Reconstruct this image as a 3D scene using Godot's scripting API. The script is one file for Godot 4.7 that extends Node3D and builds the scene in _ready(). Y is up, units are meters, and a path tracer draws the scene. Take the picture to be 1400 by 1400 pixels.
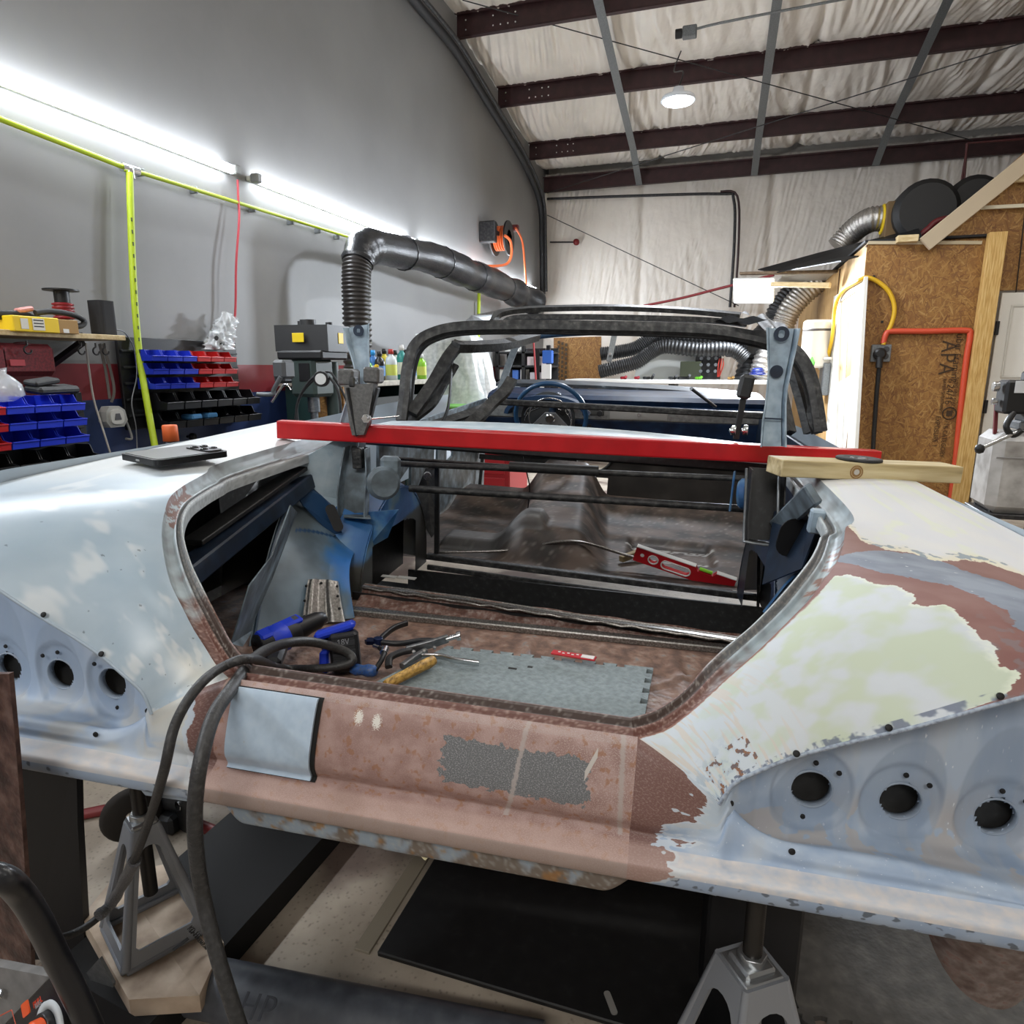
extends Node3D

const H := 1.32
var used := {}
var TC := Transform3D(Basis(Vector3(0.991403, -0.047978, -0.121729), Vector3(0.047621, 0.998848, -0.005847), Vector3(0.121869, 0, 0.992546)), Vector3(-0.264705, 1.33281, 0.032502))
var M := {}

func V(x: float, y: float, z: float) -> Vector3: return Vector3(x, y, z)
func R(x: float, y: float, f: float) -> Vector3: return Vector3(x, y + H, -f)      # room, measured from the eye
func K(x: float, y: float, f: float) -> Vector3: return Vector3(x, y, -f)          # car frame
func P2(x: float, y: float) -> Vector2: return Vector2(x, y)
func carw(list: Array) -> Array: return list.map(func(p): return TC * p)

# ---------------------------------------------------------------- naming and tree
func numbered(n: String) -> String:
	if not used.has(n):
		used[n] = 0
		return n
	used[n] += 1
	return "%s_%03d" % [n, used[n]]

func tag(o: Node3D, label: String, category: String, group := "") -> Node3D:
	o.set_meta("label", label)
	o.set_meta("category", category)
	if group: o.set_meta("group", group)
	return o

func thing(called: String, label: String, category: String, at := Vector3.ZERO, group := "") -> Node3D:
	var o = Node3D.new()
	o.name = numbered(called)
	add_child(o)
	o.position = at
	return tag(o, label, category, group)

func part(called: String, st, m: Material, parent: Node3D, label := "") -> MeshInstance3D:
	var o = MeshInstance3D.new()
	o.name = called
	o.mesh = fin(st) if st is SurfaceTool else st
	o.material_override = m
	parent.add_child(o, true)
	if label: o.set_meta("label", label)
	return o

func solo(called: String, st: SurfaceTool, m: Material, label: String, category: String, group := "") -> MeshInstance3D:
	st.generate_normals()
	var a = st.commit_to_arrays()
	var vs: PackedVector3Array = a[Mesh.ARRAY_VERTEX]
	var lo = vs[0]
	var hi = vs[0]
	for v in vs:
		lo = lo.min(v)
		hi = hi.max(v)
	var base = Vector3((lo.x + hi.x) / 2, lo.y, (lo.z + hi.z) / 2)
	for i in vs.size(): vs[i] -= base
	a[Mesh.ARRAY_VERTEX] = vs
	var am = ArrayMesh.new()
	am.add_surface_from_arrays(Mesh.PRIMITIVE_TRIANGLES, a)
	var o = MeshInstance3D.new()
	o.name = numbered(called)
	o.mesh = am
	o.material_override = m
	add_child(o)
	o.position = base
	tag(o, label, category, group)
	return o

func struct(called: String, st, m: Material) -> MeshInstance3D:
	var o = part(numbered(called), st, m, self)
	o.set_meta("kind", "structure")
	return o

# parts built in world coordinates under a thing at "at": shift so that they stay put
func wpart(called: String, st, m: Material, parent: Node3D, label := "") -> MeshInstance3D:
	var o = part(called, st, m, parent, label)
	o.transform = parent.global_transform.affine_inverse()
	return o

func cut(poly) -> PackedInt32Array:     # triangles of a polygon; in millimetres, as tiny areas are dropped
	var p = PackedVector2Array()
	for v in poly: p.append(v * 1000.0)
	return Geometry2D.triangulate_polygon(p)

# ---------------------------------------------------------------- mesh helpers
func S() -> SurfaceTool:
	var st = SurfaceTool.new()
	st.begin(Mesh.PRIMITIVE_TRIANGLES)
	return st

func fin(st: SurfaceTool) -> ArrayMesh:
	st.generate_normals()
	st.index()
	return st.commit()

func tri(st: SurfaceTool, a: Vector3, b: Vector3, c: Vector3) -> void:
	st.add_vertex(a); st.add_vertex(b); st.add_vertex(c)

func quad(st: SurfaceTool, a: Vector3, b: Vector3, c: Vector3, d: Vector3) -> void:
	st.set_smooth_group(-1)
	tri(st, a, b, c); tri(st, a, c, d)

# box with chamfered edges
func box(st: SurfaceTool, t: Transform3D, size: Vector3, bev := 0.0) -> SurfaceTool:
	var h = size / 2
	st.set_smooth_group(-1)
	var b = minf(bev, minf(h.x, minf(h.y, h.z)) * 0.9)
	for ax in 3:
		var u = (ax + 1) % 3
		var v = (ax + 2) % 3
		for s in [-1.0, 1.0]:
			var q = []
			for k in [[-1, -1], [1, -1], [1, 1], [-1, 1]]:
				var p = Vector3.ZERO
				p[ax] = s * h[ax]
				p[u] = k[0] * (h[u] - b)
				p[v] = k[1] * (h[v] - b)
				q.append(t * p)
			if s > 0: quad(st, q[0], q[3], q[2], q[1])
			else: quad(st, q[0], q[1], q[2], q[3])
	if b > 0:
		for ax in 3:
			var u = (ax + 1) % 3
			var v = (ax + 2) % 3
			for su in [-1.0, 1.0]:
				for sv in [-1.0, 1.0]:
					var q = []
					for k in [[-1, 0], [1, 0], [1, 1], [-1, 1]]:
						var p = Vector3.ZERO
						p[ax] = k[0] * (h[ax] - b)
						p[u] = su * (h[u] - (b if k[1] else 0.0))
						p[v] = sv * (h[v] - (0.0 if k[1] else b))
						q.append(t * p)
					if su * sv > 0: quad(st, q[0], q[3], q[2], q[1])
					else: quad(st, q[0], q[1], q[2], q[3])
		for sx in [-1.0, 1.0]:
			for sy in [-1.0, 1.0]:
				for sz in [-1.0, 1.0]:
					var a = t * Vector3(sx * h.x, sy * (h.y - b), sz * (h.z - b))
					var c = t * Vector3(sx * (h.x - b), sy * h.y, sz * (h.z - b))
					var d = t * Vector3(sx * (h.x - b), sy * (h.y - b), sz * h.z)
					if sx * sy * sz > 0: tri(st, a, d, c)
					else: tri(st, a, c, d)
	return st

func at(p: Vector3, rot := Vector3.ZERO) -> Transform3D:
	return Transform3D(Basis.from_euler(rot * PI / 180.0), p)

# basis whose y runs along d
func along(p: Vector3, d: Vector3, hint := Vector3.UP) -> Transform3D:
	var y = d.normalized()
	var h = hint if absf(y.dot(hint.normalized())) < 0.98 else Vector3(1, 0, 0.01)
	var x = y.cross(h).normalized()
	return Transform3D(Basis(x, y, x.cross(y)), p)

# a bar of rectangular section between two points: w across, t in the direction of hint
func beam(st: SurfaceTool, a: Vector3, b: Vector3, w: float, t: float, hint := Vector3.UP, bev := 0.002) -> SurfaceTool:
	return box(st, along((a + b) / 2, b - a, hint), Vector3(w, a.distance_to(b), t), bev)

func bend(pts: Array, k := 6) -> Array:      # Catmull-Rom through points
	var out = []
	var n = pts.size()
	for i in n - 1:
		var a = pts[maxi(i - 1, 0)]
		var b = pts[i]
		var c = pts[i + 1]
		var d = pts[mini(i + 2, n - 1)]
		for j in k:
			var t = float(j) / k
			out.append(0.5 * (2 * b + (c - a) * t + (2 * a - 5 * b + 4 * c - d) * t * t + (3 * b - a - 3 * c + d) * t * t * t))
	out.append(pts[n - 1])
	return out

func frames(pts: Array, hint := Vector3.UP) -> Array:
	var fr = []
	var nrm = Vector3.ZERO
	for i in pts.size():
		var d: Vector3 = (pts[mini(i + 1, pts.size() - 1)] - pts[maxi(i - 1, 0)]).normalized()
		if i == 0:
			nrm = hint - d * hint.dot(d)
			if nrm.length() < 0.05: nrm = Vector3(1, 0, 0.3) - d * Vector3(1, 0, 0.3).dot(d)
		else: nrm = nrm - d * nrm.dot(d)
		nrm = nrm.normalized()
		fr.append([nrm, d.cross(nrm).normalized()])
	return fr

# round tube along points; r is a number or an array with one radius per point
func tube(st: SurfaceTool, pts: Array, r, n := 10, caps := true) -> SurfaceTool:
	var fr = frames(pts)
	var rings = []
	for i in pts.size():
		var rr: float = r[i] if r is Array else r
		var ring = []
		for j in n:
			var a = TAU * j / n
			ring.append(pts[i] + (fr[i][0] * cos(a) + fr[i][1] * sin(a)) * rr)
		rings.append(ring)
	st.set_smooth_group(1)
	for i in pts.size() - 1:
		for j in n:
			var k = (j + 1) % n
			tri(st, rings[i][j], rings[i + 1][k], rings[i][k]); tri(st, rings[i][j], rings[i + 1][j], rings[i + 1][k])
	if caps:
		st.set_smooth_group(-1)
		for e in [0, pts.size() - 1]:
			for j in range(1, n - 1):
				if e == 0: tri(st, rings[e][0], rings[e][j], rings[e][j + 1])
				else: tri(st, rings[e][0], rings[e][j + 1], rings[e][j])
	return st

# any closed section (Array of Vector2: x along the hint normal, y across) swept along points
func sweep(st: SurfaceTool, pts: Array, sec: Array, hint := Vector3.UP, closed := true, smooth := false, caps := true) -> SurfaceTool:
	var fr = frames(pts, hint)
	var n = sec.size()
	st.set_smooth_group(1 if smooth else -1)
	for i in pts.size() - 1:
		for j in (n if closed else n - 1):
			var k = (j + 1) % n
			var a: Vector3 = pts[i] + fr[i][0] * sec[j].x + fr[i][1] * sec[j].y
			var b: Vector3 = pts[i] + fr[i][0] * sec[k].x + fr[i][1] * sec[k].y
			var c: Vector3 = pts[i + 1] + fr[i + 1][0] * sec[k].x + fr[i + 1][1] * sec[k].y
			var d: Vector3 = pts[i + 1] + fr[i + 1][0] * sec[j].x + fr[i + 1][1] * sec[j].y
			tri(st, a, c, b); tri(st, a, d, c)
	if closed and caps:
		st.set_smooth_group(-1)
		var idx = cut(sec)
		for e in [0, pts.size() - 1]:
			for q in range(0, idx.size(), 3):
				var w = []
				for m in 3: w.append(pts[e] + fr[e][0] * sec[idx[q + m]].x + fr[e][1] * sec[idx[q + m]].y)
				tri(st, w[0], w[1], w[2])
	return st

# profile of Vector2(radius, height) turned about y
func lathe(st: SurfaceTool, prof: Array, t := Transform3D(), n := 20, smooth := true) -> SurfaceTool:
	for i in prof.size() - 1:
		st.set_smooth_group(1 + i % 2 if not smooth else 1)
		for j in n:
			var q = []
			for e in [[i, j], [i + 1, j], [i + 1, j + 1], [i, j + 1]]:
				var a = TAU * (e[1] % n) / n
				q.append(t * Vector3(prof[e[0]].x * cos(a), prof[e[0]].y, prof[e[0]].x * sin(a)))
			if prof[i].x > 0: tri(st, q[0], q[2], q[3])
			if prof[i + 1].x > 0: tri(st, q[0], q[1], q[2])
	return st

func cyl(st: SurfaceTool, p: Vector3, d: Vector3, r: float, h: float, n := 16, bev := 0.0) -> SurfaceTool:
	var b = bev if bev else minf(r, h) * 0.06
	return lathe(st, [P2(0, 0), P2(r - b, 0), P2(r, b), P2(r, h - b), P2(r - b, h), P2(0, h)], along(p, d), n, false)

# polygon (with optional holes) in the xy plane of t, thick along +z
func prism(st: SurfaceTool, poly: Array, depth: float, t := Transform3D(), holes := []) -> SurfaceTool:
	var outer = PackedVector2Array(poly)
	if Geometry2D.is_polygon_clockwise(outer): outer.reverse()
	var loops = [outer]
	var all = outer
	for h in holes:
		var hp = PackedVector2Array(h)
		if not Geometry2D.is_polygon_clockwise(hp): hp.reverse()
		loops.append(hp)
		var best = [INF, 0, 0]
		for i in all.size():
			for j in hp.size():
				var dd = all[i].distance_squared_to(hp[j])
				if dd < best[0]: best = [dd, i, j]
		var m = PackedVector2Array()
		for i in best[1] + 1: m.append(all[i])
		for j in hp.size() + 1: m.append(hp[(best[2] + j) % hp.size()])
		for i in range(best[1], all.size()): m.append(all[i])
		all = m
	var idx = cut(all)
	st.set_smooth_group(-1)
	for q in range(0, idx.size(), 3):
		var a = all[idx[q]]
		var b = all[idx[q + 1]]
		var c = all[idx[q + 2]]
		if (b - a).cross(c - a) < 0:
			var s = b
			b = c
			c = s
		tri(st, t * V(a.x, a.y, depth), t * V(c.x, c.y, depth), t * V(b.x, b.y, depth))
		tri(st, t * V(a.x, a.y, 0), t * V(b.x, b.y, 0), t * V(c.x, c.y, 0))
	for l in loops:
		for i in l.size():
			var a: Vector2 = l[i]
			var b: Vector2 = l[(i + 1) % l.size()]
			quad(st, t * V(a.x, a.y, 0), t * V(a.x, a.y, depth), t * V(b.x, b.y, depth), t * V(b.x, b.y, 0))
	return st

func rrect(w: float, h: float, r: float, n := 4, c := Vector2.ZERO) -> Array:
	var out = []
	for q in 4:
		var o = Vector2((w / 2 - r) * [1, -1, -1, 1][q], (h / 2 - r) * [1, 1, -1, -1][q])
		for i in n + 1:
			out.append(c + o + Vector2.from_angle(PI / 2 * (q + float(i) / n)) * r)
	return out

func disc(r: float, n := 16, c := Vector2.ZERO) -> Array:
	return range(n).map(func(i): return c + Vector2.from_angle(TAU * i / n) * r)

# surface patch from a function of (u, v); skip(i, j) leaves a cell out
func grid(st: SurfaceTool, nu: int, nv: int, f: Callable, skip = null, flip := false) -> SurfaceTool:
	var p = []
	for i in nu + 1:
		var row = PackedVector3Array()
		for j in nv + 1: row.append(f.call(float(i) / nu, float(j) / nv))
		p.append(row)
	st.set_smooth_group(1)
	for i in nu:
		for j in nv:
			if skip != null and skip.call(p[i][j], p[i + 1][j + 1]): continue
			var q = [[i, j], [i + 1, j], [i + 1, j + 1], [i, j + 1]]
			if flip: q.reverse()
			for k in [0, 2, 1, 0, 3, 2]:
				st.set_uv(Vector2(float(q[k][0]) / nu, float(q[k][1]) / nv))
				st.add_vertex(p[q[k][0]][q[k][1]])
	return st

# sheet between two faces of a patch
func sheet(st: SurfaceTool, nu: int, nv: int, f: Callable, t: Vector3) -> SurfaceTool:
	grid(st, nu, nv, f)
	grid(st, nu, nv, func(u, v): return f.call(u, v) + t, null, true)
	st.set_smooth_group(-1)
	for i in nu:
		for v in [0.0, 1.0]:
			var a: Vector3 = f.call(float(i) / nu, v)
			var b: Vector3 = f.call(float(i + 1) / nu, v)
			quad(st, a, b, b + t, a + t)
	for j in nv:
		for u in [0.0, 1.0]:
			var a: Vector3 = f.call(u, float(j) / nv)
			var b: Vector3 = f.call(u, float(j + 1) / nv)
			quad(st, a, b, b + t, a + t)
	return st

# flat plate given by its corner points in order (planar or nearly so), thickness t along the normal
func plate(st: SurfaceTool, pts: Array, t: float) -> SurfaceTool:
	var n = Vector3.ZERO
	for i in range(1, pts.size() - 1): n += (pts[i] - pts[0]).cross(pts[i + 1] - pts[0])
	n = n.normalized()
	var c: Vector3 = pts[0]
	var x: Vector3 = (pts[1] - pts[0]).normalized()
	var y = n.cross(x).normalized()
	var poly = PackedVector2Array()
	for p in pts: poly.append(Vector2((p - c).dot(x), (p - c).dot(y)))
	var idx = cut(poly)
	st.set_smooth_group(-1)
	for q in range(0, idx.size(), 3):
		tri(st, pts[idx[q]], pts[idx[q + 1]], pts[idx[q + 2]])
		tri(st, pts[idx[q]] + n * t, pts[idx[q + 2]] + n * t, pts[idx[q + 1]] + n * t)
	for i in pts.size():
		var a: Vector3 = pts[i]
		var b: Vector3 = pts[(i + 1) % pts.size()]
		quad(st, a, b, b + n * t, a + n * t)
	return st

func lerpc(c: Array, t: float):      # piecewise linear through an Array of [t, value]
	for i in range(1, c.size()):
		if t <= c[i][0]:
			var k = (t - c[i - 1][0]) / (c[i][0] - c[i - 1][0])
			return c[i - 1][1] + (c[i][1] - c[i - 1][1]) * clampf(k, 0, 1)
	return c[c.size() - 1][1]

func cr(p: Array, t: float):          # Catmull-Rom over evenly spaced points, t 0..1
	var n = p.size() - 1
	var x = clampf(t, 0, 1) * n
	var i = mini(int(x), n - 1)
	x -= i
	var a = p[maxi(i - 1, 0)]
	var b = p[i]
	var c = p[i + 1]
	var d = p[mini(i + 2, n)]
	return 0.5 * (2 * b + (c - a) * x + (2 * a - 5 * b + 4 * c - d) * x * x + (3 * b - a - 3 * c + d) * x * x * x)

# ---------------------------------------------------------------- materials
func C(hex: String) -> Color: return Color(hex)

func noise(freq: float, type := FastNoiseLite.TYPE_SIMPLEX_SMOOTH, oct := 4, sd := 1) -> FastNoiseLite:
	var n = FastNoiseLite.new()
	n.noise_type = type
	n.frequency = freq
	n.fractal_octaves = oct
	n.seed = sd
	return n

func ramp(cols: Array) -> Gradient:
	var g = Gradient.new()
	var off = PackedFloat32Array()
	var cs = PackedColorArray()
	for c in cols:
		off.append(c[0])
		cs.append(Color(c[1]))
	g.offsets = off
	g.colors = cs
	return g

func ntex(n: FastNoiseLite, cols: Array, size := 256) -> NoiseTexture2D:
	var t = NoiseTexture2D.new()
	t.width = size
	t.height = size
	t.seamless = true
	t.noise = n
	t.color_ramp = ramp(cols)
	return t

func plain(col: String, rough := 0.6, metal := 0.0) -> StandardMaterial3D:
	var m = StandardMaterial3D.new()
	m.albedo_color = Color(col)
	m.roughness = rough
	m.metallic = metal
	return m

# mottled surface, mapped on the object's own axes; scale = metres per repeat
func mottled(cols: Array, freq: float, metres: float, rough := 0.6, metal := 0.0, sd := 1, bump := 0.0, stretch := Vector3.ONE, world := false) -> StandardMaterial3D:
	var m = plain("ffffff", rough, metal)
	m.albedo_texture = ntex(noise(freq * 2.0, FastNoiseLite.TYPE_SIMPLEX_SMOOTH, 5, sd), cols)
	m.uv1_triplanar = true
	m.uv1_world_triplanar = world
	m.uv1_scale = Vector3.ONE / metres * stretch
	if bump > 0:
		var t = NoiseTexture2D.new()
		t.width = 256
		t.height = 256
		t.seamless = true
		t.noise = noise(freq * 5.0, FastNoiseLite.TYPE_SIMPLEX_SMOOTH, 4, sd + 7)
		t.as_normal_map = true
		t.bump_strength = 4.0
		m.normal_enabled = true
		m.normal_texture = t
		m.normal_scale = bump
	return m

func glow(col: String, e: float) -> StandardMaterial3D:
	var m = plain(col, 0.5)
	m.emission_enabled = true
	m.emission = Color(col)
	m.emission_energy_multiplier = e
	return m

func imgmat(im: Image, rough := 0.6, metal := 0.0) -> StandardMaterial3D:
	var m = plain("ffffff", rough, metal)
	m.albedo_texture = ImageTexture.create_from_image(im)
	m.texture_repeat = false
	return m

func smooth01(a: float, b: float, x: float) -> float: return smoothstep(a, b, x)

func words(called: String, text: String, height: float, t: Transform3D, m: Material, parent: Node3D, font := "Droid Sans", depth := 0.0015) -> MeshInstance3D:
	var tm = TextMesh.new()
	var f = SystemFont.new()
	f.font_names = PackedStringArray([font])
	tm.font = f
	tm.text = text
	tm.font_size = 64
	tm.pixel_size = height / 48.0
	tm.depth = depth
	tm.curve_step = 4.0
	var o = MeshInstance3D.new()
	o.name = called
	o.mesh = tm
	o.material_override = m
	parent.add_child(o, true)
	o.transform = parent.global_transform.affine_inverse() * t
	return o

# ---------------------------------------------------------------- start
func _ready() -> void:
	var cam = Camera3D.new()
	cam.name = "camera"
	cam.fov = 75.02
	cam.near = 0.02
	cam.transform = Transform3D(Basis(V(0.950805, 0, -0.30979), V(-0.065409, 0.977456, -0.200752), V(0.302806, 0.211139, 0.92937)), V(0, H, 0))
	add_child(cam)
	cam.current = true
	var env = Environment.new()
	env.background_mode = Environment.BG_COLOR
	env.background_color = C("05060a")
	env.tonemap_mode = Environment.TONE_MAPPER_LINEAR
	env.tonemap_exposure = 1.16
	env.sdfgi_enabled = true
	env.ssao_enabled = true
	env.ssil_enabled = true
	var we = WorldEnvironment.new()
	we.name = "world"
	we.environment = env
	add_child(we)
	# the lamps over and behind the spot where the photographer stands
	shop_light(R(0.0, 2.5, 0.2), 0.15, 0.7, "long white shop light hung left of the photographer's head")
	shop_light(R(2.2, 2.6, 0.9), -0.1, 0.5, "long white shop light hung above the right rear wing")
	shop_light(R(0.2, 3.0, 3.0), 0.1, 1.3, "long white shop light hung above the stripped roof frame")
	shop_light(R(3.2, 2.95, 4.4), 0.0, 2.2, "long white shop light hung in front of the booth")
	shop_light(R(1.0, 3.1, 4.6), 0.0, 3.0, "long white shop light hung above the dashboard")
	back_light(R(0.1, 2.7, -3.0), 7.5)
	materials()
	shell()
	ceiling()
	wall_lamps()
	left_wall()
	far_end()
	booth()
	car()
	bench_top()
	trunk_tools()
	under_car()
	foreground()

func back_light(p: Vector3, e: float) -> void:
	var t = thing("ceiling_light", "broad white lamp hung high behind the photographer", "light", p)
	var s = S()
	box(s, at(Vector3.ZERO), V(2.4, .46, .05), .01)
	part("housing", s, plain("e8e8e6", 0.5), t)
	s = S()
	box(s, at(V(0, 0, -.03)), V(2.3, .4, .02), .006)
	part("diffuser", s, glow("f6fbff", 4.0), t)
	var l = AreaLight3D.new()
	l.name = "lamp"
	l.area_size = Vector2(2.3, 0.4)
	l.light_color = C("fffaf3")
	l.light_energy = e
	l.shadow_enabled = true
	t.add_child(l)
	l.position = V(0, 0, -.06)
	t.rotation.x = -.65
	s = S()
	for x in [-1.0, 1.0]: tube(s, [V(x, .1, 0), V(x, 1.2, .9)], .004, 6)
	part("chain", s, plain("777777", 0.4, 0.8), t)

func shop_light(p: Vector3, yaw: float, energy: float, label: String) -> void:
	var t = thing("ceiling_light", label, "light", p)
	t.rotation.y = yaw
	var s = S()
	box(s, at(V(0, 0.05, 0)), V(1.25, 0.06, 0.16), 0.01)
	part("housing", s, plain("e8e8e6", 0.5), t)
	s = S()
	box(s, at(V(0, 0.0, 0)), V(1.2, 0.03, 0.13), 0.01)
	part("diffuser", s, glow("f6fbff", 4.0), t)
	s = S()
	for x in [-0.5, 0.5]: tube(s, [V(x, 0.08, 0), V(x, 1.0, 0)], 0.003, 6)
	part("chain", s, plain("777777", 0.4, 0.8), t)
	var l = AreaLight3D.new()
	l.name = "lamp"
	l.area_size = Vector2(1.2, 0.3)
	l.light_color = C("fffaf3")
	l.light_energy = energy
	l.shadow_enabled = true
	t.add_child(l)
	l.position = V(0, -0.03, 0)
	l.rotation.x = -PI / 2


func materials() -> void:
	M.grey_wall = mottled([[0.0, "7b7b7b"], [0.5, "818181"], [1.0, "878786"]], 0.006, 4.0, 0.5)
	M.red_wall = mottled([[0.0, "6f1a22"], [0.5, "7c1f28"], [1.0, "87262e"]], 0.01, 1.5, 0.5)
	M.blue_wall = mottled([[0.0, "1c2c54"], [0.5, "22345f"], [1.0, "293d6b"]], 0.01, 1.5, 0.45)
	M.vinyl = mottled([[0.0, "e3dcd3"], [0.5, "e9e2d9"], [1.0, "efe8df"]], 0.01, 2.0, 0.42, 0.0, 3, 0.15)
	M.steel_red = mottled([[0.0, "2c1719"], [0.5, "361d1f"], [1.0, "422528"]], 0.012, 0.9, 0.5)
	M.concrete = mottled([[0.0, "6b6156"], [0.35, "8c8275"], [0.6, "a0968a"], [1.0, "b4aa9c"]], 0.012, 1.6, 0.75, 0.0, 5, 0.3)
	M.black = plain("101012", 0.45)
	M.dull_black = mottled([[0.0, "101112"], [0.7, "1f2021"], [1.0, "3a3a3a"]], 0.02, 0.3, 0.55, 0.0, 59)
	M.rubber = mottled([[0.0, "161617"], [1.0, "28282a"]], 0.03, 0.3, 0.6)
	M.chrome = plain("d0d2d4", 0.18, 1.0)
	M.steel = mottled([[0.0, "6d6f72"], [1.0, "9a9c9f"]], 0.03, 0.25, 0.35, 0.9)
	M.dark_steel = mottled([[0.0, "2a2a2c"], [0.6, "3b3b3d"], [1.0, "55534f"]], 0.02, 0.4, 0.45, 0.5, 4)
	M.galv = mottled([[0.0, "6f7376"], [1.0, "8c9093"]], 0.03, 0.3, 0.4, 0.6)
	M.lime = plain("b8cf2a", 0.45)
	M.red_paint = mottled([[0.0, "a80e16"], [0.6, "bd131c"], [1.0, "c41a22"]], 0.01, 0.5, 0.28)
	M.orange = plain("e06a35", 0.5)
	M.wood = mottled([[0.0, "b39a6c"], [0.45, "cdb78a"], [0.75, "d8c59c"], [1.0, "c0a878"]], 0.02, 0.35, 0.7, 0.0, 9, 0.2, V(0.25, 1, 1))
	M.white_paint = plain("dcdcd8", 0.5)
	M.white_plastic = plain("d8d8d4", 0.4)
	M.grey_plastic = plain("8b8d8c", 0.5)
	M.yellow = plain("e8c51a", 0.5)
	M.osb = osb_material()

func osb_material() -> StandardMaterial3D:
	var rng = RandomNumberGenerator.new()
	rng.seed = 11
	var n = 1024
	var im = Image.create(n, n, false, Image.FORMAT_RGB8)
	im.fill(C("a5783f"))
	var cols = [C("b88a4a"), C("c79a58"), C("a3743a"), C("8a5c2b"), C("d2aa6a"), C("b08043"), C("94683a"), C("be9050")]
	for k in 1700:
		var c: Color = cols[rng.randi() % 8].lerp(C("b08549"), rng.randf() * 0.5)
		var p = Vector2(rng.randf() * n, rng.randf() * n)
		var a = rng.randfn(0.0, 0.9) + PI / 2
		var d = Vector2.from_angle(a)
		var ln = rng.randf_range(50, 130)
		var w = rng.randf_range(6, 20)
		for i in int(ln):
			var q = p + d * i
			var ww = w * (0.5 + 0.5 * sin(PI * (i + 1) / ln))
			im.fill_rect(Rect2i(posmod(int(q.x), n), posmod(int(q.y), n), maxi(1, int(ww * absf(d.y)) + 1), maxi(1, int(ww * absf(d.x)) + 1)), c)
	var m = plain("ffffff", 0.6)
	m.albedo_texture = ImageTexture.create_from_image(im)
	m.uv1_triplanar = true
	m.uv1_world_triplanar = true
	m.uv1_scale = Vector3.ONE / 0.85
	m.albedo_color = C("c8c0b4")
	return m

const XL := -3.0
const XR := 6.5
const FB := -4.5
const FF := 10.9
func roof(f: float) -> float: return 2.75 + 0.175 * (FF - f)

func shell() -> void:
	var s = S()
	box(s, at(R((XL + XR) / 2, -H - 0.1, (FB + FF) / 2)), V(XR - XL + 1, 0.2, FF - FB + 1))
	struct("floor", s, floor_material())
	for b in [[0.02, 5.9, "grey_wall"], [-0.155, 0.02, "red_wall"], [-H, -0.155, "blue_wall"]]:
		s = S()
		box(s, at(R(XL - 0.1, (b[0] + b[1]) / 2, (FB + FF) / 2)), V(0.2, b[1] - b[0], FF - FB + 0.4))
		struct("wall_left", s, M[b[2]])
	s = S()
	box(s, at(R(XR + 0.1, 2.2, (FB + FF) / 2)), V(0.2, 7.2, FF - FB + 0.4))
	struct("wall_right", s, M.vinyl)
	s = S()
	box(s, at(R((XL + XR) / 2, 2.2, FB - 0.1)), V(XR - XL + 0.4, 7.2, 0.2))
	struct("wall_back", s, M.vinyl)
	# far wall: faced insulation, puckered at the girts
	var nz = noise(1.0, FastNoiseLite.TYPE_SIMPLEX_SMOOTH, 2, 5)
	s = S()
	grid(s, 460, 60, func(u, v):
		var x = lerpf(XL, XR, u)
		var y = lerpf(-H, 2.95, v)
		var seam = absf(fposmod(x + 0.55, 1.83) - 0.915)
		var fan = nz.get_noise_2d(x * 26 - (y - 1.0) * 5.0 * signf(sin(x * 1.7)), y * 1.6)
		var d = 0.03 * fan * (0.25 + smooth01(0.2, 1.0, nz.get_noise_2d(x * 0.9, y * 0.7 + 40) * 2.0 + 0.4)) + 0.05 * exp(-seam * seam * 300) - 0.04 * sin(PI * clampf(fposmod(y + 0.4, 1.7) / 1.7, 0, 1))
		return R(x, y, FF + d))
	struct("wall_far", s, M.vinyl)
	s = S()
	box(s, at(R((XL + XR) / 2, 1.0, FF + 0.3)), V(XR - XL + 0.6, 4.8, 0.2))
	struct("wall_far", s, M.vinyl)

func floor_material() -> StandardMaterial3D:
	var n = 768
	var im = Image.create(n, n, false, Image.FORMAT_RGB8)
	var a = noise(0.011, FastNoiseLite.TYPE_SIMPLEX_SMOOTH, 5, 21)
	var b = noise(0.004, FastNoiseLite.TYPE_SIMPLEX_SMOOTH, 3, 8)
	var g = noise(0.35, FastNoiseLite.TYPE_SIMPLEX_SMOOTH, 2, 3)
	for y in n:
		for x in n:
			var c = C("b5a999").lerp(C("958a7c"), clampf(a.get_noise_2d(x, y) * 1.5 + 0.4, 0, 1))
			c = c.lerp(C("4d3c36"), smoothstep(0.08, 0.5, b.get_noise_2d(x, y) + a.get_noise_2d(x + 50, y) * 0.35) * 0.7)
			c = c.lerp(C("2c2724"), smoothstep(0.45, 0.7, g.get_noise_2d(x, y)) * 0.35)
			im.set_pixel(x, y, c)
	var m = plain("ffffff", 0.7)
	m.albedo_texture = ImageTexture.create_from_image(im)
	m.uv1_triplanar = true
	m.uv1_world_triplanar = true
	m.uv1_scale = Vector3.ONE / 3.1
	return m

var purlins := [10.74, 9.95, 8.6, 7.3, 5.95, 4.6, 3.25, 1.9, 0.55, -0.8, -2.15, -3.5]

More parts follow.
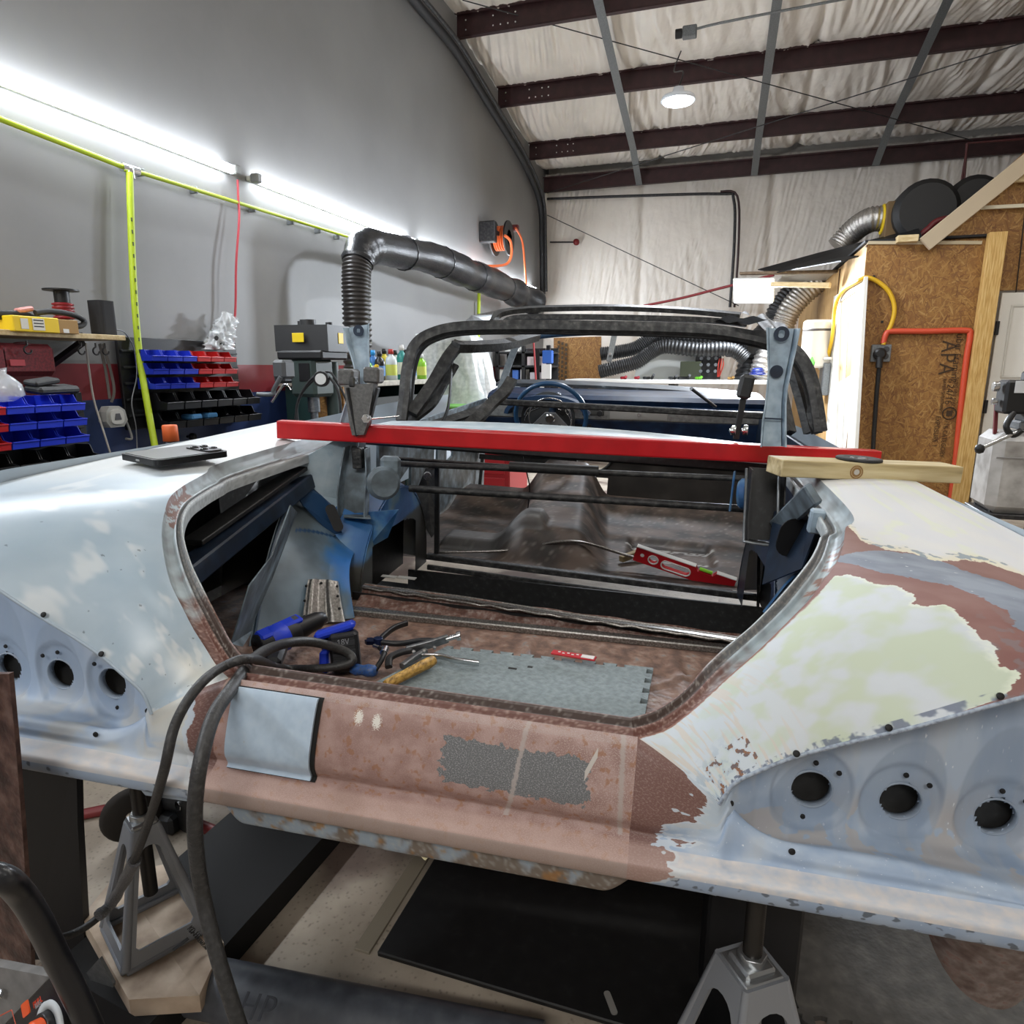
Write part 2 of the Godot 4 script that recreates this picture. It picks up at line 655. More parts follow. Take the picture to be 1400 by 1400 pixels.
func ceiling() -> void:
	var s = S()
	box(s, Transform3D(Basis(Vector3.RIGHT, atan(0.175)), R((XL + XR) / 2, roof((FB + FF) / 2) + 0.45, (FB + FF) / 2)), V(XR - XL + 0.8, 0.1, 16.4))
	struct("ceiling", s, M.white_paint)
	var nz = noise(1.0, FastNoiseLite.TYPE_SIMPLEX_SMOOTH, 3, 9)
	for k in purlins.size() - 1:
		var f0: float = purlins[k]
		var f1: float = purlins[k + 1]
		s = S()
		var fine = 480 if k < 4 else 60
		grid(s, fine, 16 if k < 4 else 6, func(u, v):
			var x = lerpf(XL, XR, u)
			var f = lerpf(f0, f1, v)
			var e = 4 * v * (1 - v)
			var seam = absf(fposmod(x + 0.3, 1.83) - 0.915)
			var w = nz.get_noise_2d(x * 17 + sin(x * 1.3 + k) * (v - 0.5) * 6.0, v * 1.1 + k * 9.0)
			var big = nz.get_noise_2d(x * 2.3 + 60 + k * 7, v * 0.8)
			return R(x, roof(f) + 0.20 - 0.07 * e + 0.035 * w * (0.35 + 0.65 * e) * (0.5 + absf(big) * 2.0) + 0.05 * big * e + 0.05 * exp(-seam * seam * 500), f))
		struct("ceiling", s, M.vinyl)
	for k in purlins.size():
		var f: float = purlins[k]
		var y = roof(f) if k else 2.66
		s = S()
		var sec = [P2(0, 0.0), P2(0, 0.065), P2(-0.02, 0.065), P2(-0.02, 0.059), P2(-0.006, 0.059), P2(-0.006, 0.006), P2(-0.196, 0.006), P2(-0.196, -0.06), P2(-0.202, -0.06), P2(-0.202, 0)]
		var pts = [R(XL + 0.02, y + 0.2, f), R(XR, y + 0.2, f)]
		sweep(s, pts, sec, Vector3.UP)
		var o = struct("ceiling_purlin", s, M.steel_red)
		if k < 4 and k > 0:
			for bx in [0.12, 0.42, 0.5, 0.58, 0.66]:
				for by in [0.05, 0.14]:
					if bx == 0.5 and by > 0.1: continue
					s = S()
					cyl(s, R(XL + bx, y + by, f - 0.002), V(0, 0, 1), 0.009, 0.008, 6)
					part("bolt", s, M.chrome, o)
	# flat straps under the purlins
	for q in [[V(-1.518,3.945,-10.6), V(-1.46,4.728,-7.1)], [V(0.088,3.906,-10.6), V(0.162,4.49,-7.1)], [V(1.618,3.828,-10.6), V(1.64,4.353,-7.4)]]:
		var a: Vector3 = q[0]
		var b: Vector3 = q[1]
		var x = (a.x + b.x) / 2
		s = S()
		var p = [R(a.x, 2.65, 10.74), R(lerpf(a.x, b.x, 0.22), roof(9.95) - 0.004, 9.95), R(lerpf(a.x, b.x, 0.6), roof(8.6) - 0.004, 8.6), R(lerpf(a.x, b.x, 0.98), roof(7.3) - 0.004, 7.3), R(lerpf(a.x, b.x, 1.4), roof(5.95) - 0.004, 5.95)]
		sweep(s, p, [P2(0, -0.045), P2(0, 0.045), P2(-0.004, 0.045), P2(-0.004, -0.045)], Vector3.UP)
		struct("ceiling_strap", s, M.galv)
	# cross bracing rods in the roof plane and one down the far wall
	for q in [[V(-2.798,4.879,-7), V(2.606,4.055,-10.3)], [V(-2.89,3.927,-10.6), V(2.271,4.163,-7.8)], [V(-2.914,3.636,-10.7), V(0.002,2.209,-10.7)]]:
		s = S()
		tube(s, q, 0.006, 6)
		struct("brace_rod", s, M.dark_steel)
	# bundled black conduit up the gable edge and down the corner
	s = S()
	var g = bend([V(-2.93,2.451,-10.546), V(-2.93,3.216,-10.476), V(-2.93,3.748,-10.335), V(-2.93,4.074,-9.511), V(-2.93,4.334,-8.111), V(-2.93,4.501,-7.109), V(-2.93,4.526,-6.172), V(-2.93,4.581,-5.127)], 6)
	tube(s, g, 0.045, 8)
	struct("trim_corner_conduit", s, M.rubber)
	s = S()
	tube(s, g.map(func(p): return p + V(0.07, 0.03, 0.05)), 0.022, 8)
	struct("trim_corner_conduit", s, M.dark_steel)
	# conduits along the eave and down the far wall
	s = S()
	tube(s, bend([V(-2.922,3.872,-10.72), V(-1.659,3.823,-10.72), V(-0.352,3.757,-10.72), V(-0.168,3.676,-10.72), V(-0.119,3.104,-10.72), V(-0.12,2.193,-10.72)], 5), 0.02, 8)
	struct("wall_conduit", s, M.dark_steel)
	s = S()
	tube(s, bend([V(-0.354,3.787,-10.72), V(-0.12,3.711,-10.72), V(-0.059,3.101,-10.72), V(-0.058,2.191,-10.72)], 5), 0.016, 8)
	struct("wall_conduit", s, M.steel_red)
	# the round high bay lamp with its cord and box
	var t = thing("high_bay_lamp", "round white high bay lamp hanging on a cord from the roof", "lamp", V(-0.584,3.466,-6.2))
	s = S()
	lathe(s, [P2(0, 0.1), P2(0.04, 0.1), P2(0.05, 0.06), P2(0.13, 0.03), P2(0.14, 0.0), P2(0.125, 0.0), P2(0.0, 0.012)], at(Vector3.ZERO), 28)
	part("shade", s, plain("c8ccd2", 0.4), t)
	s = S()
	cyl(s, V(0, -0.012, 0), V(0, 1, 0), 0.122, 0.014, 28)
	part("diffuser", s, glow("eef6ff", 9.0), t)
	s = S()
	var top = V(-0.645,4.113,-6.9)
	tube(s, bend([V(0, 0.1, 0), V(0.02, 0.25, -0.1), (top - t.position) * 0.6 + V(-0.05, 0, 0), top - t.position], 6), 0.006, 6)
	part("cord", s, M.black, t)
	lamp_light(t, V(0, -0.03, 0), 9.0)
	t = thing("junction_box", "small grey junction box under the first roof purlin", "box", V(-0.603,4.392,-7.22))
	s = S()
	box(s, at(V(0, 0, 0)), V(0.13, 0.1, 0.07), 0.008)
	part("body", s, M.galv, t)
	s = S()
	cyl(s, V(-0.07, 0, 0), V(-1, 0, 0), 0.04, 0.06)
	part("socket", s, M.black, t)
	s = S()
	tube(s, bend([V(0.06, 0.02, 0), V(0.5, 0.05, 0), V(2.5, 0.12, 0.0), V(4.5, 0.16, 0)], 4), 0.012, 6)
	part("conduit", s, M.galv, t)

func lamp_light(t: Node3D, p: Vector3, e: float) -> void:
	var l = AreaLight3D.new()
	l.name = "lamp"
	l.area_size = Vector2(0.24, 0.24)
	l.light_color = C("eef5ff")
	l.light_energy = e
	l.shadow_enabled = true
	t.add_child(l)
	l.position = p
	l.rotation.x = -PI / 2

func wall_lamps() -> void:
	var ends = [[1.3, 3.66], [3.8, 6.1], [6.2, 8.55], [8.6, 10.2], [-1.2, 1.2]]
	for k in 5:
		var a: float = ends[k][0]
		var b: float = ends[k][1]
		var names = ["long white LED tube on the grey wall nearest the camera", "white LED tube on the grey wall behind the ribbed duct's bend", "white LED tube on the grey wall above the smooth part of the duct", "white LED tube on the grey wall nearest the far corner", "white LED tube on the grey wall beside the photographer"]
		var t = thing("tube_light", names[k], "light", R(XL, 1.165, (a + b) / 2))
		var s = S()
		box(s, at(V(0.014, 0.0, 0)), V(0.028, 0.03, b - a), 0.005)
		part("housing", s, M.white_paint, t)
		s = S()
		tube(s, [V(0.054, 0, (b - a) / 2 - 0.04), V(0.054, 0, -(b - a) / 2 + 0.04)], 0.024, 12)
		part("lamp_tube", s, glow("f2f8ff", TUBE), t)
		s = S()
		for e in [-1, 1]: box(s, at(V(0.06, 0, e * ((b - a) / 2 - 0.025))), V(0.06, 0.055, 0.05), 0.008)
		part("end_cap", s, M.grey_plastic, t)
		var l = AreaLight3D.new()
		l.name = "lamp"
		l.area_size = Vector2(b - a - 0.1, 0.04)
		l.light_color = C("f2f8ff")
		l.light_energy = 2.5
		l.shadow_enabled = true
		t.add_child(l)
		l.position = V(0.1, 0, 0)
		l.rotation = V(-0.4, -PI / 2, 0)

const TUBE := 24.0

# ---------------------------------------------------------------- the car: outer sheet metal (car frame: x right, y up, f forward)
var GT := [K(.765, -.262, 2.15), K(.705, -.266, 1.45), K(.652, -.269, 1.282), K(.616, -.273, 1.16), K(.591, -.28, 1.09), K(.563, -.295, 1.038), K(.533, -.315, .99), K(.495, -.338, .943), K(.451, -.37, .899), K(.413, -.403, .876), K(.387, -.43, .864), K(.365, -.454, .858), K(.335, -.475, .843), K(.30, -.479, .82)]
var ET := [K(.985, -.245, 2.2), K(.99, -.27, 1.5), K(.99, -.285, 1.15), K(.985, -.30, .95), K(.93, -.298, .85), K(.82, -.312, .815), K(.72, -.347, .80), K(.62, -.399, .80), K(.541, -.436, .80), K(.491, -.458, .795), K(.455, -.478, .79), K(.425, -.502, .79), K(.412, -.525, .788), K(.408, -.535, .787)]
var LT := [K(.715, -.300, 2.15), K(.655, -.300, 1.45), K(.607, -.293, 1.27), K(.567, -.292, 1.145), K(.54, -.294, 1.075), K(.512, -.305, 1.02), K(.482, -.327, .98), K(.447, -.357, .948), K(.41, -.385, .922), K(.385, -.412, .91), K(.366, -.441, .906), K(.345, -.46, .895), K(.318, -.475, .882), K(.29, -.483, .872)]
var BT := [.006, .008, .010, .014, .02, .026, .03, .03, .028, .022, .016, .012, .008, .004]
var car_node: Node3D
const CB := Vector3(0, -0.72, -2.5)

func cpart(called: String, st, m: Material, parent: Node3D = null, label := "") -> MeshInstance3D:
	var o = part(called, st, m, parent if parent else car_node, label)
	if parent == null or parent == car_node: o.position = -CB
	return o

func deck(t: float, s: float) -> Vector3:
	var g: Vector3 = cr(GT, t)
	var p = g + ((cr(ET, t) as Vector3) - g) * s
	p.y += 4 * (cr(BT, t) as float) * s * (1 - s)
	return p

func mirror(p: Vector3, side: float) -> Vector3: return V(p.x * side, p.y, p.z)

# profile of the tail between the two lamp panels: (f, y)
var TAILP := [P2(.82, -.478), P2(.806, -.484), P2(.797, -.500), P2(.789, -.520), P2(.782, -.540), P2(.777, -.558), P2(.776, -.573), P2(.780, -.584), P2(.782, -.592), P2(.770, -.599), P2(.752, -.606), P2(.744, -.615), P2(.749, -.638), P2(.775, -.650)]

func panel_f(x: float) -> float:
	return lerpc([[.40, .79], [.423, .80], [.46, .828], [.50, .845], [.534, .854], [.652, .873], [.779, .894], [1.0, .93]], x)

func edge(x: float) -> Vector2:
	return lerpc([[.408, P2(.787, -.535)], [.412, P2(.788, -.525)], [.425, P2(.79, -.502)], [.455, P2(.79, -.478)], [.491, P2(.795, -.458)], [.541, P2(.80, -.436)], [.62, P2(.80, -.399)], [.72, P2(.80, -.347)], [.82, P2(.815, -.312)], [.93, P2(.85, -.298)], [1.0, P2(.95, -.30)]], x)

var tail_x := -1.0
var tail_p := []

func tail_at(x: float, v: float) -> Vector2:       # x >= 0
	if x <= 0.30: return cr(TAILP, v)
	if absf(x - tail_x) > 1e-7:
		tail_x = x
		tail_p = tail_profile(x)
	return cr(tail_p, v)

func tail_profile(x: float) -> Array:
	var top: Vector2
	if x < 0.408:
		var d = deck(1.0, (x - 0.30) / 0.108)
		top = P2(-d.z, d.y)
	else: top = edge(x)
	var q = smoothstep(.30, .42, x)
	var k = smoothstep(.410, .432, x)
	var wrap = clampf((.505 - x) / .085, 0, 1)
	var yb = -.532 - .053 * sqrt(1 - wrap * wrap) - .010 * smoothstep(.62, .80, x)
	var fr = .013 * wrap * wrap
	var fp = panel_f(x)
	var lo = P2(.772, -.596)
	var pr = []
	for i in 14:
		var a: Vector2 = TAILP[i] + (P2(0, 0) if i > 8 else (top - TAILP[0]) * (1 - i / 9.0))
		if i < 9:
			var w = i / 9.0
			a = a.lerp(P2(lerpf(top.x, lo.x, w) + 0.006 * sin(PI * w), lerpf(top.y, lo.y, w)), q)
			var b: Vector2
			match i:
				0: b = top
				1: b = top + P2(.014, -.007)
				2: b = P2(fp + .012, top.y - .012)
				3: b = P2(fp + .006, lerpf(top.y, yb, .3))
				4: b = P2(fp, lerpf(top.y, yb, .65))
				5: b = P2(fp - .005, yb + .004 - .008 * smoothstep(.62, .80, x))
				6: b = P2(lerpf(fp, .79 + fr, .45), yb - .0115)
				7: b = P2(.791 + fr, yb + .008)
				8: b = P2(.777 + fr, yb - .002)
			a = a.lerp(b, k)
		elif i == 9: a = a.lerp(P2(.774, -.600), k)
		pr.append(a)
	return pr

var lamp_holes := [[.534, -.539], [.652, -.549], [.779, -.564]]

func lamp_panel_point(x: float, v: float) -> Vector3:
	var a = tail_at(x, v)
	var f = a.x
	# pressed round pads about the lamp holes
	if v > 0.16 and v < 0.42:
		for h in lamp_holes:
			var d = Vector2(x - h[0], a.y - h[1]).length()
			f += 0.006 * (1 - smoothstep(.050, .058, d)) * smoothstep(.42, .48, x)
	return K(x, a.y, f)

func snapped_holes(p: Vector3, side: float) -> Vector3:
	for h in lamp_holes:
		var d = Vector2(p.x - h[0], p.y - h[1])
		var l = d.length()
		if absf(l - .026) < .0021 and -p.z > panel_f(p.x) - .014: return V((h[0] + d.x / l * .026) * side, h[1] + d.y / l * .026, p.z)
	return V(p.x * side, p.y, p.z)

func in_hole(a: Vector3, b: Vector3) -> bool:
	var m = (a + b) / 2
	if -m.z < panel_f(absf(m.x)) - .014: return false
	for h in lamp_holes:
		if Vector2(absf(m.x) - h[0], m.y - h[1]).length() < .0255: return true
	return false

func colored_grid(st: SurfaceTool, nu: int, nv: int, f: Callable, cf: Callable, skip = null) -> void:
	var p = []
	var c = []
	for i in nu + 1:
		var row = PackedVector3Array()
		var cw = PackedColorArray()
		for j in nv + 1:
			var q: Vector3 = f.call(float(i) / nu, float(j) / nv)
			row.append(q)
			cw.append((cf.call(float(i) / nu, float(j) / nv, q) as Color).srgb_to_linear())
		p.append(row)
		c.append(cw)
	st.set_smooth_group(1)
	for i in nu:
		for j in nv:
			if skip != null and skip.call(p[i][j], p[i + 1][j + 1]): continue
			for k in [[0, 0], [1, 1], [1, 0], [0, 0], [0, 1], [1, 1]]:
				st.set_color(c[i + k[0]][j + k[1]])
				st.add_vertex(p[i + k[0]][j + k[1]])

func vcol(rough: float, metal := 0.0) -> StandardMaterial3D:
	var m = plain("ffffff", rough, metal)
	m.vertex_color_use_as_albedo = true
	return m

func deck_image(right: bool) -> Image:
	var w = 1024 if right else 512
	var h = 560 if right else 256
	var im = Image.create(w, h, false, Image.FORMAT_RGB8)
	var a = noise(0.012, FastNoiseLite.TYPE_SIMPLEX_SMOOTH, 4, 3)
	var b = noise(0.045, FastNoiseLite.TYPE_SIMPLEX_SMOOTH, 3, 4)
	var c = noise(0.16, FastNoiseLite.TYPE_SIMPLEX_SMOOTH, 2, 6)
	var l = noise(0.02, FastNoiseLite.TYPE_SIMPLEX_SMOOTH, 3, 16)
	var up = [[0.0, .140], [.044, .166], [.062, .194], [.088, .206], [.15, .219], [.23, .213], [.294, .228], [.35, .219], [.413, .203], [.494, .191], [.58, .20], [.66, .222], [1.0, .24]]
	var gu = [[0.0, .285], [.044, .256], [.106, .234], [.15, .225], [.23, .219], [.32, .222], [.35, .227], [.388, .244], [.438, .25], [.506, .253], [.556, .275], [.7, .29], [1.0, .31]]
	var gl = [[0.0, .315], [.044, .322], [.12, .334], [.175, .344], [.27, .347], [.41, .344], [.525, .353], [.58, .366], [.63, .363], [.67, .381], [.713, .391], [1.0, .40]]
	var bl = [[0.0, .60], [.018, .46], [.031, .381], [.075, .366], [.163, .384], [.244, .394], [.294, .384], [.344, .397], [.406, .409], [.425, .425], [.475, .419], [.506, .403], [.562, .409], [.656, .422], [.725, .431], [.788, .438], [.863, .447], [.913, .444], [.956, .456], [.985, .47], [1.0, .52]]
	for y0 in h:
		var s = float(y0) / h
		var t1: float = lerpc(up, s)
		var t2: float = lerpc(gu, s)
		var t3: float = lerpc(gl, s)
		var t4: float = lerpc(bl, s)
		for x in w:
			var t = float(x) / w
			var y = y0 * 0.42
			var na = a.get_noise_2d(x, y)
			var nb = b.get_noise_2d(x, y)
			var col: Color
			if right:
				var tt = t + nb * 0.006 + c.get_noise_2d(x, y) * 0.003
				if tt < t1:
					col = C("d6d6d4").lerp(C("d0d2d6"), clampf(na + 0.5, 0, 1)).lerp(C("d6dbc6"), smoothstep(0.1, 0.5, l.get_noise_2d(x * 0.7, y + 90)) * 0.7)
					col = col.lerp(C("d8d0b4"), smoothstep(0.03, 0.0, t1 - tt) * 0.8)
					if t1 - tt < 0.02 and nb > 0.28: col = C("8f9aa0")
				elif tt < t2: col = C("7e5850").lerp(C("8b6a64"), clampf(na + 0.4, 0, 1))
				elif tt < t3:
					col = C("747d8b").lerp(C("8d96a3"), clampf(na * 1.4 + 0.5, 0, 1))
					if c.get_noise_2d(x * 0.5, y * 0.5) > 0.74: col = C("c8ccd0")
				elif tt < t4: col = C("7d554f").lerp(C("8a6862"), clampf(na + 0.4, 0, 1)).lerp(C("77777f"), smoothstep(0.1, 0.35, nb) * smoothstep(.5, .8, s) * 0.5)
				else:
					col = C("bcc6b2").lerp(C("c4cacf"), smoothstep(-0.4, 0.35, l.get_noise_2d(x * 0.55, y * .8) + (t - 0.56) * 0.6))
					col = col.lerp(C("c2cdd6"), smoothstep(0.62, 0.85, t) * 0.6).lerp(C("c9c1b8"), smoothstep(0.12, 0.3, l.get_noise_2d(x * 2.0 + 300, y * 0.25)) * smoothstep(0.6, 0.75, t) * 0.8)
					col = col.lerp(C("dfe3d2"), smoothstep(0.012, 0.0, tt - t4) * 0.6)
					if t > 0.72 and s > 0.55:
						var z = a.get_noise_2d(x * 2.2 + 33, y * 2.4) + nb * .25
						col = col.lerp(C("9fb0c0"), smoothstep(-.1, 0.3, z) * smoothstep(0.74, 0.9, t) * smoothstep(.45, .8, s) * 0.8)
						if z > 0.30 and t > .77 and t < .93 and s > .68: col = C("8c6248").lerp(C("6a5e60"), clampf(nb * 2 + .3, 0, 1))
					if s > 0.955 and t > 0.45: col = col.lerp(C("5a6478"), smoothstep(-0.1, 0.3, nb) * 0.8)
					if s < 0.03: col = col.lerp(C("8a6458"), smoothstep(0.03, 0.012, s + nb * 0.01))
			else:
				col = C("98aab8").lerp(C("a2b2be"), clampf(na * 1.5 + 0.5, 0, 1))
				col = col.lerp(C("d2d4d4"), smoothstep(0.15, 0.5, l.get_noise_2d(x * 0.6, y * 1.4)) * 0.6)
				col = col.lerp(C("c6c5bd"), smoothstep(0.80, 0.92, t + na * 0.06) * smoothstep(0.75, 0.3, s) * 0.9)
				col = col.lerp(C("dcdcd8"), smoothstep(0.22, 0.12, t) * 0.75)
				if c.get_noise_2d(x * 0.55, y * 0.55) > 0.66 and nb > 0.2: col = col.darkened(0.3)
			im.set_pixel(x, y0, col)
	return im

func tail_image() -> Image:
	var w = 1024
	var h = 512
	var im = Image.create(w, h, false, Image.FORMAT_RGB8)
	var a = noise(0.012, FastNoiseLite.TYPE_SIMPLEX_SMOOTH, 4, 13)
	var g = noise(0.22, FastNoiseLite.TYPE_SIMPLEX_SMOOTH, 2, 14)
	var d = noise(0.03, FastNoiseLite.TYPE_SIMPLEX_SMOOTH, 3, 15)
	for y in h:
		var v = float(y) / h
		for x in w:
			var u = lerpf(-.30, .30, float(x) / w)
			var n = a.get_noise_2d(x, y)
			var sp = g.get_noise_2d(x, y * 1.3)
			var col = C("8c6e67").lerp(C("a1857e"), clampf(n * 1.2 + 0.5, 0, 1))
			col = col.lerp(C("b3a19b"), smoothstep(0.0, 0.5, sp) * (0.3 + 0.55 * smoothstep(-.05, .3, u)))
			col = col.lerp(C("8c5a3a"), smoothstep(0.25, 0.5, d.get_noise_2d(x + 200, y * 0.7)) * 0.5)
			var gx = u + d.get_noise_2d(x, y) * 0.012
			var gv = v + d.get_noise_2d(x + 99, y + 7) * 0.03 - (u - .045) * 0.05
			if gx > .042 and gx < .242 and gv > .17 and gv < .40: col = C("5f6062").lerp(C("8f9092"), smoothstep(0.0, 0.5, sp))
			for wl in [[.148, .03], [.283, -.01]]:
				var wx = absf(u - wl[0] + (v - .2) * wl[1] + d.get_noise_2d(x, y * 3) * 0.002)
				if v < .66: col = col.lerp(C("a79d98"), smoothstep(.0045, .002, wx) * 0.8)
			if v > .66: col = col.lerp(C("b3998f"), smoothstep(.66, .71, v) * (0.55 + 0.35 * smoothstep(-.2, .4, sp)))
			if v > .83: col = col.lerp(C("8e8580"), 0.5)
			if v < .08: col = col.lerp(C("a89d97"), 0.35 + 0.4 * sp)
			for q in [[-.085, .14], [-.058, .15]]:
				if Vector2((u - q[0]) * 1.4, (v - q[1]) * 0.22).length() < 0.008 + 0.006 * sp: col = C("d8d4cc")
			if u > .235 and u < .25 and absf(v - .2 + (u - .242) * 8) < 0.025: col = C("b8b2ac")
			im.set_pixel(x, y, col)
	return im

func lamp_image(right: bool) -> Image:
	var w = 800 if right else 512
	var h = 480 if right else 320
	var im = Image.create(w, h, false, Image.FORMAT_RGB8)
	var a = noise(0.01, FastNoiseLite.TYPE_SIMPLEX_SMOOTH, 4, 23 if right else 43)
	var g = noise(0.2, FastNoiseLite.TYPE_SIMPLEX_SMOOTH, 2, 24)
	var d = noise(0.03, FastNoiseLite.TYPE_SIMPLEX_SMOOTH, 3, 25)
	for x in w:
		var u = lerpf(.30, .97, float(x) / w)
		for y in h:
			var v = float(y) / h
			var a2 = a.get_noise_2d(x, y)
			var n = d.get_noise_2d(x, y)
			var col: Color = C("96a8c0").lerp(C("acbacb"), clampf(a2 * 1.6 + 0.5, 0, 1))
			if right:
				col = col.lerp(C("b4aeab"), smoothstep(0.15, 0.2, a.get_noise_2d(x + 500, y * 1.3) + 0.1) * smoothstep(.30, .36, v) * (1 - smoothstep(.5, .54, v)) * 0.8)
				col = col.lerp(C("b3bac3"), smoothstep(0.1, 0.5, a.get_noise_2d(x * 1.5, y * 0.5 + 70)) * 0.6)
				if g.get_noise_2d(x * 0.6, y * 0.6) > 0.74: col = C("dfe3e6")
			else:
				col = col.lerp(C("b9b8b4"), smoothstep(-.1, .3, a.get_noise_2d(x + 300, y)) * 0.7)
			for hl in lamp_holes:
				var a3 = Vector2(u - hl[0], (v - .335) * 0.66).length()
				col = col.lerp(C("8b9aae"), 0.5 * smoothstep(.057, .053, a3))
			if v > .70 and v < .86: col = col.lerp(C("cfc9c6"), 0.75 + n * 0.5)
			if v >= .86: col = col.lerp(C("8d9db4"), 0.5).lerp(C("5d6672"), smoothstep(0.25, 0.4, n))
			# the bare brown metal beside the tail panel
			var edge_u: float = (.365 + .015 * sin(v * 9) + n * .006 + a2 * .05 - smoothstep(.66, .8, v) * .04) if right else (.342 - .005 * v + n * .003 + a2 * .012 - smoothstep(.6, .8, v) * .02)
			if u < edge_u: col = C("6f504a").lerp(C("9a857e"), smoothstep(0.0, 0.5, g.get_noise_2d(x, y)) * 0.6).lerp(C("b79f96"), smoothstep(.66, .72, v) * 0.6)
			elif u < edge_u + .01: col = col.lerp(C("c8cdd0"), 0.6)
			elif u < .43: col = col.lerp(C("b5c2cc") if right else C("c3c3bd"), smoothstep(.45, .39, u) * smoothstep(.6, .3, v) * 0.9)
			im.set_pixel(x, y, col)
	return im

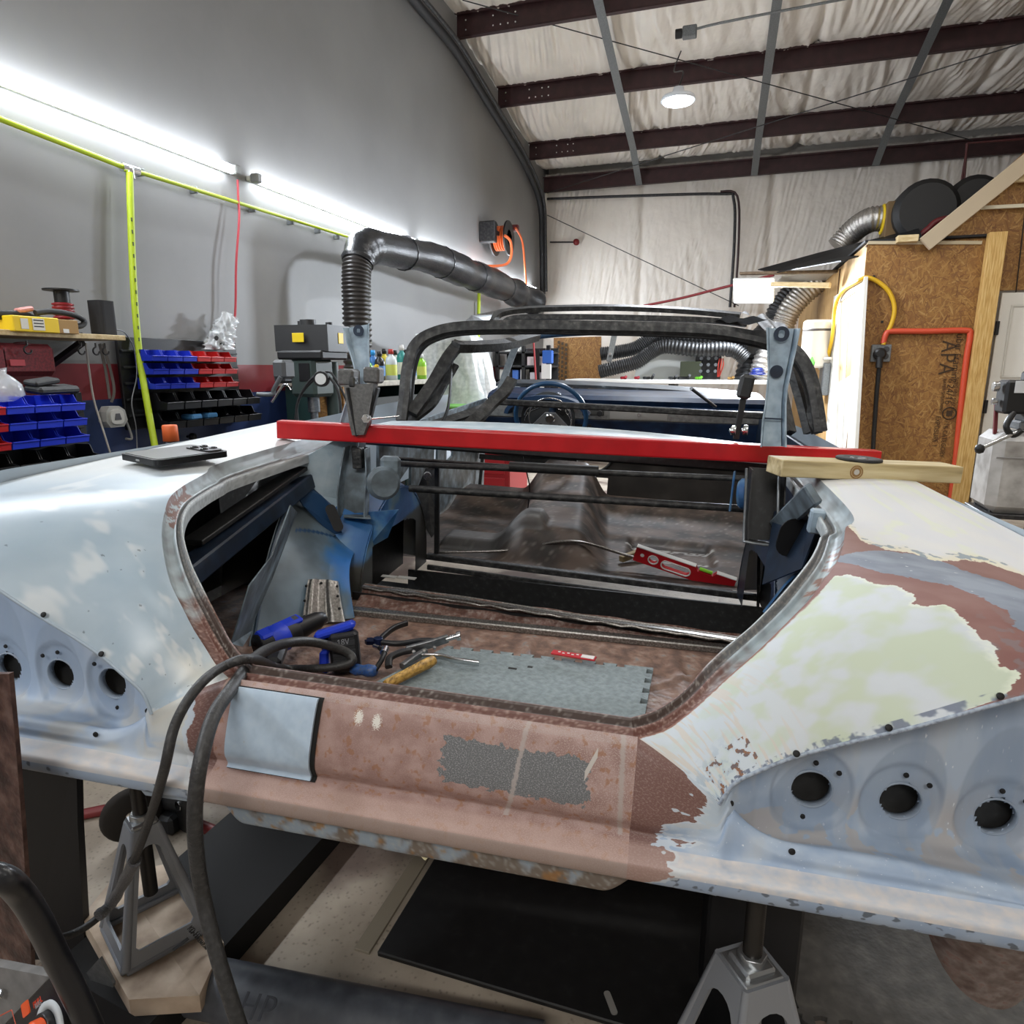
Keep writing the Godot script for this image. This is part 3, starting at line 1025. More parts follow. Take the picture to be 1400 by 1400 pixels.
func skin() -> void:
	var dirs = [-1.0, 1.0]
	for side in dirs:
		var right: bool = side > 0
		var s = S()
		grid(s, 150, 60, func(u, v): return mirror(deck(u, v), side), null, right)
		var dm = imgmat(deck_image(right), 0.55 if right else 0.36)
		if not right:
			dm.clearcoat_enabled = true
			dm.clearcoat = 0.25
			dm.clearcoat_roughness = 0.35
		var q = cpart("quarter_panel", s, dm, null, "right rear quarter with patches of pale green filler, white primer and bare brown metal" if right else "left rear quarter in smooth pale blue primer")
		# rolled lower edge along the wing
		s = S()
		var eg = []
		for i in 60: eg.append(mirror(cr(ET, 0.27 + 0.73 * i / 59.0) - V(0, 0.0015, 0), side))
		tube(s, eg, 0.0028, 6)
		part("wing_edge", s, mottled([[0.0, "4a505c"], [0.4, "8c97a6"], [1.0, "bcc6cf"]], 0.05, 0.2, 0.5) if right else plain("9dabb8", 0.4), q)
		# lamp panel with its three holes, the ridge below and the bumper shelf
		s = S()
		grid(s, 280, 180, func(u, v): return snapped_holes(lamp_panel_point(lerpf(.30, .97, u), v), side), in_hole, not right)
		var lp = cpart("lamp_panel", s, imgmat(lamp_image(right), 0.5), null, "bare grey blue lamp panel with three empty lamp holes")
		for hl in lamp_holes:
			var f = panel_f(hl[0]) + 0.006
			s = S()
			lathe(s, [P2(.0282, .0), P2(.0274, -.0018), P2(.0258, -.0014), P2(.0254, .004), P2(.0254, .011), P2(.0266, .011)], Transform3D(Basis(V(1, 0, 0), V(0, 0, -1), V(0, 1, 0)), K(hl[0] * side, hl[1], f - .003)), 32)
			part("hole_flange", s, plain("8f9cac", 0.45), lp)
			for o in [[.0, .041], [.030, .031], [-.006, -.041]]:
				screw_hole(lp, K((hl[0] + o[0]) * side, hl[1] + o[1], f - .0065), .0030)
		for e in [[.423, -.539, .8005], [.499, -.579, .7805]]: screw_hole(lp, K(e[0] * side, e[1], e[2] - .004), .0036)
		for e in [[.491, -.4535, .7925], [.590, -.405, .797], [.70, -.348, .7985]]: screw_hole(q, K(e[0] * side, e[1], e[2]), .0036, V(0, 0.5, 0.85))
	# the middle of the tail
	var s = S()
	grid(s, 150, 90, func(u, v):
		var a = tail_at(absf(lerpf(-.30, .30, u)), v)
		return K(lerpf(-.30, .30, u), a.y, a.x))
	cpart("tail_panel", s, imgmat(tail_image(), 0.6), null, "bare rust brown tail panel with weld lines and a grey sanded patch")
	s = S()
	sheet(s, 12, 30, func(u, v):
		var a = tail_at(0.0, lerpf(.055, .655, v))
		return K(lerpf(-.279, -.141, u), a.y, a.x) + V(0, .0005, .0018), V(0, 0.0003, .001))
	cpart("door_gap", s, plain("080808", 0.8))
	s = S()
	sheet(s, 12, 30, func(u, v):
		var a = tail_at(0.0, lerpf(.065, .645, v))
		return K(lerpf(-.277, -.147, u), a.y, a.x) + V(0, .002, .004), V(0, .0015, .004))
	cpart("filler_door", s, mottled([[0.0, "9fb1c4"], [0.6, "adbfd0"], [0.93, "b4c4d2"], [1.0, "8d8578"]], 0.02, 0.25, 0.4), null, "pale blue filler door on the left of the tail panel")
	# gutter round the boot opening with its upstanding lip
	var gsec = [[0.0, 0.0], [0.10, -0.010], [0.22, -0.013], [0.50, -0.014], [0.58, -0.004], [0.64, -0.003], [0.70, -0.010], [0.82, -0.010], [0.90, 0.004], [1.0, 0.003], [1.02, -0.02]]
	var n1 = noise(28.0, FastNoiseLite.TYPE_SIMPLEX_SMOOTH, 3, 31)
	var n2 = noise(160.0, FastNoiseLite.TYPE_SIMPLEX_SMOOTH, 2, 32)
	for k in 3:
		s = S()
		var gp = func(u, v):
			var t = clampf(u, 0, 1)
			var g: Vector3
			var l: Vector3
			if k == 2:
				g = K(lerpf(-.30, .30, u), -.478, .82)
				l = K(lerpf(-.29, .29, u), -.483, .872)
			else:
				g = mirror(cr(GT, t), -1.0 if k == 0 else 1.0)
				l = mirror(cr(LT, t), -1.0 if k == 0 else 1.0)
			var x = v * (gsec.size() - 1)
			var i = mini(int(x), gsec.size() - 2)
			var c: float = lerpf(gsec[i][0], gsec[i + 1][0], x - i)
			return g + (l - g) * c + V(0, lerpf(gsec[i][1], gsec[i + 1][1], x - i), 0)
		var gc = func(u, v, p):
			var b = n1.get_noise_3dv(p)
			var e = n2.get_noise_3dv(p)
			var col: Color = C("a9b6bc").lerp(C("8a9094"), clampf(b + 0.4, 0, 1))
			if v > 0.5 and v < 0.85: col = C("6e7174").lerp(C("8f8c88"), smoothstep(-.2, .5, e))
			if v > 0.84: col = C("bfc6c8").lerp(C("8f9698"), clampf(e + 0.2, 0, 1))
			var rear: float = 1.0 if k == 2 else smoothstep(.60, .74, u + b * 0.1)
			var brown: Color = C("6c4a42").lerp(C("a2897f"), smoothstep(-.1, .6, e))
			if v > 0.45 and v < 0.85: brown = C("4e403c").lerp(C("98928c"), smoothstep(0.1, .7, e))
			col = col.lerp(brown, rear)
			if k == 0 and (absf(u - .27) < .05 or absf(u - .36) < .045) and v < .5 and b + e * .5 > -.15: col = C("7b5c54")
			if k == 1 and u > .2 and u < .42 and v < .3 and b > -.1: col = C("8c6d64")
			return col
		colored_grid(s, 300 if k < 2 else 150, 40, gp, gc)
		cpart("boot_gutter", s, vcol(0.5), null, "worn channel and upstanding lip round the boot opening")
	# valance below the bumper shelf
	s = S()
	var vc = func(u, v, p):
		var b = n1.get_noise_3dv(p * 0.7)
		var e = n2.get_noise_3dv(p)
		var col: Color = C("8e9aa6").lerp(C("70655c"), smoothstep(-.25, .1, b + u * 0.5 - .3))
		col = col.lerp(C("a3a6a4"), smoothstep(.1, .5, e) * 0.6)
		return col.lerp(C("9a6a38"), smoothstep(.3, .5, n1.get_noise_3dv(p * 1.3 + V(3, 0, 0))) * 0.7)
	var vp = func(u, v):
		var x = lerpf(-.335, .348, u)
		var e = smoothstep(.27, .348, absf(x))
		var pr = [P2(.775, -.648), P2(.798, -.655), P2(.803, -.672), P2(.799, -.690), P2(.797, -.703), P2(.806, -.708), P2(.83, -.706)]
		var a: Vector2 = cr(pr, v)
		return K(x, lerpf(a.y, maxf(a.y, -.664), e), a.x + e * 0.02)
	colored_grid(s, 160, 30, vp, vc)
	cpart("valance", s, vcol(0.6, 0.2), null, "flaking rusty valance under the tail panel")
	# torn flange and drooping lower corner on the right
	s = S()
	plate(s, [K(.345, -.640, .768), K(.41, -.650, .772), K(.417, -.662, .776), K(.345, -.652, .772)], 0.003)
	plate(s, [K(-.417, -.643, .76), K(-.34, -.640, .76), K(-.34, -.655, .764), K(-.41, -.658, .764)], 0.003)
	cpart("flange", s, plain("93a0ae", 0.5))
	s = S()
	grid(s, 24, 20, func(u, v):
		var x = lerpf(.712, .89, u)
		var dpt = 0.20 * sqrt(maxf(0.0, 1 - pow(absf((u - 0.62) / (0.62 if u < .62 else 0.38)), 2.2)))
		return K(x, -.645 - dpt * v, .80 + .03 * sin(v * 2.2) + 0.12 * pow(absf(u - .6), 2) + .05 * v * v))
	cpart("quarter_extension", s, mottled([[0.0, "453734"], [0.4, "6f5f5c"], [0.7, "8d8684"], [1.0, "7b3a2c"]], 0.02, 0.25, 0.35, 0.4), null, "rusty rounded lower corner of the right quarter")
	# plain outer sides, forward to the doors
	for side in dirs:
		s = S()
		var pr = [P2(.99, -.262), P2(1.0, -.34), P2(.995, -.45), P2(.98, -.56), P2(.95, -.65)]
		grid(s, 50, 12, func(u, v):
			var f = lerpf(.93, 4.3, u)
			var a: Vector2 = cr(pr, v)
			var arch = Vector2(f - 2.05, -.72 + .72 * 0 - .0)
			var y = a.y + (0.03 * smoothstep(2.0, 3.5, f)) * (1 - v)
			return K((a.x - smoothstep(1.15, .93, f) * .03) * side, y, f), func(a, b):
				var m: Vector3 = (a + b) / 2
				return Vector2(-m.z - 2.05, m.y + .70).length() < .36, side < 0)
		cpart("body_side", s, plain("a9b5bf", 0.45))

func screw_hole(parent: Node3D, p: Vector3, r: float, d := Vector3(0, 0, 1)) -> void:
	var s = S()
	lathe(s, [P2(0, .0012), P2(r, .0012), P2(r * 1.12, .0008), P2(r * 1.2, -.001)], along(p, d), 12)
	part("screw_hole", s, M.hole, parent)

func car() -> void:
	M.hole = plain("0b0b0d", 0.7)
	M.body_blue = mottled([[0.0, "16365c"], [0.35, "245388"], [0.55, "3a6c9e"], [0.75, "5d7f99"], [1.0, "6b7478"]], 0.012, 0.6, 0.5, 0.0, 51)
	M.body_navy = mottled([[0.0, "0d1622"], [0.6, "15263b"], [1.0, "2a3c4e"]], 0.014, 0.5, 0.5, 0.0, 52)
	M.body_grey = mottled([[0.0, "3f4649"], [0.4, "59636a"], [0.7, "76858f"], [1.0, "8798a5"]], 0.013, 0.5, 0.5, 0.0, 53)
	M.pale_grey = mottled([[0.0, "6e7d89"], [0.5, "93a6b5"], [1.0, "b3c2cc"]], 0.014, 0.4, 0.45, 0.0, 54)
	M.grime = mottled([[0.0, "18191a"], [0.4, "2b2c2d"], [0.75, "454544"], [1.0, "6a6966"]], 0.016, 0.3, 0.5, 0.25, 55, 0.3)
	M.rust = mottled([[0.0, "54433c"], [0.35, "6d564c"], [0.6, "836759"], [0.85, "937e72"], [1.0, "7c8084"]], 0.014, 0.4, 0.65, 0.0, 56, 0.4)
	M.pan = mottled([[0.0, "211b18"], [0.4, "3b322d"], [0.7, "574a42"], [0.9, "77706a"], [1.0, "9a9894"]], 0.014, 0.6, 0.5, 0.2, 57, 0.4)
	M.bright_edge = mottled([[0.0, "5a5754"], [0.6, "8f8c88"], [1.0, "c2c0bc"]], 0.05, 0.2, 0.3, 0.8, 58)
	car_node = thing("car", "stripped vintage car body without boot lid or glass, tail towards the camera, half in primer", "car")
	car_node.transform = TC * Transform3D(Basis(), CB)
	skin()
	boot()
	cabin()
	roof_frame()

# a pressed channel of changing width, open towards "face": web plate and two flanges
func channel(s: SurfaceTool, pts: Array, w: Array, depth: float, face: Vector3, t := 0.004, flare := 1.25) -> void:
	var n = pts.size()
	var l = []
	var r = []
	for i in n:
		var d: Vector3 = (pts[mini(i + 1, n - 1)] - pts[maxi(i - 1, 0)]).normalized()
		var x = d.cross(face).normalized() * w[i] / 2
		var o = face.normalized() * depth
		l.append([pts[i] - x, pts[i] - x * flare + o])
		r.append([pts[i] + x, pts[i] + x * flare + o])
	sheet(s, n - 1, 1, func(u, v): return (l[roundi(u * (n - 1))][0] as Vector3).lerp(r[roundi(u * (n - 1))][0], v), face.normalized() * t)
	for q in [l, r]:
		var k: Vector3 = (l[0][0] - r[0][0]).normalized() * (t if q == l else -t)
		sheet(s, n - 1, 1, func(u, v): return (q[roundi(u * (n - 1))][0] as Vector3).lerp(q[roundi(u * (n - 1))][1], v), k)

func boot() -> void:
	# floor of the boot: pressed, rusty, with beads along it
	var s = S()
	grid(s, 200, 110, func(u, v):
		var x = lerpf(-.86, .86, u)
		var f = lerpf(.905, 1.72, v)
		var y = -.69
		for bx in [-.62, -.5, -.38, -.1, .06, .42]: y += .007 * smoothstep(.02, .008, absf(x - bx + (f - 1.2) * .06)) * smoothstep(.95, 1.0, f) * smoothstep(1.6, 1.55, f)
		for k in 4: y += .005 * smoothstep(.016, .006, absf((x - .24) * .8 + (f - 1.25) * (1 if k % 2 else -1) + (k - 1.5) * .14) ) * smoothstep(.12, .2, x)
		return K(x, y, f))
	cpart("boot_floor", s, M.rust, null, "rust brown pressed boot floor with raised beads")
	s = S()
	grid(s, 60, 8, func(u, v): return K(lerpf(-.9, .9, u), lerpf(-.50, -.69, v), lerpf(.885, .86, v) + .06 * pow(absf(u * 2 - 1), 3)))
	cpart("rear_inner_panel", s, M.dull_black)
	# steel bar and pan across the front of the boot floor
	s = S()
	beam(s, K(-.47, -.682, 1.602), K(.56, -.682, 1.648), .03, .018, V(0, 1, 0), .003)
	cpart("steel_bar", s, M.bright_edge, null, "bright square steel bar across the boot floor")
	s = S()
	grid(s, 60, 14, func(u, v):
		var a: Vector3 = K(-.475, -.682, 1.612).lerp(K(.575, -.682, 1.655), u)
		var b: Vector3 = K(-.475, -.658, 1.722).lerp(K(.59, -.658, 1.665), u)
		return a.lerp(b, v) + V(0, -.014 * sin(PI * v) + .012 * smoothstep(.85, 1., v) + .004 * sin(u * 40) * sin(v * 9), 0))
	cpart("cross_pan", s, mottled([[0.0, "4f3830"], [0.5, "6d4e44"], [0.75, "8d7c74"], [1.0, "b5aba4"]], 0.02, 0.25, 0.45, 0.2, 61, 0.5), null, "scaly brown pan with a weld seam")
	s = S()
	var pts = [V(-0.474,-0.655,-1.719), V(-0.159,-0.655,-1.704), V(0.111,-0.655,-1.671), V(0.359,-0.655,-1.656), V(0.593,-0.655,-1.634)]
	sweep(s, pts, [P2(.008, -.012), P2(.008, .012), P2(.004, .012), P2(.002, .004), P2(.002, -.004), P2(.004, -.012)], Vector3.UP)
	tube(s, pts.map(func(p): return p + V(0, .006, -.010)), .004, 6)
	var wl = []
	for i in 40: wl.append((pts[0] as Vector3).lerp(pts[4], i / 39.0) + V(0, .003 + .002 * sin(i * 2.3), .012 + .003 * sin(i * 1.7)))
	tube(s, wl, .0035, 5)
	cpart("cross_channel", s, M.bright_edge, null, "ground bright top of the cross channel")
	s = S()
	plate(s, [K(-.50, -.665, 1.70), K(.62, -.665, 1.66), K(.66, -.86, 1.67), K(-.52, -.86, 1.72)], .004)
	cpart("cross_channel", s, M.dull_black)
	# patch plate, weld marks on the right end, tie down bracket
	s = S()
	box(s, Transform3D(Basis.from_euler(V(0, .05, 0)), V(0.633,-0.675,-1.712)), V(.045, .03, .02), .006)
	cpart("red_lens", s, plain("a52a2e", 0.35))
	# wheel houses
	for side in [-1.0, 1.0]:
		var wn = noise(7.0, FastNoiseLite.TYPE_SIMPLEX_SMOOTH, 3, 71)
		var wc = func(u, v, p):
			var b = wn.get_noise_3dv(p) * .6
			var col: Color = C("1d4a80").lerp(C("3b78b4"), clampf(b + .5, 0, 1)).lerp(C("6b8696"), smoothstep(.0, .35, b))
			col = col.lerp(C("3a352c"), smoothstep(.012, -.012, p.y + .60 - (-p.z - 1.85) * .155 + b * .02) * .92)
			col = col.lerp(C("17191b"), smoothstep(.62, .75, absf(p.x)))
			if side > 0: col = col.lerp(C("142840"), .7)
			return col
		# drum: crown of the arch
		s = S()
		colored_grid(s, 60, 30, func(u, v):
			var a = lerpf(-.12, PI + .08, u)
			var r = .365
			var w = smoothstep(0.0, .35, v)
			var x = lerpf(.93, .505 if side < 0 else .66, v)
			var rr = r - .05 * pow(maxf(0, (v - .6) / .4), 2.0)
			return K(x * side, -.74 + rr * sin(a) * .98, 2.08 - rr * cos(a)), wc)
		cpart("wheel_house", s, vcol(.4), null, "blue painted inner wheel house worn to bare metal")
		# inner wall of the wheel house with a rectangular opening
		s = S()
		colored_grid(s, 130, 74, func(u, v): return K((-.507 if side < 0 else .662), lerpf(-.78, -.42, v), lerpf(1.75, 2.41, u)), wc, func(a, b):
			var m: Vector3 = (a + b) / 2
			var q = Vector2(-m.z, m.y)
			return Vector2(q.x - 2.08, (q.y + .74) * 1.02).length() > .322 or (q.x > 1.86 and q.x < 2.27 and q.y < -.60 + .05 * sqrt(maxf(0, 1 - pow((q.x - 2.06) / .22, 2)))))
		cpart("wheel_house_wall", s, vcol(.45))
		s = S()
		box(s, at(K((-.60 if side < 0 else .74), -.66, 2.08)), V(.01, .26, .6))
		cpart("wheel_house_wall", s, M.dull_black)
	# left: the wide sloping rear face of the wheel house, with its bead and patch plate
	var wn2 = noise(9.0, FastNoiseLite.TYPE_SIMPLEX_SMOOTH, 4, 73)
	var ca = V(-0.553,-0.318,-1.62)
	var cb = V(-0.369,-0.311,-1.8)
	s = S()
	var q00: Vector3 = V(-0.745,-0.368,-1.84)
	var q10: Vector3 = V(-0.565,-0.593,-1.93)
	var q01: Vector3 = V(-0.599,-0.69,-1.335)
	var q11: Vector3 = V(-0.455,-0.69,-1.609)
	var fan = func(u, v):
		var a: Vector3 = q00.lerp(q10, u)
		var b: Vector3 = q01.lerp(q11, u)
		var p = a.lerp(b, v)
		var bead = .006 * smoothstep(.035, .015, absf(v - .42 + u * .28)) * smoothstep(.2, .3, u) * smoothstep(.99, .9, u)
		return p + V(-.005, .05, .05) * sin(PI * v) * (0.4 + .6 * u) + V(0, .005, .012) * bead * 1.5 + V(0, .004, .01) * smoothstep(.02, .05, u) + V(.02, 0, .03) * smoothstep(.75, 1., u) * v
	colored_grid(s, 90, 70, fan, func(u, v, p):
		var b = wn2.get_noise_3dv(p * .7)
		var e = wn2.get_noise_3dv(p * 4.0)
		var col = C("4d5f6c").lerp(C("6b7f8d"), clampf(b * 1.5 + .5, 0, 1))
		col = col.lerp(C("2a6ab0"), smoothstep(.0, .5, b * .5 + (u - .60) * 1.5 - absf(v - .52) * .9 + e * .05 + .1))
		col = col.lerp(C("55493c"), smoothstep(.1, .5, e * .3 + smoothstep(.25, .0, Vector2(u - .68, (v - .88) * .8).length()) * 1.2 - .2))
		col = col.lerp(C("5c5f5c"), smoothstep(.5, .0, v + b * .3) * smoothstep(.75, .4, u) * .7)
		if absf(v - .42 + u * .28) < .012 and u > .25 and u < .95: col = C("1d4468")
		if u < .07 and u > .045: col = C("26415c")
		return col)
	cpart("wheel_house_rear", s, vcol(.42), null, "blue and grey sloping rear face of the left wheel house")
	s = S()
	sheet(s, 14, 12, func(u, v): return fan.call(lerpf(.52 + .05 * (1 - v), .93 - .03 * (1 - v), u), lerpf(.69, 1.02, v)) + V(0, .006, .016) + V(0, .004, .010) * smoothstep(.14, .06, absf(absf(u - .5) - .28)), V(0, .0015, .004))
	var pl = cpart("patch_plate", s, M.bright_edge, null, "ribbed grey patch plate spot welded at the foot of the wheel house")
	for e in [[.08, .15], [.06, .45], [.06, .75], [.93, .15], [.93, .4], [.94, .7], [.5, .85], [.28, .9], [.5, .1]]:
		screw_hole(pl, fan.call(lerpf(.53, .925, e[0]), lerpf(.69, 1.02, e[1])) + V(0, .010, .024), .003, V(0, .4, 1))
	# quarter void on the left: brace tube, inner skin, dark flap
	s = S()
	beam(s, V(-0.62,-0.462,-1.14), V(-0.729,-0.365,-1.98), .062, .045, V(0, .55, 1), .004)
	cpart("brace", s, M.body_navy, null, "blue grey brace running diagonally through the left quarter")
	s = S()
	beam(s, V(-0.671,-0.419,-1.25), V(-0.709,-0.337,-1.8), .05, .012, V(0, 1, .3), .002)
	cpart("brace", s, M.dull_black)
	s = S()
	var flap = [V(-0.576,-0.376,-1.5), V(-0.543,-0.464,-1.35), V(-0.506,-0.481,-1.2), V(-0.521,-0.593,-1.15), V(-0.529,-0.622,-1.2), V(-0.642,-0.685,-1.42), V(-0.614,-0.419,-1.6)]
	plate(s, flap, .003)
	cpart("inner_flap", s, M.body_grey)
	for side in [-1.0, 1.0]:
		s = S()
		grid(s, 16, 8, func(u, v): return K(lerpf(.955, .93, v) * side, lerpf(-.30, -.70, v), lerpf(.92, 1.75, u)))
		cpart("inner_skin", s, M.dull_black)
	# gussets between wheel house and gutter
	s = S()
	var g0 = [V(-0.737,-0.332,-1.78), V(-0.625,-0.255,-1.86), V(-0.553,-0.265,-1.92), V(-0.558,-0.461,-1.93), V(-0.604,-0.49,-1.87), V(-0.66,-0.424,-1.84)]
	plate(s, g0, .004)
	cpart("gusset", s, mottled([[0.0, "4f6f8c"], [0.3, "93a7b4"], [1.0, "bcc8ce"]], .008, .35, .45, 0., 65), null, "pale blue gusset between the left gutter and the wheel house")
	s = S()
	plate(s, [V(-0.737,-0.335,-1.77), V(-0.655,-0.422,-1.83), V(-0.585,-0.488,-1.85), V(-0.513,-0.595,-1.86), V(-0.6,-0.541,-1.8), V(-0.67,-0.432,-1.74), V(-0.705,-0.375,-1.74)], .004)
	cpart("gusset", s, plain("1d3f63", .45), null, "navy lower face of the left gusset with an oval slot")
	s = S()
	prism(s, rrect(.030, .085, .0145, 5), .004, along(V(-0.594,-0.475,-1.785), V(.52, -1, .1), V(.4, .5, 1)))
	cpart("gusset_slot", s, M.hole)
	s = S()
	plate(s, [V(-0.599,-0.48,-1.86), V(-0.43,-0.455,-1.88), V(-0.472,-0.552,-1.9), V(-0.528,-0.587,-1.86)], .004)
	cpart("gusset", s, M.body_blue)
	s = S()
	plate(s, [V(0.653,-0.37,-1.9), V(0.705,-0.281,-1.75), V(0.696,-0.341,-1.62), V(0.67,-0.441,-1.6), V(0.618,-0.536,-1.75)], -.004)
	var gr = cpart("gusset", s, M.body_navy, null, "navy gusset with an oval slot on the right of the boot")
	s = S()
	prism(s, rrect(.085, .10, .035, 5), .003, along(V(0.663,-0.391,-1.7), V(.1, 1, .1), V(.3, 0, 1)))
	part("slot", s, M.hole, gr)
	s = S()
	beam(s, V(0.662,-0.414,-1.9), V(0.655,-0.253,-1.55), .02, .05, V(-.4, .8, .3), .004)
	cpart("gusset_flange", s, M.body_grey)
	s = S()
	plate(s, [V(0.671,-0.567,-1.8), V(0.698,-0.465,-1.7), V(0.638,-0.484,-1.6), V(0.598,-0.559,-1.6)], -.005)
	cpart("gusset", s, M.body_blue)
	s = S()
	box(s, along(V(0.662,-0.308,-1.52), V(0, 1, .2)), V(.022, .055, .03), .004)
	cpart("bump_stop_bracket", s, M.pale_grey)
	# boot lid hinge arms standing up through the clamps
	s = S()
	channel(s, [V(-0.602,0.083,-1.98), V(-0.591,0.031,-1.97), V(-0.573,-0.029,-1.95), V(-0.568,-0.064,-1.94), V(-0.571,-0.088,-1.93), V(-0.588,-0.165,-1.92), V(-0.598,-0.221,-1.91), V(-0.597,-0.28,-1.9)], [.062, .05, .034, .028, .028, .04, .045, .05], .02, V(.05, 0, 1))
	var hl = cpart("hinge_arm", s, M.pale_grey, null, "pale blue left boot lid hinge arm, upright behind the clamp")
	s = S()
	prism(s, disc(.017, 20), .002, at(V(-0.593,0.069,-1.965) + V(0, 0, .004)), [rrect(.011, .011, .002, 2)])
	part("hole_ring", s, M.body_navy, hl)
	s = S()
	channel(s, [V(0.616,0.121,-1.96), V(0.617,0.065,-1.95), V(0.617,0.013,-1.94), V(0.615,-0.035,-1.93), V(0.615,-0.078,-1.92), V(0.615,-0.122,-1.91), V(0.62,-0.19,-1.9)], [.064, .054, .043, .038, .038, .044, .048], .022, V(.05, 0, 1))
	var hr = cpart("hinge_arm", s, M.pale_grey, null, "pale blue right boot lid hinge arm, taller and nearer the wood block")
	s = S()
	prism(s, disc(.02, 20), .002, at(V(0.615,0.105,-1.945) + V(0, 0, .005)), [rrect(.016, .02, .006, 3)])
	part("hole_ring", s, M.body_navy, hr)
	s = S()
	prism(s, disc(.017, 20), .002, at(V(0.612,0.007,-1.93) + V(0, 0, .005)))
	part("hole_ring", s, M.body_navy, hr)
	s = S()
	box(s, at(V(0.615,-0.116,-1.9) + V(0, 0, .006)), V(.045, .004, .004))
	part("weld_seam", s, M.body_navy, hr)
	# lower hinge boxes
	s = S()
	channel(s, [V(-0.563,-0.273,-1.9), V(-0.564,-0.339,-1.89), V(-0.567,-0.406,-1.88), V(-0.563,-0.481,-1.87)], [.055, .07, .075, .072], .05, V(.1, 0, 1), .004, 1.06)
	plate(s, [V(-0.604,-0.48,-1.87), V(-0.52,-0.477,-1.87), V(-0.494,-0.473,-1.82), V(-0.581,-0.477,-1.82)], .004)
	cpart("hinge_box", s, M.body_grey, null, "open blue grey hinge box under the left end of the red bar")
	s = S()
	cyl(s, V(-0.476,-0.372,-1.86), V(.55, .1, .8), .05, .035, 24, .01)
	box(s, along(V(-0.457,-0.329,-1.88), V(0, 1, 0), V(.4, 0, 1)), V(.06, .07, .05), .01)
	cpart("hinge_cup", s, M.body_grey, null, "rounded pressed cup beside the left hinge box")
	s = S()
	channel(s, [V(0.62,-0.259,-1.96), V(0.62,-0.318,-1.94), V(0.621,-0.387,-1.92), V(0.626,-0.451,-1.9)], [.075, .078, .08, .082], .06, V(.05, 0, 1), .004, 1.1)
	plate(s, [V(0.585,-0.451,-1.9), V(0.664,-0.456,-1.9), V(0.656,-0.449,-1.84), V(0.574,-0.445,-1.84)], .004)
	cpart("hinge_box", s, M.dull_black, null, "long dark hinge box under the right end of the red bar")
	s = S()
	tube(s, bend([V(0.56,-0.252,-1.88), V(0.567,-0.35,-1.87), V(0.571,-0.438,-1.85), V(0.578,-0.447,-1.84), V(0.648,-0.45,-1.84), V(0.658,-0.435,-1.85), V(0.651,-0.343,-1.87), V(0.649,-0.268,-1.9)], 3), .004, 6)
	cpart("hinge_box_edge", s, M.galv)
	s = S()
	cyl(s, V(0.566,-0.344,-2), V(.9, .1, .3), .045, .03, 22, .008)
	box(s, along(V(0.55,-0.342,-2.02), V(0, 1, 0), V(1, 0, .2)), V(.02, .12, .006), .002)
	cpart("hinge_cup", s, M.body_blue, null, "blue grey cup and bracket beside the right hinge box")
	# torsion rods across the opening
	for q in [[V(-0.488,-0.335,-2), V(0.655,-0.304,-2.05), .009], [V(-0.474,-0.432,-2.1), V(0.735,-0.413,-2.15), .012], [V(-0.484,-0.321,-2.02), V(-0.026,-0.323,-2.06), .006]]:
		s = S()
		tube(s, [q[0], q[1]], q[2], 10)
		cpart("torsion_rod", s, M.grime)
	s = S()
	tube(s, [V(-0.116,-0.316,-2), V(0.156,-0.309,-2)], .016, 10)
	cpart("rod_sleeve", s, M.dull_black)
	# upper deck panel between boot and rear window
	s = S()
	sheet(s, 40, 10, func(u, v): return K(lerpf(-.74, .74, u), -.262 + .026 * (1 - pow(2 * u - 1, 2)) * (0.3 + .7 * v) , lerpf(2.16, 2.62, v)), V(0, -.012, 0))
	cpart("upper_deck_panel", s, mottled([[0.0, "9fb0ba"], [0.6, "b4c0c6"], [1.0, "cdd3d4"]], .01, .5, .4), null, "pale upper deck panel behind the red bar")
	s = S()
	beam(s, K(-.72, -.275, 2.18), K(.72, -.275, 2.18), .02, .055, V(0, 1, 0), .004)
	beam(s, K(-.72, -.30, 2.3), K(.72, -.30, 2.3), .12, .03, V(0, 1, 0), .004)
	cpart("deck_crossmember", s, M.dull_black)

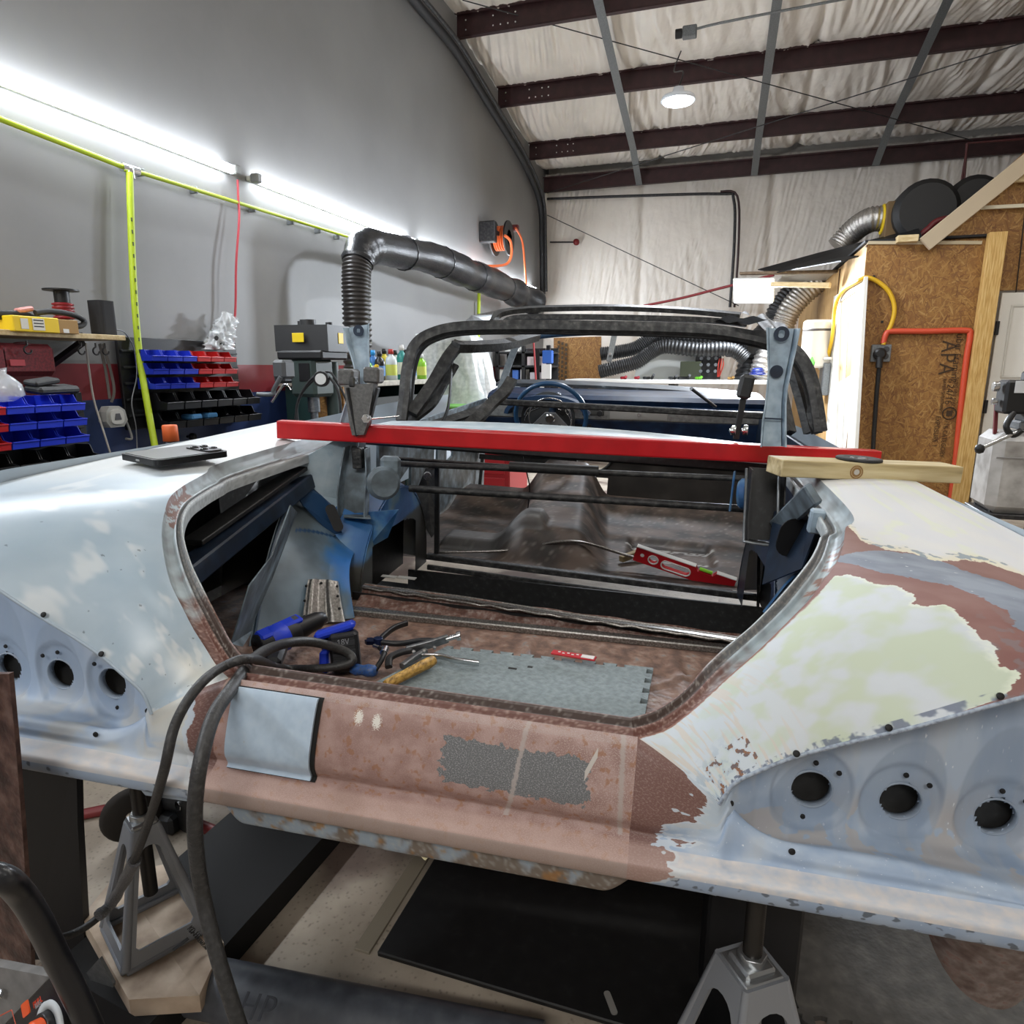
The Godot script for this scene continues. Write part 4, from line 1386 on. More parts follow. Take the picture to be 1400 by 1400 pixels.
func cabin() -> void:
	var s = S()
	sheet(s, 10, 6, func(u, v): return K(lerpf(-.9, .98, u), lerpf(-.90, -1.0, sin(v * PI)), lerpf(1.68, 2.46, v)), V(0, -.01, 0))
	cpart("underfloor", s, M.dull_black)
	s = S()
	box(s, at(V(-0.486,-0.696,-1.95)), V(.05, .002, .02))
	box(s, at(V(-0.426,-0.694,-1.95)), V(.06, .002, .022))
	cpart("bright_tab", s, plain("a9a7a2", .5))
	s = S()
	# frame of the seat back opening
	beam(s, V(-0.513,-0.762,-2.42), V(0.741,-0.79,-2.42), .03, .022, V(0, 1, 0), .003)
	cpart("bulkhead_rail", s, M.grime, null, "black bottom rail of the seat back opening")
	s = S()
	beam(s, V(-0.49,-0.787,-2.36), V(0.733,-0.822,-2.36), .012, .02, V(0, 1, 0), .003)
	cpart("bulkhead_rail", s, M.grime)
	s = S()
	beam(s, V(-0.483,-0.402,-2.44), V(-0.477,-0.782,-2.44), .018, .02, V(0, 0, 1), .003)
	cpart("bulkhead_post", s, M.dull_black)
	s = S()
	beam(s, V(0.709,-0.561,-2.38), V(0.739,-0.845,-2.38), .008, .02, V(0, 0, 1), .002)
	cpart("bulkhead_post", s, M.grime)
	s = S()
	sheet(s, 20, 6, func(u, v): return K(lerpf(-.56, .8, u), lerpf(-.80, -1.0, v), 2.34), V(0, 0, -.01))
	cpart("bulkhead_apron", s, M.dull_black)
	# cabin floor with tunnel and pressed foot wells
	var wn = noise(11.0, FastNoiseLite.TYPE_SIMPLEX_SMOOTH, 4, 81)
	s = S()
	colored_grid(s, 130, 110, func(u, v):
		var x = lerpf(-.72, .95, u)
		var f = lerpf(2.46, 3.9, v)
		var y = -.80 + .0 * v
		var tc = -.05 - .06 * (f - 2.5)
		y += (.12 + .05 * (f - 2.6)) * smoothstep(.26, .10, absf(x - tc)) * smoothstep(2.46, 2.7, f)
		y += .045 * smoothstep(.24, .20, absf(x + .32)) * smoothstep(.10, .06, absf(f - 2.78))
		y -= .03 * smoothstep(.2, .16, absf(x - .45)) * smoothstep(.22, .16, absf(f - 3.0))
		y += .06 * smoothstep(3.4, 3.7, f)
		if v < .08: y = lerpf(y, -.785, 1 - v / .08)
		return K(x, y, f), func(u, v, p):
			var b = wn.get_noise_3dv(p * .5)
			var e = wn.get_noise_3dv(p * 4)
			var col = C("2e2723").lerp(C("5a4c43"), clampf(b * 1.6 + .5, 0, 1)).lerp(C("8a857f"), smoothstep(.2, .55, e) * .6)
			if absf(p.x + .32) < .22 and absf(-p.z - 2.78) < .1: col = col.lerp(C("777a7c"), .6)
			for yy in [2.90, 3.08]:
				if absf(-p.z - yy) < .018 and absf(p.x - .45) < .2 and e > -.05: col = C("b8b6b2")
			return col)
	cpart("floor_pan", s, vcol(.6, .1), null, "bare dirty steel floor pan with the transmission tunnel")
	s = S()
	tube(s, bend([V(-0.502,-0.782,-2.55), V(-0.205,-0.756,-2.6), V(0.031,-0.7,-2.62), V(0.239,-0.743,-2.66), V(0.487,-0.779,-2.6)], 6), .006, 6)
	cpart("floor_flange", s, M.bright_edge)
	# inner sides
	for side in [-1.0, 1.0]:
		s = S()
		var hs = [[P2(2.70, -.52), P2(2.84, -.47), P2(2.84, -.60), P2(2.76, -.66)], [P2(3.18, -.42), P2(3.24, -.41), P2(3.24, -.50), P2(3.18, -.52)], [P2(3.40, -.38), P2(3.56, -.36), P2(3.52, -.52), P2(3.40, -.54)]]
		prism(s, [P2(2.46, -.30), P2(4.3, -.24), P2(4.3, -.86), P2(2.46, -.86)], .012, Transform3D(Basis(V(0, 0, -1), V(0, 1, 0), V(1, 0, 0)), V(-.74 if side < 0 else .93, 0, 0)), hs)
		for k in 3: beam(s, K(-.735 if side < 0 else .93, -.70 + k * .03, 2.5), K(-.735 if side < 0 else .93, -.62 + k * .04, 3.6), .012, .012)
		cpart("inner_side", s, M.body_grey if side < 0 else M.body_navy, null, "grey blue inner side with cut outs" if side < 0 else "")
	# seat belt anchor strap on the left, thin wire
	s = S()
	plate(s, [V(-0.608,-0.58,-2.5), V(-0.582,-0.444,-2.6), V(-0.526,-0.44,-2.6), V(-0.489,-0.66,-2.5), V(-0.503,-0.694,-2.45)], .006)
	cpart("pillar_foot", s, M.grime)
	for q in [V(-0.542,-0.456,-2.5), V(-0.525,-0.413,-2.5)]:
		s = S()
		cyl(s, q, V(.3, 0, 1), .016, .02, 10)
		cpart("bolt_head", s, M.bright_edge)
	s = S()
	tube(s, bend([V(-0.234,-0.402,-2.9), V(-0.206,-0.492,-2.9), V(-0.193,-0.557,-2.9), V(-0.199,-0.692,-2.9)], 5), .003, 5)
	cpart("wire", s, M.black)
	# toe board and firewall: dark, with the round opening towards the garage floor
	s = S()
	var hole = disc(.125, 24, P2(.0, -.52))
	prism(s, [P2(-.74, -.30), P2(.93, -.30), P2(.93, -.95), P2(.1, -.95), P2(.1, -.68), P2(-.16, -.68), P2(-.16, -.60), P2(-.74, -.58)], .01, Transform3D(Basis(), V(0, 0, -4.15)), [hole])
	cpart("firewall", s, mottled([[0.0, "1d1a18"], [0.5, "2f2b28"], [1.0, "4a4541"]], .008, 1.2, .5, .2, 85), null, "dark bare firewall with a round opening")
	s = S()
	var ring = []
	for i in 25: ring.append(K(.125 * cos(TAU * i / 24), -.52 + .125 * sin(TAU * i / 24), 4.13))
	tube(s, ring, .008, 6, false)
	cpart("opening_rim", s, M.dull_black)
	for q in [[P2(-.70, -.62), P2(-.1, -.62)]]:
		s = S()
		beam(s, K(-.72, -.60, 4.12), K(-.16, -.60, 4.12), .03, .03)
		beam(s, K(-.70, -.60, 4.12), K(-.70, -.86, 4.05), .02, .02)
		beam(s, K(-.18, -.60, 4.12), K(-.18, -.80, 4.05), .02, .02)
		cpart("firewall_rail", s, M.dull_black)
	# dashboard
	s = S()
	var prof = [P2(-.205, 4.10), P2(-.180, 4.08), P2(-.155, 4.12), P2(-.14, 4.22), P2(-.125, 4.42), P2(-.15, 4.44), P2(-.36, 4.30), P2(-.42, 4.10), P2(-.40, 4.06), P2(-.30, 4.05), P2(-.215, 4.06)]
	sweep(s, [K(-.66, 0, 0), K(.98, 0, 0)], prof.map(func(p): return P2(p.x, -p.y)), Vector3.UP)
	var dash = cpart("dashboard", s, mottled([[0.0, "0d1c33"], [0.6, "152a48"], [1.0, "25405f"]], .01, .6, .35, 0., 84), null, "navy blue steel dashboard")
	s = S()
	box(s, at(K(.16, -.255, 4.046)), V(1.62, .075, .014), .004)
	part("trim_strip", s, mottled([[0.0, "8b8d8c"], [1.0, "b5b6b4"]], .02, .3, .3, .8), dash, "brushed silver trim strip")
	s = S()
	box(s, at(K(.265, -.255, 4.036)), V(.34, .065, .014), .004)
	part("glovebox_door", s, plain("b9b9b6", .3, .7), dash)
	for q in [-.18, -.03, .04]:
		s = S()
		cyl(s, K(q, -.255, 4.03), V(0, 0, 1), .017, .03, 14)
		part("dash_knob", s, M.chrome if q == -.03 else M.black, dash)
	s = S()
	box(s, at(K(.0, -.25, 4.035)), V(.13, .04, .012), .003)
	part("radio", s, plain("4a4a48", .4, .4), dash)
	s = S()
	cyl(s, K(.27, -.255, 4.02), V(0, 0, 1), .011, .03, 12)
	part("lock_button", s, M.chrome, dash)
	s = S()
	box(s, at(K(-.06, -.335, 4.045)), V(.10, .022, .01))
	part("air_vent", s, M.black, dash)
	s = S()
	var hood = []
	for i in 17: hood.append(K(-.27 + .235 * cos(PI * i / 16.0), -.265 + .10 * sin(PI * i / 16.0), 4.0))
	sweep(s, hood, [P2(-.012, -.10), P2(.012, -.10), P2(.012, .08), P2(-.012, .08)], Vector3.UP)
	part("gauge_hood", s, plain("1b3a5c", .35), dash)
	s = S()
	prism(s, disc(.165, 28), .01, at(K(-.27, -.30, 4.03)))
	part("gauge_face", s, plain("3a3d3f", .5), dash)
	s = S()
	var arc = []
	for i in 17: arc.append(K(-.27 + .14 * cos(PI * i / 16.0), -.28 + .085 * sin(PI * i / 16.0), 4.01))
	tube(s, arc, .006, 6)
	tube(s, arc.map(func(p): return p + V(0, -.03, 0)), .003, 6)
	part("gauge_trim", s, M.chrome, dash)
	for k in 9:
		s = S()
		box(s, at(K(-.27 + .125 * cos(PI * (k + .5) / 9), -.28 + .072 * sin(PI * (k + .5) / 9), 4.012)), V(.004, .014, .004))
		part("gauge_mark", s, plain("c8c8c0", .5), dash)
	dash.transform = Transform3D(Basis(V(0, 0, 1), .030), V(0, -.022, 0)) * dash.transform
	dash.position += V(-.0, 0.0, 0)
	# steering wheel
	var hub = K(-.245, -.30, 3.86)
	var wb = Basis.from_euler(V(.38, 0, 0))
	var wheel = cpart("steering_wheel", torus_st(hub, wb, .205, .0135, 48), plain("25496b", .3), null, "blue steering wheel with chrome horn ring")
	part("horn_ring", torus_st(hub + wb * V(0, 0, .02), wb, .125, .004, 40), M.chrome, wheel)
	s = S()
	prism(s, [P2(-.125, -.075), P2(-.10, -.09), P2(.10, -.09), P2(.125, -.075), P2(.03, .03), P2(-.03, .03)], .014, Transform3D(wb, hub + wb * V(0, 0, .005)))
	var sp = part("spoke", s, plain("a3a6a8", .3, .7), wheel)
	for k in [-.055, .055]:
		s = S()
		prism(s, disc(.012, 12), .003, Transform3D(wb, hub + wb * V(k, -.05, .018)))
		part("button", s, M.black, sp)
	s = S()
	cyl(s, hub + wb * V(0, 0, .005), wb * V(0, 0, 1), .03, .03, 20, .006)
	part("horn_button", s, M.chrome, wheel)
	s = S()
	cyl(s, hub, wb * V(0, 0, -1), .022, .3, 14)
	part("column", s, M.body_navy, wheel)
	# long brace bar across the cabin, and the cowl
	s = S()
	beam(s, V(-0.458,-0.2,-3.3), V(0.847,-0.192,-3.3), .036, .03, V(0, 1, 0), .006)
	cpart("brace_bar", s, M.grime, null, "dark brace bar across the cabin in front of the dashboard")
	s = S()
	tube(s, [V(0.508,-0.092,-3.6), V(0.668,-0.192,-3.9)], .009, 8)
	cpart("brace_bar", s, M.steel)
	s = S()
	sheet(s, 40, 8, func(u, v): return K(lerpf(-.70, 1.0, u), -.125 - .02 * pow(2 * u - 1, 2) + .02 * sin(v * 3), lerpf(4.42, 4.95, v)), V(0, -.02, 0))
	cpart("cowl", s, mottled([[0.0, "0f1418"], [0.5, "232b32"], [0.8, "3c464e"], [1.0, "8d979e"]], .012, .9, .45), null, "grey blue cowl below the missing windscreen")

func torus_st(c: Vector3, b: Basis, r: float, t: float, n: int) -> SurfaceTool:
	var s = S()
	var ring = []
	for i in n + 1: ring.append(c + b * V(r * cos(TAU * i / n), r * sin(TAU * i / n), 0))
	return tube(s, ring, t, 10, false)

func roof_frame() -> void:
	var s = S()
	var hdr = [V(-0.71,-0.265,-2.66), V(-0.713,-0.176,-2.7), V(-0.716,-0.053,-2.74), V(-0.699,0.042,-2.78), V(-0.639,0.097,-2.82), V(-0.515,0.131,-2.86), V(-0.234,0.148,-2.88), V(0.007,0.154,-2.88), V(0.305,0.159,-2.88), V(0.521,0.156,-2.87), V(0.69,0.133,-2.84), V(0.801,0.1,-2.8), V(0.851,0.05,-2.75), V(0.889,-0.042,-2.7), V(0.927,-0.2,-2.66)]
	sweep(s, bend(hdr, 5), [P2(.015, -.022), P2(.018, 0), P2(.015, .022), P2(-.012, .022), P2(-.016, 0), P2(-.012, -.022)], Vector3.UP)
	cpart("rear_window_frame", s, M.grime, null, "black stripped frame of the rear window opening")
	s = S()
	sweep(s, bend(hdr.map(func(p): return p + V(0, -.012, -.05)), 5), [P2(.004, -.02), P2(.004, .02), P2(-.004, .02), P2(-.004, -.02)], Vector3.UP)
	cpart("window_flange", s, M.dull_black)
	# front bow and middle bows of the roof
	for q in [[V(-0.55,0.195,-3.5), V(-0.512,0.244,-3.6), V(-0.409,0.273,-3.7), V(-0.237,0.291,-3.75), V(0.078,0.304,-3.75), V(0.44,0.301,-3.75), V(0.719,0.281,-3.7)], [V(-0.423,0.179,-3.3), V(-0.352,0.206,-3.3), V(-0.034,0.22,-3.3), V(0.307,0.225,-3.3), V(0.544,0.224,-3.3), V(0.701,0.213,-3.3)]]:
		s = S()
		sweep(s, bend(q, 5), [P2(.014, -.03), P2(.014, .03), P2(-.010, .03), P2(-.010, -.03)], Vector3.UP)
		cpart("roof_bow", s, M.grime)
	# side rails and pillars
	for q in [
		["door_pillar", [V(-0.565,0.067,-3), V(-0.589,0,-2.9), V(-0.628,-0.12,-2.8), V(-0.68,-0.235,-2.7)], .03, .05],
		["door_pillar", [V(-0.569,-0.024,-2.95), V(-0.606,-0.112,-2.9), V(-0.626,-0.195,-2.8), V(-0.677,-0.255,-2.72), V(-0.702,-0.298,-2.7)], .018, .04],
		["roof_rail", [V(-0.571,0.052,-2.95), V(-0.515,0.059,-3.1), V(-0.439,0.082,-3.4), V(-0.406,0.124,-3.8), V(-0.377,0.15,-4)], .04, .05],
		["quarter_window_guide", [V(-0.335,-0.082,-3.1), V(-0.357,-0.135,-3.05), V(-0.405,-0.192,-3), V(-0.437,-0.247,-2.9), V(-0.473,-0.284,-2.85)], .03, .05],
		["door_top", [V(-0.631,-0.29,-2.8), V(-0.514,-0.245,-3), V(-0.464,-0.216,-3.2)], .014, .05],
		["right_pillar", [V(0.785,0.119,-2.9), V(0.825,0.035,-2.85), V(0.869,-0.088,-2.8), V(0.908,-0.215,-2.75)], .03, .03],
		["right_pillar", [V(0.891,0.024,-2.8), V(0.923,-0.084,-2.78), V(0.902,-0.146,-2.72), V(0.932,-0.209,-2.7)], .022, .05],
		["right_pillar", [V(0.839,0.037,-3.2), V(0.862,-0.102,-3.1), V(0.891,-0.239,-3)], .035, .04],
		["roof_rail", [V(0.756,0.108,-2.95), V(0.774,0.139,-3.3), V(0.737,0.178,-3.8), V(0.693,0.205,-4.1)], .035, .05]]:
		s = S()
		var a: float = q[2] / 2
		var b: float = q[3] / 2
		sweep(s, bend(q[1], 5), [P2(a, -b), P2(a, b), P2(-a, b), P2(-a, -b)], V(.3, 1, .2))
		cpart(q[0] if q[0] != "right_pillar" else "door_pillar", s, M.grime)
	s = S()
	sweep(s, bend([V(-0.58,0.007,-2.95), V(-0.57,-0.069,-2.9), V(-0.565,-0.203,-2.85), V(-0.578,-0.28,-2.8)], 5), [P2(.003, -.012), P2(.003, .012), P2(-.003, .012), P2(-.003, -.012)], V(1, 0, 0))
	cpart("hanging_strap", s, M.dull_black)
	s = S()
	sweep(s, bend([V(-0.512,0.102,-4.1), V(-0.562,-0.013,-4.15), V(-0.625,-0.188,-4.2), V(-0.646,-0.249,-4.2)], 5), [P2(.02, -.03), P2(.02, .03), P2(-.02, .03), P2(-.02, -.03)], V(1, 0, 0))
	cpart("windscreen_pillar", s, mottled([[0.0, "7b858c"], [1.0, "a9b1b5"]], .02, .3, .45), null, "pale grey left windscreen pillar")
	s = S()
	tube(s, bend([V(-0.512,0.093,-4.1), V(-0.451,0.141,-4.15), V(-0.351,0.168,-4.2), V(-0.176,0.188,-4.2), V(0.035,0.201,-4.2), V(0.486,0.205,-4.2), V(0.745,0.207,-4.2)], 5), .02, 8)
	cpart("windscreen_header", s, mottled([[0.0, "1c2b3b"], [0.5, "33526f"], [1.0, "55606a"]], .02, .3, .4), null, "blue painted windscreen header")
	s = S()
	plate(s, [V(0.068,0.195,-3.9), V(0.1,0.196,-3.9), V(0.08,0.019,-3.85), V(0.051,0.03,-3.85)], .008)
	var br = cpart("mirror_bracket", s, M.galv, null, "small grey mirror bracket hanging from the windscreen header")
	s = S()
	cyl(s, V(0.069,0.066,-3.84), V(0, 0, 1), .008, .02, 8)
	part("screw", s, M.chrome, br)
	# ragged scraps of roof skin
	s = S()
	plate(s, [V(-0.553,0.138,-2.95), V(-0.537,0.199,-3.1), V(-0.499,0.243,-3.4), V(-0.504,0.183,-3.3), V(-0.519,0.157,-3.1)], .004)
	cpart("roof_skin_scrap", s, M.galv, null, "torn grey roof skin at the left rear corner")
	s = S()
	grid(s, 14, 8, func(u, v):
		var a: Vector3 = V(0.697,0.28,-3.5)
		var b: Vector3 = V(0.794,0.242,-3.2)
		var c: Vector3 = V(0.719,0.175,-2.88)
		var d: Vector3 = V(0.802,0.168,-2.85)
		return a.lerp(b, u).lerp(c.lerp(d, u), v) + V(0, .012 * sin(u * 11 + v * 4), 0))
	grid(s, 10, 4, func(u, v):
		var a: Vector3 = V(0.563,0.228,-3.4)
		var b: Vector3 = V(0.718,0.211,-3.2)
		return a.lerp(b, u) + V(0, .006 * sin(u * 13), -.0) + K(0, 0, -.5) * v + V(0, -.01 * v, 0))
	cpart("roof_skin_scrap", s, mottled([[0.0, "55575a"], [1.0, "86888a"]], .02, .3, .6, 0., 86, .5), null, "torn grey roof skin at the right rear corner")

# ---------------------------------------------------------------- along the grey wall
func dup(o: Node3D, p: Vector3, label := "", group := "") -> Node3D:
	var c: Node3D = o.duplicate()
	var base: String = o.name
	var k = base.length()
	if k > 4 and base.substr(k - 4, 1) == "_" and base.substr(k - 3).is_valid_int(): base = base.substr(0, k - 4)
	c.name = numbered(base)
	add_child(c)
	c.position = p
	if label: c.set_meta("label", label)
	if group: c.set_meta("group", group)
	return c

const ORD := ["first", "second", "third", "fourth", "fifth", "sixth", "seventh", "eighth", "ninth", "tenth", "eleventh", "twelfth"]

func bin(col: String, w: float, h: float, d: float, label: String, group: String, p: Vector3) -> Node3D:
	var t = thing("parts_bin", label, "bin", p, group)
	var m = plain(col, .4)
	var th = .003
	var s = S()
	box(s, at(V(d / 2, th / 2, 0)), V(d, th, w), .001)
	box(s, at(V(th / 2, h / 2, 0)), V(th, h, w), .001)
	for z in [-1, 1]: prism(s, [P2(0, 0), P2(d, 0), P2(d * 1.05, h * .42), P2(d * .72, h * .55), P2(d * .6, h), P2(0, h)], th, at(V(0, 0, z * (w / 2 - th / 2) - th / 2)))
	box(s, Transform3D(Basis.from_euler(V(0, 0, -.15)), V(d * 1.02, h * .21, 0)), V(th, h * .42, w), .001)
	part("tray", s, m, t)
	s = S()
	box(s, at(V(d * 1.05, h * .42, 0)), V(.008, .006, w), .002)
	part("rim", s, m, t)
	return t

func left_wall() -> void:
	# lime green air line with clips and two drops
	var t = thing("air_line", "lime green air pipe clipped along the grey wall under the tube lights", "pipe", R(XL, 1.0, 4))
	var s = S()
	tube(s, [V(-2.955,2.347,-1.83), V(-2.955,2.296,-2.861)], .013, 10)
	tube(s, [V(-2.955,2.296,-2.861), V(-2.955,2.328,-4.954), R(-2.955, 1.0, 9.6)], .011, 10)
	wpart("pipe", s, M.lime, t)
	for q in [20, 100, 208, 294, 365, 420]:
		var y = 231.0 + (q - 176) * .312
		s = S()
		var p = R(-2.975, .995, lerpf(2.13, 5.05, (q + 160) / 640.0))
		box(s, at(p + V(0, -.012, 0)), V(.05, .035, .014), .003)
		wpart("clip", s, M.galv, t)
	s = S()
	cyl(s, V(-2.955,2.295,-2.818), (V(-2.955,2.297,-2.905)) - (V(-2.955,2.295,-2.818)), .022, .10, 12)
	cyl(s, V(-2.95,2.299,-2.861), V(0, -1, 0), .022, .05, 12)
	wpart("tee", s, M.chrome, t)
	s = S()
	tube(s, bend([V(-2.94,2.275,-2.848), V(-2.93,1.766,-2.788), V(-2.92,1.405,-2.763), V(-2.86,1.166,-2.718), V(-2.78,0.885,-2.665)], 5), .017, 10)
	wpart("drop_pipe", s, M.lime, t)
	s = S()
	for y in range(12): box(s, at((V(-2.92,2.047,-2.81)).lerp(V(-2.9,1.404,-2.749), y / 11.0)), V(.004, .018, .006))
	wpart("pipe_print", s, plain("4a5a18", .5), t)
	s = S()
	tube(s, [R(-2.95, 1.0, 7.55), V(-2.95,2.197,-7.788), V(-2.95,1.329,-7.713)], .02, 10)
	wpart("drop_pipe", s, M.lime, t)
	s = S()
	tube(s, bend([V(-2.95,2.439,-3.663), V(-2.95,2.317,-3.654), V(-2.94,2.208,-3.635), V(-2.93,1.943,-3.564), V(-2.93,1.684,-3.525), V(-2.93,1.429,-3.467)], 5), .007, 8)
	solo("air_hose", s, plain("b0303c", .45), "thin red hose hanging down the grey wall from the light joint", "hose")
	# shelf with its bracket and hooks
	t = thing("wall_shelf", "short wooden shelf on a black bracket near the left edge", "shelf", R(-2.85, .12, 1.9))
	s = S()
	box(s, at(R(-2.84, .135, 1.60)), V(.30, .022, 1.76), .002)
	wpart("board", s, M.wood, t)
	s = S()
	beam(s, V(-2.72,1.429,-2.277), V(-2.96,1.291,-2.24), .04, .02, V(0, 1, 0))
	wpart("bracket", s, M.black, t)
	for q in [[V(-2.7,1.426,-2.016)], [V(-2.7,1.428,-2.254)], [V(-2.7,1.428,-2.325)], [V(-2.7,1.429,-2.373)]]:
		s = S()
		var p: Vector3 = q[0]
		var c = []
		for i in 10: c.append(p + V(0, -.035 + .016 * cos(i * .55 - .3), .016 * sin(i * .55 - .3)))
		tube(s, [p + V(0, .0, 0), p + V(0, -.018, 0)] + c.slice(1), .0035, 6)
		wpart("hook", s, M.black, t)
	# things on the shelf
	t = thing("tool_box", "yellow cardboard tool box on the shelf", "box", V(-2.74,1.456,-2.044))
	s = S()
	box(s, at(V(0, .034, 0)), V(.15, .06, .19), .003)
	part("carton", s, M.yellow, t)
	s = S()
	box(s, at(V(.076, .034, -.005)), V(.002, .045, .05), .0005)
	box(s, at(V(.076, .034, .052)), V(.002, .04, .03), .0005)
	part("label", s, plain("d8d6cc", .5), t)
	s = S()
	for k in 3: box(s, at(V(.0775, .05 - k * .012, -.005)), V(.001, .004, .04))
	part("print", s, M.black, t)
	t = thing("stapler", "black stapler lying on the yellow box", "tool", V(-2.74,1.499,-2.051))
	s = S()
	sweep(s, [V(0, .008, -.12), V(0, .02, -.05), V(0, .03, .03), V(0, .025, .11)], rrect(.03, .035, .01, 3), Vector3.UP, true, true)
	beam(s, V(0, .01, -.11), V(0, .01, .12), .035, .012)
	part("body", s, M.black, t)
	s = S()
	box(s, at(V(.005, .05, .0), V(12, 0, 0)), V(.03, .02, .07), .006)
	part("grip", s, plain("c98a84", .5), t)
	t = thing("carton", "small open brown carton on the shelf beside the yellow box", "box", V(-2.73,1.459,-2.174))
	s = S()
	box(s, at(V(0, .03, 0)), V(.12, .056, .11), .002)
	part("carton", s, plain("a5824e", .7), t)
	s = S()
	box(s, at(V(.061, .012, .005)), V(.002, .016, .025))
	part("label", s, M.white_paint, t)
	t = thing("wire_spool", "black wire spool with red wire standing on the shelf", "spool", V(-2.82,1.469,-2.292))
	s = S()
	lathe(s, [P2(0, 0), P2(.06, 0), P2(.06, .006), P2(.03, .008), P2(.03, .178), P2(.07, .18), P2(.07, .186), P2(0, .186)], at(Vector3.ZERO), 24, false)
	part("reel", s, M.black, t)
	s = S()
	for k in 5: lathe(s, [P2(.031, .06 + k * .014), P2(.042, .064 + k * .014), P2(.042, .07 + k * .014), P2(.031, .074 + k * .014)], at(Vector3.ZERO), 20)
	part("wire", s, plain("8a1620", .4), t)
	s = S()
	var hp = bend([V(-2.7,1.537,-2.069), V(-2.7,1.548,-2.139), V(-2.7,1.542,-2.23), V(-2.7,1.522,-2.282), V(-2.7,1.5,-2.271), V(-2.7,1.487,-2.215), V(-2.72,1.472,-2.256)], 6)
	tube(s, hp, .012, 8)
	solo("rubber_hose", s, M.rubber, "black rubber hose curled on the shelf in front of the spool", "hose")
	t = thing("loudspeaker", "small dark grey loudspeaker standing at the right end of the shelf", "speaker", V(-2.78,1.462,-2.448))
	s = S()
	var spk = rrect(.085, .085, .02, 4)
	for k in 2: pass
	sweep(s, [V(0, 0, 0), V(0, .15, 0), V(0, .158, 0)], spk, V(1, 0, 0), true, false)
	part("cabinet", s, mottled([[0.0, "1c1c1e"], [1.0, "2e2e30"]], .15, .05, .8, 0., 101), t)
	s = S()
	tube(s, bend([V(-2.78,1.498,-2.512), V(-2.84,1.484,-2.621), V(-2.92,1.404,-2.736), V(-2.93,1.276,-2.74), V(-2.93,1.148,-2.691), V(-2.93,1.016,-2.699), V(-2.92,0.829,-2.672)], 5), .003, 6)
	solo("speaker_wire", s, plain("8d8f92", .5), "thin grey wire running down the wall from the loudspeaker", "wire")
	s = S()
	tube(s, bend([V(-2.72,1.424,-2.294), V(-2.8,1.33,-2.362), V(-2.85,1.179,-2.408), V(-2.85,1.04,-2.435), V(-2.8,0.849,-2.431)], 5), .005, 6)
	solo("white_string", s, plain("c8c4bc", .5), "pale cord hanging from a shelf hook in front of the blue wall", "cord")
	# respirator on a hook
	t = thing("respirator", "pale grey half mask respirator hanging by its straps under the shelf", "mask", V(-2.86,1.069,-2.504))
	s = S()
	prism(s, [P2(-.055, .045), P2(-.035, .07), P2(.02, .07), P2(.05, .05), P2(.06, .0), P2(.035, -.03), P2(-.04, -.03), P2(-.06, .0)], .05, Transform3D(Basis(V(0, 0, -1), V(0, 1, 0), V(1, 0, 0)), V(-.02, 0, 0)))
	part("facepiece", s, plain("a5a6a2", .5), t)
	s = S()
	prism(s, rrect(.075, .07, .025, 4), .012, Transform3D(Basis(V(0, 0, -1), V(0, 1, 0), V(1, 0, 0)), V(.03, .02, .005)))
	part("cover", s, plain("c0c0ba", .5), t)
	s = S()
	prism(s, [P2(-.018, -.014), P2(.018, -.014), P2(.011, .016), P2(-.011, .016)], .004, Transform3D(Basis(V(0, 0, -1), V(0, 1, 0), V(1, 0, 0)), V(.041, .02, .005)))
	part("valve", s, plain("55565a", .5), t)
	for q in [[V(-2.82,1.43,-2.451), V(-2.85,1.313,-2.491), V(-2.86,1.175,-2.503)], [V(-2.82,1.431,-2.47), V(-2.85,1.296,-2.52), V(-2.86,1.209,-2.533), V(-2.87,1.157,-2.518)]]:
		s = S()
		sweep(s, bend(q, 4), [P2(.001, -.008), P2(.001, .008), P2(-.001, .008), P2(-.001, -.008)], V(1, 0, 0))
		wpart("strap", s, plain("5d5751", .7), t)
	s = S()
	tube(s, bend([V(-2.85,1.065,-2.57), V(-2.85,1.009,-2.588), V(-2.85,0.972,-2.591), V(-2.85,0.976,-2.557)], 4), .006, 6)
	wpart("strap", s, plain("8d8d8a", .6), t)
	# red bag under the shelf
	t = thing("red_bag", "dark red tool bag hanging under the shelf at the left edge", "bag", R(-2.8, -.02, 1.9))
	s = S()
	box(s, at(V(-2.78,1.352,-2.033)), V(.12, .13, .24), .02)
	box(s, at(V(-2.78,1.35,-1.847)), V(.12, .12, .22), .02)
	wpart("pouch", s, mottled([[0.0, "4a1016"], [1.0, "7c1c26"]], .03, .2, .7), t)
	s = S()
	box(s, at(V(-2.715,1.34,-1.978)), V(.003, .025, .06), .001)
	wpart("badge", s, plain("a3353c", .5), t)
	s = S()
	tube(s, bend([V(-2.76,1.391,-1.972), V(-2.74,1.414,-1.996), V(-2.74,1.416,-2.05), V(-2.76,1.391,-2.098)], 4), .006, 6)
	wpart("strap", s, plain("4a1016", .7), t)
	# louvred rack of bins in the middle
	t = thing("bin_rack", "black louvred rack on the wall right of the green drop pipe", "rack", R(-2.97, -.35, 3.1))
	s = S()
	box(s, at(R(-2.965, -.08, 3.10)), V(.02, .47, .86), .003)
	wpart("panel", s, M.black, t)
	for k in 5:
		s = S()
		box(s, at(R(-2.948, .085 - k * .082, 3.10)), V(.012, .012, .84), .002)
		wpart("louvre", s, M.dull_black, t)
	var rows = ["top", "second", "third", "fourth", "lowest"]
